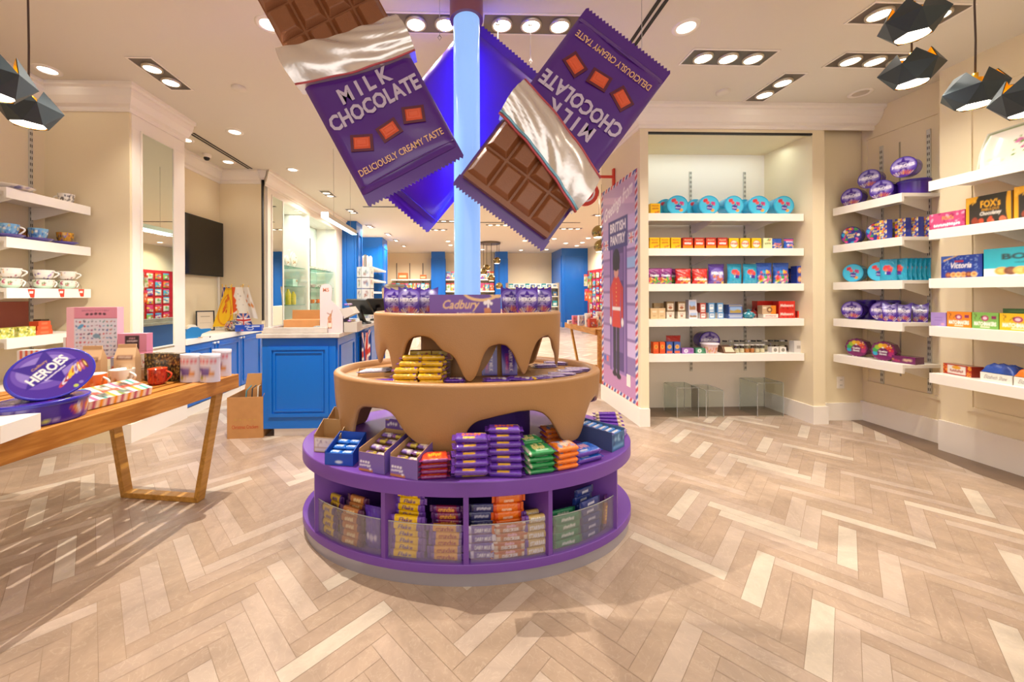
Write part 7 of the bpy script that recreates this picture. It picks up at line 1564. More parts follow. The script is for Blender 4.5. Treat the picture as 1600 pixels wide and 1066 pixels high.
# ------------------------------------------------------------------ mirror in the pier
t = empty('pier_mirror', (LP+.0065, 3.605, .78)); tag(t, 'tall narrow mirror set in the white pier, left side', 'mirror')
mb = MB(); mb.box(0, .004, -.183, .183, 0, 1.91, 'mirror'); mb.build('glass', t)
mb = MB()
for y in (-.195, .183): mb.box(0, .012, y, y+.012, -.012, 1.922, 'trimw')
mb.box(0, .012, -.183, .183, 1.91, 1.922, 'trimw'); mb.box(0, .012, -.183, .183, -.012, 0, 'trimw'); mb.build('frame', t)
t = empty('pier_cabinet_door', (LP+.0065, 3.605, .16)); tag(t, 'white panelled cabinet door below the pier mirror', 'cabinet door')
mb = MB(); mb.box(0, .014, -.19, .19, 0, .59, 'trimw'); panel_frame(mb, 'x', .014, -.15, .15, .05, .54, w=.02, t=.008); mb.build('door', t)
mb = MB(); mb.lathe([(.006, 0), (.006, .012), (.012, .02), (.0, .026)], 'chrome', n=14); mb.xf(Matrix.Translation((.014, .165, .36)) @ Matrix.Rotation(R(90), 4, 'Y')); mb.build('knob', t)
# ------------------------------------------------------------------ alcove with worktop
t = empty('alcove_worktop', (-3.09, 4.70, 0)); tag(t, 'white worktop along the alcove wall under the television', 'worktop'); mb = MB(); mb.box(-.285, .31, -.745, .755, .745, .802, 'shelfw'); mb.build('top', t)
cab_y = [3.955, 4.42, 4.94, 5.455]
mat('knobw', 'F2EFE8', rough=.2)
for i in range(3):
    y0, y1 = cab_y[i]+.002, cab_y[i+1]-.002; ym = (y0+y1)/2; t = empty('base_cabinet', (-3.09, ym, 0)); tag(t, 'blue base cabinet under the alcove worktop, '+('nearest', 'middle', 'farthest')[i]+' of three', 'cabinet', 'blue alcove cabinets')
    h = (y1-y0)/2; mb = MB(); mb.box(-.28, .275, -h, h, .09, .743, 'blue'); mb.build('body', t); mb = MB(); mb.box(-.28, .285, -h, h, 0, .088, 'trimw'); mb.build('kick_board', t)
    mb = MB(); mb.box(.276, .294, -h+.003, h-.003, .10, .738, 'blue'); panel_frame(mb, 'x', .294, -h+.05, h-.05, .15, .69, w=.022, t=.010, m='blue'); dd = mb.build('door', t)
    for s in ((1,), (-1, 1), (-1,))[i]:
        mb = MB(); mb.lathe([(.006, 0), (.006, .012), (.014, .02), (.012, .028), (0, .03)], 'knobw', n=14); mb.xf(Matrix.Translation((.294, s*(h-.03), .715)) @ Matrix.Rotation(R(90), 4, 'Y')); mb.build('knob', dd)
t = empty('television', (-3.379, 5.0, 1.89)); tag(t, 'dark wall mounted television in the alcove', 'television')
mb = MB(); mb.box(.0, .04, -.15, .15, -.1, .1, 'dark'); mb.build('wall_bracket', t); mb = MB(); mb.box(.04, .075, -.42, .415, -.375, .375, 'black'); bz = mb.build('casing', t); mb = MB(); mb.box(.075, .0765, -.408, .403, -.36, .365, 'screen'); mb.build('screen', bz)
tag(MB().box(0, .012, -.02, .02, 0, 1.48, 'trimw').build('cable_trunking'), 'white vertical cable cover in the alcove corner', 'trim strip').location = (-3.379, 5.43, .803)
COL.objects[-1].location.y = 5.42
def wt(px, py): return atZ(px, py, .803)
# tape dispenser
p = wt(300, 529); t = empty('tape_dispenser', (p.x-.02, p.y+.05, .8025), (0, 0, R(60))); tag(t, 'blue hand tape dispenser on the alcove worktop', 'tape dispenser')
mat('tblue', '2E7CB8', rough=.35)
mb = MB(); mb.prism([(-.08, 0), (.05, 0), (.07, .04), (.16, .07), (.16, .09), (.06, .09), (.03, .115), (-.03, .12), (-.07, .10), (-.09, .05)], -.03, .03, 'tblue', axis='y'); mb.build('body', t)
mb = MB(); mb.cyl(0, 0, -.028, .028, .05, .05, 'card', 'D8D0C0', 28); mb.xf(Matrix.Translation((-.02, 0, .095)) @ Matrix.Rotation(R(90), 4, 'X')); mb.build('tape_roll', t)
# certificate frame
p = wt(325, 517); t = empty('picture_frame', (p.x-.03, p.y+.0, .803), (R(-10), 0, R(38))); tag(t, 'black framed certificate leaning behind the flags on the worktop', 'picture frame')
mb = MB(); mb.box(-.10, .10, 0, .012, 0, .26, 'black'); mb.build('frame', t); mb = MB(); mb.box(-.085, .085, -.001, 0, .015, .245, 'card', 'E0D0B8'); mb.box(-.05, .05, -.0015, -.001, .18, .19, 'card', 'A89880'); mb.box(-.06, .06, -.0015, -.001, .10, .105, 'card', 'C0B098'); mb.build('certificate', t)
# flags bunch
base = wt(365, 516); bx0, by0 = base.x, base.y+.05
def jack(w, h):
    c = Canvas(w, h, '2C3C84'); import itertools
    c.poly([(0, 0), (w*.08, 0), (w, h*.92), (w, h), (w*.92, h), (0, h*.08)], 'F0ECE8'); c.poly([(w, 0), (w*.92, 0), (0, h*.92), (0, h), (w*.08, h), (w, h*.08)], 'F0ECE8'); c.poly([(0, 0), (w*.03, 0), (w, h*.97), (w, h), (w*.97, h), (0, h*.03)], 'C8342C'); c.poly([(w, 0), (w*.97, 0), (0, h*.97), (0, h), (w*.03, h), (w, h*.03)], 'C8342C')
    c.rect(w*.40, 0, w*.60, h, 'F0ECE8'); c.rect(0, h*.36, w, h*.64, 'F0ECE8'); c.rect(w*.44, 0, w*.56, h, 'C8342C'); c.rect(0, h*.43, w, h*.57, 'C8342C'); return c
t = empty('hand_flag_bundle_stand', (bx0+.02, by0+.06, .803)); tag(t, 'dark pot holding the bunch of small flags on the alcove worktop', 'pot')
mb = MB(); mb.lathe([(.07, 0), (.085, .13), (.08, .13), (.06, .01)], 'card', '5A3A34', 24, cap0=True); mb.build('pot', t)
def flag(label, cv, top, bot_c, w0, w1, h, tilt, yaw, seed, zt):
    t = empty('hand_flag', (top[0], top[1], .803+zt), (0, 0, yaw)); tag(t, label, 'flag', 'small flags in the alcove'); mb = MB()
    def fn(u, v):
        w = w0+(w1-w0)*(1-v); x = (u-.5)*w+tilt*(1-v)+.004*math.sin(9*u+seed); y = .030*math.sin(11*u+seed)*(1-.5*v)*w; return (x, y-.02*(1-v), -h*(1-v)-.02*math.sin(PI*u)*(1-v)*(seed % 3-1))
    mb.grid(fn, 40, 40, 'cloth', cv); mb.grid(lambda u, v: tuple(a+b for a, b in zip(fn(u, v), (0, .0015, 0))), 20, 20, 'cloth', cv, flip=True); mb.build('cloth', t)
    mb = MB(); mb.tube([(-w0*.5, 0, .0), (-w0*.5, 0, .025)], .004, 'gold'); mb.tube([(w0*.45, 0, .0), (w0*.45, 0, .025)], .004, 'gold'); mb.lathe([(0, .022), (.008, .03), (0, .044)], 'gold', n=10, cx=-w0*.5); mb.build('gilt_tip', t)
    mb = MB(); mb.tube([(-w0*.5, .01, 0), (-w0*.2+tilt*.3, .03, -zt+.10)], .004, 'card', 'C8A060'); mb.build('stick', t)
yl = Canvas(40, 60, 'ECBC1E').ring(20, 26, 17, 24, 1.4, 'C8461E').blobs(22, ['D8641E', 'C84A1E'], 13, 22, 27, 48, 1, 3.4, 4).rect(0, 57, 40, 60, 'D8A018')
wh = Canvas(40, 60, 'EFE8DC').poly([(0, 60), (14, 60), (6, 40), (14, 30), (8, 18), (16, 8), (0, 0)], 'E05A24').blobs(5, ['E05A24', 'D87048'], 2, 6, 16, 22, 2, 4, 5).blobs(4, ['B8B0A8'], 20, 10, 32, 50, 1, 2, 5)
flag('union flag hanging at the left of the flag bunch', jack(50, 60), (bx0-.13, by0+.02), 0, .10, .16, .36, .0, R(12), 2, .56)
flag('yellow flag with an orange lion, front of the flag bunch', yl, (bx0-.06, by0-.05), 0, .07, .24, .50, -.06, R(6), 4, .55)
flag('white flag with an orange-red figure in the flag bunch', wh, (bx0+.03, by0-.03), 0, .12, .24, .36, .05, R(8), 6, .56)
flag('white flag behind, at the right of the flag bunch', Canvas(20, 30, 'E8E0D4').blobs(6, ['D88A3C', 'C8B8A0'], 2, 2, 18, 28, 1, 3, 3), (bx0+.12, by0+.02), 0, .08, .20, .42, .08, R(-6), 3, .56)
flag('crumpled union flag at the foot of the flag bunch', jack(50, 50), (bx0+.15, by0-.10), 0, .12, .20, .16, .02, R(8), 5, .22)
mb = MB(); g = random.Random(3); mb.lathe([(.02, .0), (.09, .02), (.10, .06), (.07, .11), (.02, .13)], 'cloth', n=24, cv=Canvas(60, 20, 'D8C8B8').blobs(70, ['C8342C', '2C3C84', 'E8E0D8', 'D89A2C', '4A5A34', '7A3A2C'], 0, 0, 60, 20, 1, 3, 4)); mb.v = [(x+g.uniform(-.012, .012), y+g.uniform(-.012, .012), max(0, z+g.uniform(-.01, .01))) for x, y, z in mb.v]
o = mb.build('crumpled_bunting'); o.location = (bx0+.05, by0-.13, .803); tag(o, 'crumpled heap of patterned bunting below the flags', 'bunting')
p = wt(386, 518); t = empty('blue_card_box', (p.x+.0, p.y+.06, .8025), (0, 0, R(12))); tag(t, 'long low blue box with white oval print beside the flags', 'box'); mb = MB(); cv = Canvas(60, 16, '1C4AB8').ring(34, 7, 8, 4, 1.2, 'E8F0F8').rect(38, 11, 56, 14, 'D8E0F0').rect(22, 11, 32, 14, 'A8B8E0').ell(16, 3, 3, 1.2, 'D8604C')
mb.grid(lambda u, v: (-.15+.30*u, -.05, .08*v), 60, 16, 'gloss', cv, smooth=False); mb.box(-.15, .15, -.0499, .05, 0, .08, 'gloss', '1A44AC'); mb.build('carton', t)
for k in range(2):
    p = wt(312+9*k, 528-k); mb = MB(); mb.box(-.05, .05, -.004, .004, 0, .008, 'card', ('D8B060', '3A3634')[k]); o = mb.build('loose_pen'); o.location = (p.x+.05*k, p.y, .8025); o.rotation_euler = (0, 0, R(-30-30*k)); tag(o, ('wooden stick', 'dark pen')[k]+' lying on the alcove worktop by the tape dispenser', 'pen')
# ------------------------------------------------------------------ service counter
cx0, cx1, cy0, cy1 = -1.735, -1.09, 3.385, 5.6
t = empty('service_counter', ((cx0+cx1)/2, (cy0+cy1)/2, 0)); ox, oy = (cx0+cx1)/2, (cy0+cy1)/2; tag(t, 'blue panelled service counter with a pale marble top left of the podium', 'counter')
def C_(mb): return mb.xf(Matrix.Translation((-ox, -oy, 0)))
mb = MB(); mb.box(cx0+.09, cx1-.03, cy0+.03, cy1, 0, .075, 'trimw'); C_(mb).build('plinth', t)
mb = MB(); mb.box(cx0, cx1, cy0, cy1, .075, .875, 'blue'); panel_frame(mb, 'y', cy0, cx0+.06, cx1-.06, .18, .80, w=.03, t=.014, m='blue', out=-1); panel_frame(mb, 'y', cy0-.0, cx0+.105, cx1-.105, .225, .755, w=.014, t=.010, m='blue', out=-1)
C_(mb).build('end_panel', t)
ys = [cy0+.01, cy0+.62, cy0+1.2, cy0+1.75, cy1]
for a, b in zip(ys, ys[1:]):
    mb = MB(); mb.box(cx1, cx1+.012, a+.01, b-.012, .09, .865, 'blue'); panel_frame(mb, 'x', cx1+.012, a+.07, b-.07, .15, .80, w=.025, t=.010, m='blue'); C_(mb).build('side_panel', t)
mb = MB(); mb.box(cx0-.03, cx1+.045, cy0-.04, cy1+.02, .878, .915, 'marble'); C_(mb).build('marble_top', t, bevel=.004)
mb = MB(); mb.box(cx0-.0, cx0+.56, cy0+.02, cy0+.06, .915, .965, 'marble'); mb.box(cx0, cx0+.04, cy0+.06, cy1, .915, .965, 'marble'); C_(mb).build('marble_upstand', t, bevel=.003)
def onC(px, py, z=.9155): return atZ(px, py, z)
# union flag print bag hanging on the counter side
p0 = atX(570, 560, cx1+.03); t = empty('union_flag_bag', (cx1+.042, p0.y, .37)); tag(t, 'crumpled union flag shopping bag hanging on the counter side', 'bag')
jc = jack(60, 60); mb = MB(); mb.grid(lambda u, v: (.004+.01*math.sin(7*u+5*v)*math.sin(PI*u)+.006*math.sin(13*u), -.19+.38*u, .48*v-(.02*math.sin(PI*u) if v > .9 else 0)), 60, 60, 'cloth', jc); mb.grid(lambda u, v: (-.004, -.19+.38*u, .48*v), 6, 6, 'cloth', col='2C3C84', flip=True); mb.build('bag_front', t)
# bunny display stand
q = onC(519, 520); t = empty('hare_card_display', (q.x-.01, q.y+.12, .9155), (0, 0, R(0))); tag(t, 'white cardboard counter display printed with a brown hare', 'display stand')
hc = Canvas(50, 60, 'CBBDB9'); hc.ell(24, 16, 8, 12, 'C89A78').ell(24, 14, 6, 8, 'E4C8B4').ell(24, 28, 7, 8, 'B88460').ell(27, 37, 4, 4.4, 'B07A54').ell(31, 44, 1.4, 7, '9A6848', -.35).ell(19, 41, 6, 1.3, '9A7060', -.35).ell(22, 20, 2.4, 2.2, 'A85A4C').ell(26, 20, 2.4, 2.2, 'A85A4C').ell(20, 6, 3, 2, '9A6848').ell(28, 6, 3, 2, '9A6848')
prof = [(-.11, 0), (.12, 0), (.12, .14), (.08, .25), (-.10, .36)]
mb = MB(); side_p = [(-.105, 0), (.10, 0), (.10, .15), (.06, .23), (-.005, .29)]+[(-.05+.055*math.cos(R(a)), .385+.055*math.sin(R(a))) for a in range(0, 181, 15)]
mb.prism(side_p, -.10, -.095, 'card', 'CBBDB9', axis='y'); mb.prism([(-.105, 0), (.10, 0), (.10, .15), (.06, .20), (-.105, .20)], .095, .10, 'card', 'BFB2AD', axis='y'); mb.box(-.105, -.10, -.095, .095, 0, .30, 'card', 'BFB2AD'); mb.box(-.10, .10, -.095, .095, .14, .145, 'card', 'BFB2AD')
mb.grid(lambda u, v: (-.08+.13*u, -.1006, .02+.22*v), 40, 56, 'card', hc, smooth=False); mb.build('card_body', t)
mb = MB(); mb.text('M5', Matrix.Translation((-.05, -.1008, .385)) @ Matrix.Rotation(R(90), 4, 'X'), .055, .035, 'card', 'C87858'); mb.build('header_lettering', t)
mb = MB(); mb.box(.10, .22, -.08, .10, 0, .09, 'card', 'BAB0A0'); mb.hexa([(.10, -.08, .12), (.20, -.08, .17), (.20, .10, .17), (.10, .10, .12), (.06, -.08, .21), (.16, -.08, .23), (.16, .10, .23), (.06, .10, .21)], 'card', 'C0B6A8'); mb.build('card_tray', t)
for k in range(3): put('mini_purple', (q.x+.10+.0*k, q.y+.10+.05*k, .9155+.24), 'small packet in the upper tray of the hare display, '+('nearest', 'middle', 'farthest')[k], 'packets in the hare display', rz=R(90))
for k in range(3): put('mini_gold', (q.x+.14, q.y+.07+.05*k, .9155+.0905), 'small packet on the lower ledge of the hare display, '+('nearest', 'middle', 'farthest')[k], 'packets on the lower ledge of the hare display', rz=R(90))
# cardboard box, orange tray, box on the counter
q = onC(472, 512); mb = MB(); mb.box(-.17, .17, -.10, .10, 0, .10, 'kraft'); mb.hexa([(-.17, .09, .10), (.17, .09, .10), (.17, .10, .10), (-.17, .10, .10), (-.16, .07, .19), (.17, .07, .19), (.17, .08, .19), (-.16, .08, .19)], 'kraft'); o = mb.build('cardboard_carton'); o.location = (-1.51, 3.78, .9155); tag(o, 'brown cardboard carton with an open flap on the marble counter', 'carton')
mb = MB(); mb.box(-.16, .16, -.06, .06, 0, .018, 'card', 'E8742C'); mb.box(-.155, .155, -.055, .055, .018, .021, 'card', 'D8641E'); o = mb.build('orange_tray'); o.location = (-1.50, 3.54, .9155); tag(o, 'flat orange tray in front of the cardboard carton on the counter', 'tray')
tag(MB().box(-.03, .03, -.04, .04, 0, .045, 'card', '8AA0A8').build('small_grey_box'), 'small blue-grey box left of the hare display', 'box').location = (-1.33, 3.62, .9155)
# till terminals
for i, (px, Y, rz) in enumerate(((568, 4.55, 150), (590, 5.15, 205))):
    x = atY(px, 500, Y).x; t = empty('till_terminal', (x, Y, .9155), (0, 0, R(rz))); tag(t, ('nearer', 'farther')[i]+' black till terminal with a tilted screen on the counter', 'till', 'till terminals'); mb = MB(); mb.lathe([(.10, 0), (.10, .015), (.04, .03)], 'black', n=24, cap1=True, sy=.8); mb.build('foot', t)
    mb = MB(); mb.hexa([(-.03, -.02, .02), (.03, -.02, .02), (.03, .02, .02), (-.03, .02, .02), (-.03, .06, .17), (.03, .06, .17), (.03, .09, .17), (-.03, .09, .17)], 'black'); mb.build('neck', t)
    mb = MB(); mb.box(-.16, .16, -.012, .012, -.11, .11, 'black'); mb.box(-.15, .15, -.0135, -.012, -.10, .10, 'screen'); mb.xf(Matrix.Translation((0, .05, .20)) @ Matrix.Rotation(R(-38), 4, 'X')); mb.build('screen', t)
# card spinner
t = empty('card_spinner', (atY(571, 480, 5.9).x, 5.9, 0)); tag(t, 'tall rotating greeting card rack beyond the counter', 'card rack'); mb = MB(); mb.cyl(0, 0, 0, .03, .2, .2, 'steel'); mb.cyl(0, 0, .03, 1.88, .02, .02, 'steel'); mb.build('post', t)
cc = Canvas(16, 16, 'E6E2DA').blobs(7, ['7A8AA8', 'B07A6A', '8AA07A'], 4, 4, 12, 12, 1, 2.4, 3)
for r_ in range(5):
    z = .85+.17*r_
    for k in range(6):
        a = 2*PI*k/6+.3; mb = MB(); mb.grid(lambda u, v: (-.06+.12*u, -.11, .155*v), 8, 8, 'card', Canvas(16, 16, 'E6E2DA').blobs(7, ['7A8AA8', 'B07A6A', '8AA07A'], 4, 4, 12, 12, 1, 2.4, r_*8+k), smooth=False); mb.box(-.062, .062, -.109, -.105, -.003, .158, 'steel'); mb.xf(Matrix.Translation((0, 0, z)) @ Matrix.Rotation(a, 4, 'Z')); mb.build('card_pocket', t)
# cardboard box on the floor
t = empty('floor_carton', (-1.885, 3.53, 0), (0, 0, R(4))); tag(t, 'open brown cardboard box with red print on the floor beside the counter', 'carton'); mb = MB(); w, d, h = .15, .16, .36
mb.box(-w, w, -d, -d+.005, 0, h, 'kraft'); mb.box(-w, w, d-.005, d, 0, h, 'kraft'); mb.box(-w, -w+.005, -d+.005, d-.005, 0, h, 'kraft'); mb.box(w-.005, w, -d+.005, d-.005, 0, h, 'kraft'); mb.box(-w+.005, w-.005, -d+.005, d-.005, 0, .01, 'kraft'); mb.build('box', t)
mb = MB(); mb.hexa([(-w, d-.004, h), (w, d-.004, h), (w, d, h), (-w, d, h), (-w+.01, d+.03, h+.14), (w-.01, d+.03, h+.14), (w-.01, d+.034, h+.14), (-w+.01, d+.034, h+.14)], 'kraft'); mb.build('flap', t)
mb = MB(); mb.hexa([(w-.004, -d, h), (w, -d, h), (w, d, h), (w-.004, d, h), (w+.04, -d+.01, h+.1), (w+.044, -d+.01, h+.1), (w+.044, d-.02, h+.1), (w+.04, d-.02, h+.1)], 'kraft'); mb.build('flap', t)
mb = MB(); M_ = Matrix.Translation((0, -d-.0008, .10)) @ Matrix.Rotation(R(90), 4, 'X'); mb.text('Christmas Crackers', M_, .22, .032, 'card', 'B84A28', bold=.01); 
for k in range(5): mb.text('*', Matrix.Translation((-.08+.04*k, -d-.0008, .16)) @ Matrix.Rotation(R(90), 4, 'X'), .018, .018, 'card', 'B89A3C')
mb.build('printing', t)
mb = MB(); g = random.Random(4)
for k in range(4): mb.tube([(-.08+.05*k, .02*k-.03, .02), (-.06+.05*k, .0, h+.02+.02*k), (-.03+.04*k, .03, h+.06)], .006, 'card', ('4A8A94', '3A3A3C', 'C8C0B0', '2C6A9A')[k])
mb.build('cable_contents', t)
# ------------------------------------------------------------------ display cases in the wall
t = empty('display_mirror', (X1+.001, 5.85, .80)); tag(t, 'narrow mirror strip beside the lit display cases', 'mirror'); mb = MB(); mb.box(0, .004, -.165, .165, 0, 1.93, 'mirror'); mb.build('glass', t); mb = MB()
for y in (-.18, .165): mb.box(0, .012, y, y+.015, -.01, 1.945, 'trimw')
mb.box(0, .012, -.165, .165, 1.93, 1.945, 'trimw'); mb.build('frame', t)
mat('caseback', 'DDEBE4', rough=.5)
for i, (y0, y1) in enumerate(((6.075, 7.025), (7.105, 8.615))):
    t = empty('display_case', (X1-.02, (y0+y1)/2, .785)); tag(t, ('nearer', 'farther')[i]+' lit glass display case in the white wall', 'display case', 'lit display cases'); h = (y1-y0)/2
    mb = MB(); mb.box(-.42, -.415, -h, h, 0, 1.95, 'caseback'); mb.build('back_panel', t)
    for zz in (.30, .62, .95) if i == 0 else (.30, .62, .98): mb = MB(); mb.box(-.40, -.03, -h+.01, h-.01, zz, zz+.008, 'glassgreen'); mb.build('glass_shelf', t)
    for yy in (-h*.5, 0, h*.5): mb = MB(); mb.box(-.415, -.405, yy-.008, yy+.008, .1, 1.7, 'slotm'); mb.build('slotted_rail', t)
    mb = MB(); mb.box(-.004, .0, -h, h, 0, 1.945, 'glassclear'); mb.build('glass_front', t)
def case_put(fn, px, z, X, label, cat):
    y = atX(px, 400, X).y; o = fn(); o.location = (X, y, z); tag(o, label, cat); return o
def plate_stand(r=.13):
    t = empty('standing_plate'); dc = Canvas(40, 40, 'F2EDE0').ring(20, 20, 19.5, 19.5, .8, '6A6A48').blobs(12, ['B84A54', '6A8A4A', 'C8A03C'], 12, 10, 30, 30, 1, 3, 4); mb = MB()
    mb.grid(lambda u, v: (.02-.015*((2*u-1)**2+(2*v-1)**2), r*(2*u-1)*math.sqrt(1-(2*v-1)**2/2), r+r*(2*v-1)*math.sqrt(1-(2*u-1)**2/2)), 30, 30, 'china', dc); mb.grid(lambda u, v: (.012-.015*((2*u-1)**2+(2*v-1)**2), r*(2*u-1)*math.sqrt(1-(2*v-1)**2/2), r+r*(2*v-1)*math.sqrt(1-(2*u-1)**2/2)), 16, 16, 'china', col='F2EDE0', flip=True); mb.build('plate', t)
    mb = MB(); mb.tube([(.05, -.04, .003), (-.03, -.04, .003), (-.02, -.04, .1)], .003, 'steel'); mb.tube([(.05, .04, .003), (-.03, .04, .003), (-.02, .04, .1)], .003, 'steel'); mb.build('wire_stand', t); return t
S3, S2 = .785+.958, .785+.628
case_put(lambda: plate_stand(.145), 459, S3-.001, -2.93, 'large flowered plate standing on the top shelf of the nearer case', 'plate'); case_put(lambda: plate_stand(.10), 449, S3-.001, -2.90, 'smaller flowered plate before the large one in the nearer case', 'plate')
box_ware('mintbox', 'mint_gift_box', 'box', .20, .12, .13, Canvas(20, 14, 'B8DCCC').blobs(8, ['C85A4A', '7A8A4A', 'E8E0D0'], 12, 2, 20, 12, 1, 2, 3), side='B4D8C8', res=(20, 14)); put('mintbox', (-2.95, atX(456, 400, -2.95).y, S2-.001), 'mint green gift box on the middle shelf of the nearer case', rz=R(90))
for k, px in enumerate((450, 458)): mb = MB(); mb.lathe([(.04, 0), (.045, .01), (.045, .20-.03*k), (.02, .24-.03*k), (.02, .27-.04*k)], 'gloss', 'E8C81E', 20, cap0=True, cap1=True); o = mb.build('yellow_bottle'); o.location = (-2.93, atX(px, 400, -2.93).y, .785+.308); tag(o, ('left', 'right')[k]+' yellow bottle on the low shelf of the nearer case', 'bottle', 'yellow bottles in the display case')
for k, px in enumerate((487, 493, 500, 507, 514)): put('mug_floral', (-2.93, atX(px, 400, -2.93).y, .785+.989), 'white floral cup on the top shelf of the farther case, '+nth(k, 5), 'cups in the farther case', rz=R(20*k))
for k, px in enumerate((489, 497, 505, 512)): put('cup_black', (-2.93, atX(px, 400, -2.93).y, S2-.001), 'printed teacup on the middle shelf of the farther case, '+nth(k, 4), 'teacups in the farther case', rz=R(30*k))
for k, px in enumerate((488, 496)): put('mug_orange', (-2.93, atX(px, 400, -2.93).y, .785+.308), 'orange mug on the low shelf of the farther case, '+nth(k, 2), 'orange mugs in the farther case', rz=R(30*k))
# lit low wall shelves beyond the display wall with toiletries
for i, z in enumerate((1.35, 1.67, 1.99)):
    t = empty('wall_shelf', (-2.62, 10.55, z)); tag(t, 'white shelf beside the big blue pillar, '+('lowest', 'middle', 'top')[i]+' of three', 'shelf', 'shelves by the blue pillar'); mb = MB(); mb.box(-.55, .42, -1.0, 1.0, -.05, 0, 'shelfw'); mb.build('board', t)
mb = MB(); mb.box(-.02, .02, -1.0, 1.0, .0, 2.1, 'shelfw'); o = mb.build('shelf_back_panel'); o.location = (-3.19, 10.55, 0); tag(o, 'white back panel of the shelves beside the big blue pillar', 'panel')
for k, px in enumerate((555, 561, 568, 574, 579)):
    mb = MB(); mb.lathe([(.042, 0), (.045, .02), (.045, .22), (.02, .27), (.0, .28)], 'gloss', ('A8C8D0', 'E8D8CC', 'E8B8A0', 'EDE0D4', 'EDE0D4')[k], 18, cap0=True); x = atY(px, 410, 9.8).x; o = mb.build('lotion_bottle'); o.location = (max(x, -2.95), 9.8, 1.9905); tag(o, 'pale bottle on the top shelf by the big blue pillar, '+nth(k, 5), 'bottle', 'bottles by the blue pillar')
# ------------------------------------------------------------------ back of the shop
# second slatted table
slat_table('slatted oak table far right behind the podium, with slatted end', (2.66, 6.62, 0), R(3), .80, 1.30, (-.10,), slatend=True)
cols = ['E0607A', 'F0E8E0', '3A6AA8', 'D8402C', 'EDE4D8', '8AB8D8', 'C87848', 'F0E8E0']
g = random.Random(17)
for k, (px, Y, w, h, c, sh) in enumerate(((892, 6.25, .10, .06, 'E8E0D8', 'box'), (900, 6.2, .12, .14, 'E07890', 'box'), (907, 5.9, .07, .16, 'D8D0DC', 'box'), (912, 6.1, .06, .15, '6A8AC0', 'cup'), (918, 5.7, .10, .20, 'EDE6DC', 'cup'), (925, 5.6, .11, .13, 'D0452C', 'box'), (921, 6.1, .12, .10, '3A78B0', 'box'), (931, 5.6, .09, .16, 'F0EAE0', 'cup'), (937, 5.8, .10, .22, 'E8E2DA', 'box'))):
    x = atY(px, 500, Y).x; mb = MB(); cv = Canvas(16, 16, c).blobs(9, ['C8453C', '3A5A98', 'E8D8C8', 'A86A3C'], 2, 2, 14, 12, 1, 3, k)
    if sh == 'box': mb.grid(lambda u, v: (-w/2+w*u, -.04, h*v), 16, 16, 'card', cv, smooth=False); mb.box(-w/2, w/2, -.0399, .04, 0, h, 'card', c)
    else: mb.lathe([(w*.4, 0), (w*.45, h*.9), (w*.47, h)], 'card', n=20, cv=cv, cap0=True, cap1=True)
    o = mb.build('gift_box' if sh == 'box' else 'printed_cup'); o.location = (x, Y, TZ+.0015)
    tag(o, ('white', 'pink', 'pale lilac', 'blue', 'tall white', 'red', 'deep blue', 'short white', 'large white')[k]+' '+('gift box' if sh == 'box' else 'printed cup')+' on the far right oak table, '+nth(k, 9), 'box' if sh == 'box' else 'cup')
# candy peg wall (red) with rows of bags, seen directly and in the mirrors
pal = ['E8C03C', 'D8402C', 'F0E4C8', 'E87A30', 'C83A6A', '8A4AA0', 'E0D8D0', '4AA0C0', '7AB050']
def hang_bag(ix):
    def mk():
        mb = MB(); g = random.Random(ix); base = pal[ix % len(pal)]
        cv = Canvas(12, 16, base).rect(0, 13, 12, 16, pal[(ix*3+1) % len(pal)]).blobs(9, [pal[(ix+2) % 9], pal[(ix+5) % 9], 'F0E8D8'], 1, 1, 11, 11, 1, 2.6, ix)
        mb.grid(lambda u, v: (-.07+.14*u, -.03*max(0, math.sin(PI*u))**.5*max(0, math.sin(PI*min(1, v*1.05)))**.5-.002, .21*v), 12, 16, 'wrap', cv); mb.grid(lambda u, v: (-.07+.14*u, .0, .21*v), 2, 2, 'wrap', col=base, flip=True)
        return tag(mb.build('hanging_sweet_bag'), 'x', 'bag')
    return mk
for i in range(9): PROTO['hang%d' % i] = hang_bag(i)
RN6 = ['top', 'second', 'third', 'fourth', 'fifth', 'lowest']
rowz = [1.83, 1.55, 1.27, .99, .71, .43]
for ri, z in enumerate(rowz):
    t = empty('peg_rail', (4.925, 11.6, z+.235)); tag(t, 'red peg rail of the sweet wall, '+RN6[ri]+' one', 'rail', 'peg rails of the sweet wall'); mb = MB(); mb.box(-.01, 0, -2.6, 2.6, -.012, .012, 'red'); mb.build('rail', t)
    for k in range(14):
        y = 9.2+.36*k; s = (k+ri) % 3
        put('hang%d' % ((k//2*2+ri*4+(k % 2)*5) % 9), (4.90, y, z), 'hanging sweet bag on the red wall, '+RN6[ri]+' row, place '+(ORD+['last'])[k]+' from the near end', 'sweet bags on the red wall', rz=R(-90), sc=(1.9, 1, 1.1))
# spinner rack of bags beside the big right pillar
for k, (px, z) in enumerate(((915, 1.52), (921, 1.46), (916, 1.05), (922, 1.0), (928, .9))):
    x = atY(px, 430, 12.0).x; put('hang%d' % ((k*2+6) % 9), (x, 12.0, z), 'pale bag hanging on the free-standing rack by the sweet wall, '+nth(k, 5), 'bags on the free-standing rack', sc=(.8, .6, 1.8))
t = empty('free_standing_rack', (atY(921, 430, 12.05).x, 12.06, 0)); tag(t, 'thin metal floor rack holding pale bags by the sweet wall', 'rack'); mb = MB(); mb.cyl(0, 0, 0, .03, .25, .25, 'steel'); mb.cyl(0, 0, .03, 2.0, .02, .02, 'steel'); mb.build('post', t)
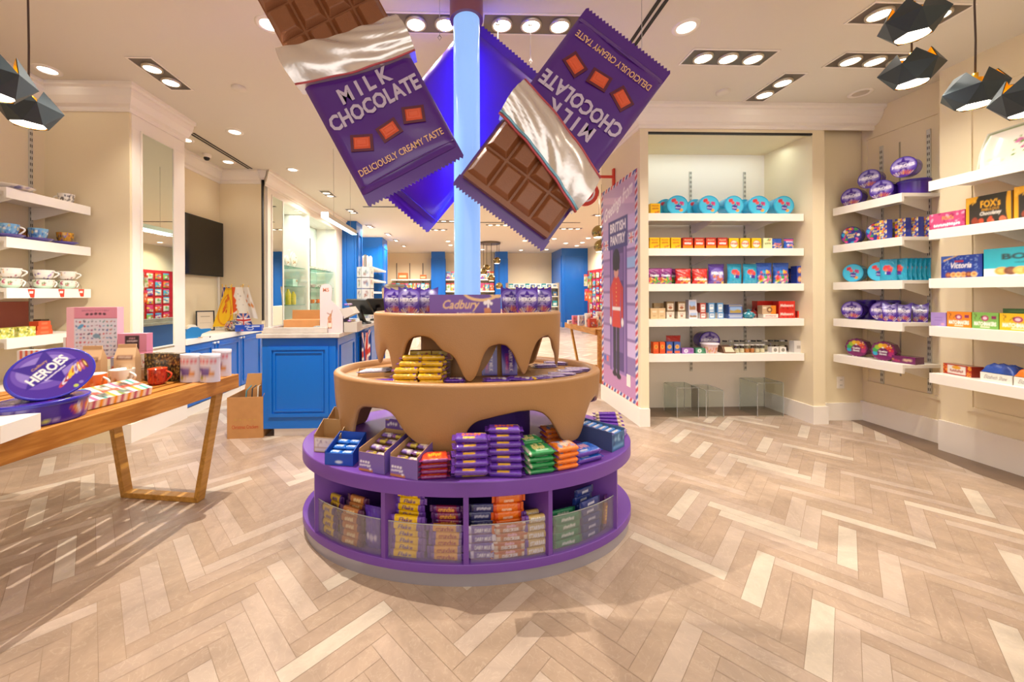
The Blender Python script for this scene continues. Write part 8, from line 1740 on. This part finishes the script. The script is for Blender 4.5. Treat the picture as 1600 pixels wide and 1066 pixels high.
# gondola shelving behind the column, right
t = empty('gondola_shelf', (2.57, 13.1, 0)); tag(t, 'pale free-standing shelf unit with teal goods at the back right', 'shelf unit'); mb = MB(); mb.box(-.88, .88, .18, .22, 0, 1.64, 'shelfw'); mb.build('back_panel', t)
for z in (.15, .5, .85, 1.2, 1.5): mb = MB(); mb.box(-.88, .88, -.18, .18, z-.03, z, 'shelfw'); mb.build('shelf_board', t)
for s in (-1, 1): mb = MB(); mb.box(s*.88-.02, s*.88+.02, -.2, .22, 0, 1.66, 'steel'); mb.build('side_frame', t)
tl = ['2C98A8', '7ABCC8', 'E0E4E0', '4A7AA8', 'C8C4BC', '3AA890']
box_ware('bk0', 'small_back_carton', 'carton', .15, .1, .22, Canvas(8, 10, tl[0]).rect(1, 2, 7, 6, 'E8E8E4'), side=tl[0], res=(8, 10)); box_ware('bk1', 'small_back_carton', 'carton', .15, .1, .2, Canvas(8, 10, 'D8D4CC').rect(1, 3, 7, 7, '4A7AA8'), side='C8C4BC', res=(8, 10)); box_ware('bk2', 'small_back_carton', 'carton', .14, .1, .18, Canvas(8, 10, '3A6A98').rect(2, 2, 6, 6, 'E0C88C'), side='345E88', res=(8, 10))
for ri, z in enumerate((1.5, 1.2, .85, .5)):
    for k in range(9): put('bk%d' % ((k*2+ri) % 3), (2.57-.76+.19*k, 13.0, z), ('teal', 'pale', 'blue')[(k*2+ri) % 3]+' carton on the back shelf unit, '+('top', 'second', 'third', 'fourth')[ri]+' board, '+nth(k, 9), 'cartons on the back shelf unit', sc=(1, 1, .85 if ri else .6))
# shelves along the back wall between the pillars
def backshelf(x0, x1, zs, lab):
    for i, z in enumerate(zs):
        t = empty('wall_shelf', ((x0+x1)/2, 15.7, z)); tag(t, lab+', '+('top', 'second', 'third')[i]+' board', 'shelf', 'back wall shelves'); mb = MB(); w = (x1-x0)/2; mb.box(-w, w, -.25, .285, -.05, 0, 'shelfw'); mb.build('board', t)
backshelf(-2.75, -1.15, (1.90, 1.42, .95), 'white back wall shelf left of the left blue pillar'); backshelf(-.52, 1.48, (1.90, 1.42, .95), 'white back wall shelf between the blue pillars')
for k in range(3): 
    box_ware('orb', 'orange_wall_box', 'box', .36, .2, .24, Canvas(16, 10, 'E8642C').rect(2, 3, 14, 6, 'F0D0A0'), side='D8541E', res=(16, 10))
put('orb', (-2.28, 15.62, 1.9005), 'orange box on the top back shelf left of the left pillar', sc=(1.05, 1, 1.1)); put('orb', (-1.45, 15.62, 1.9005), 'second smaller orange-brown box on the same back shelf', sc=(.7, 1, .75))
for k in range(9): put('hang%d' % ((k*4+1) % 9), (-2.65+.17*k, 15.55, 1.4205), 'sweet bag on the second back shelf left of the pillar, '+nth(k, 9), 'bags on the left back shelf', sc=(1.1, 1, 1.5))
for ri, z in enumerate((1.9005, 1.4205, .9505)):
    for k in range(10): put('hang%d' % ((k*(2+ri)+5*(k < 4)+ri) % 9), (-.42+.20*k, 15.55, z), 'sweet bag on the back shelf between the pillars, '+('top', 'second', 'third')[ri]+' board, '+nth(k, 10), 'bags on the middle back shelf', sc=(1.25, 1, 1.5))
for x in (-2.6, -2.05, -1.5, .1, .7): tag(MB().box(-.015, .015, -.01, 0, 0, 1.6, 'slotm').build('slotted_standard'), 'dark slotted standard on the back wall, '+nth([-2.6, -2.05, -1.5, .1, .7].index(x), 5), 'shelf support', 'back wall standards').location = (x, 15.999, 1.0)
# coffee machine and red phone box
t = empty('coffee_machine', (atY(627, 460, 9.4).x, 9.4, 0)); tag(t, 'chrome rounded machine on a pale stand behind the left scooped cartons', 'machine'); mb = MB(); mb.box(-.4, .4, -.3, .3, 0, 1.0, 'shelfw'); mb.build('stand', t)
mb = MB(); mb.grid(lambda u, v: (-.42+.56*u, -.22+.06*math.cos(PI*v), 1.05+.42*v), 12, 10, 'chrome'); mb.prism([(-.42, 1.0), (.14, 1.0), (.16, 1.40), (.08, 1.52), (-.34, 1.52), (-.44, 1.40)], -.2, .2, 'chrome', axis='y'); mb.build('body', t); mb = MB()
for k in range(3): mb.cyl(-.28+.14*k, -.24, 1.16, 1.2, .02, .02, 'black')
mb.build('knobs', t)
t = empty('telephone_box', (0.9, 7.9, 0)); t.location = (-4.0, 10.2, 0)
tag(t, 'red telephone box display at the left back of the shop', 'telephone box'); mb = MB(); mb.box(-.35, .35, -.35, .35, 0, 2.0, 'red'); mb.prism([(-.38, 2.0), (.38, 2.0), (.38, 2.08), (.2, 2.2), (-.2, 2.2), (-.38, 2.08)], -.38, .38, 'red', axis='y'); mb.build('body', t); mb = MB(); mb.box(-.25, .25, -.36, -.351, .4, 1.8, 'glassgreen'); mb.box(-.25, .25, -.37, -.36, 1.88, 1.96, 'card', 'F0E8D8'); mb.build('window', t)
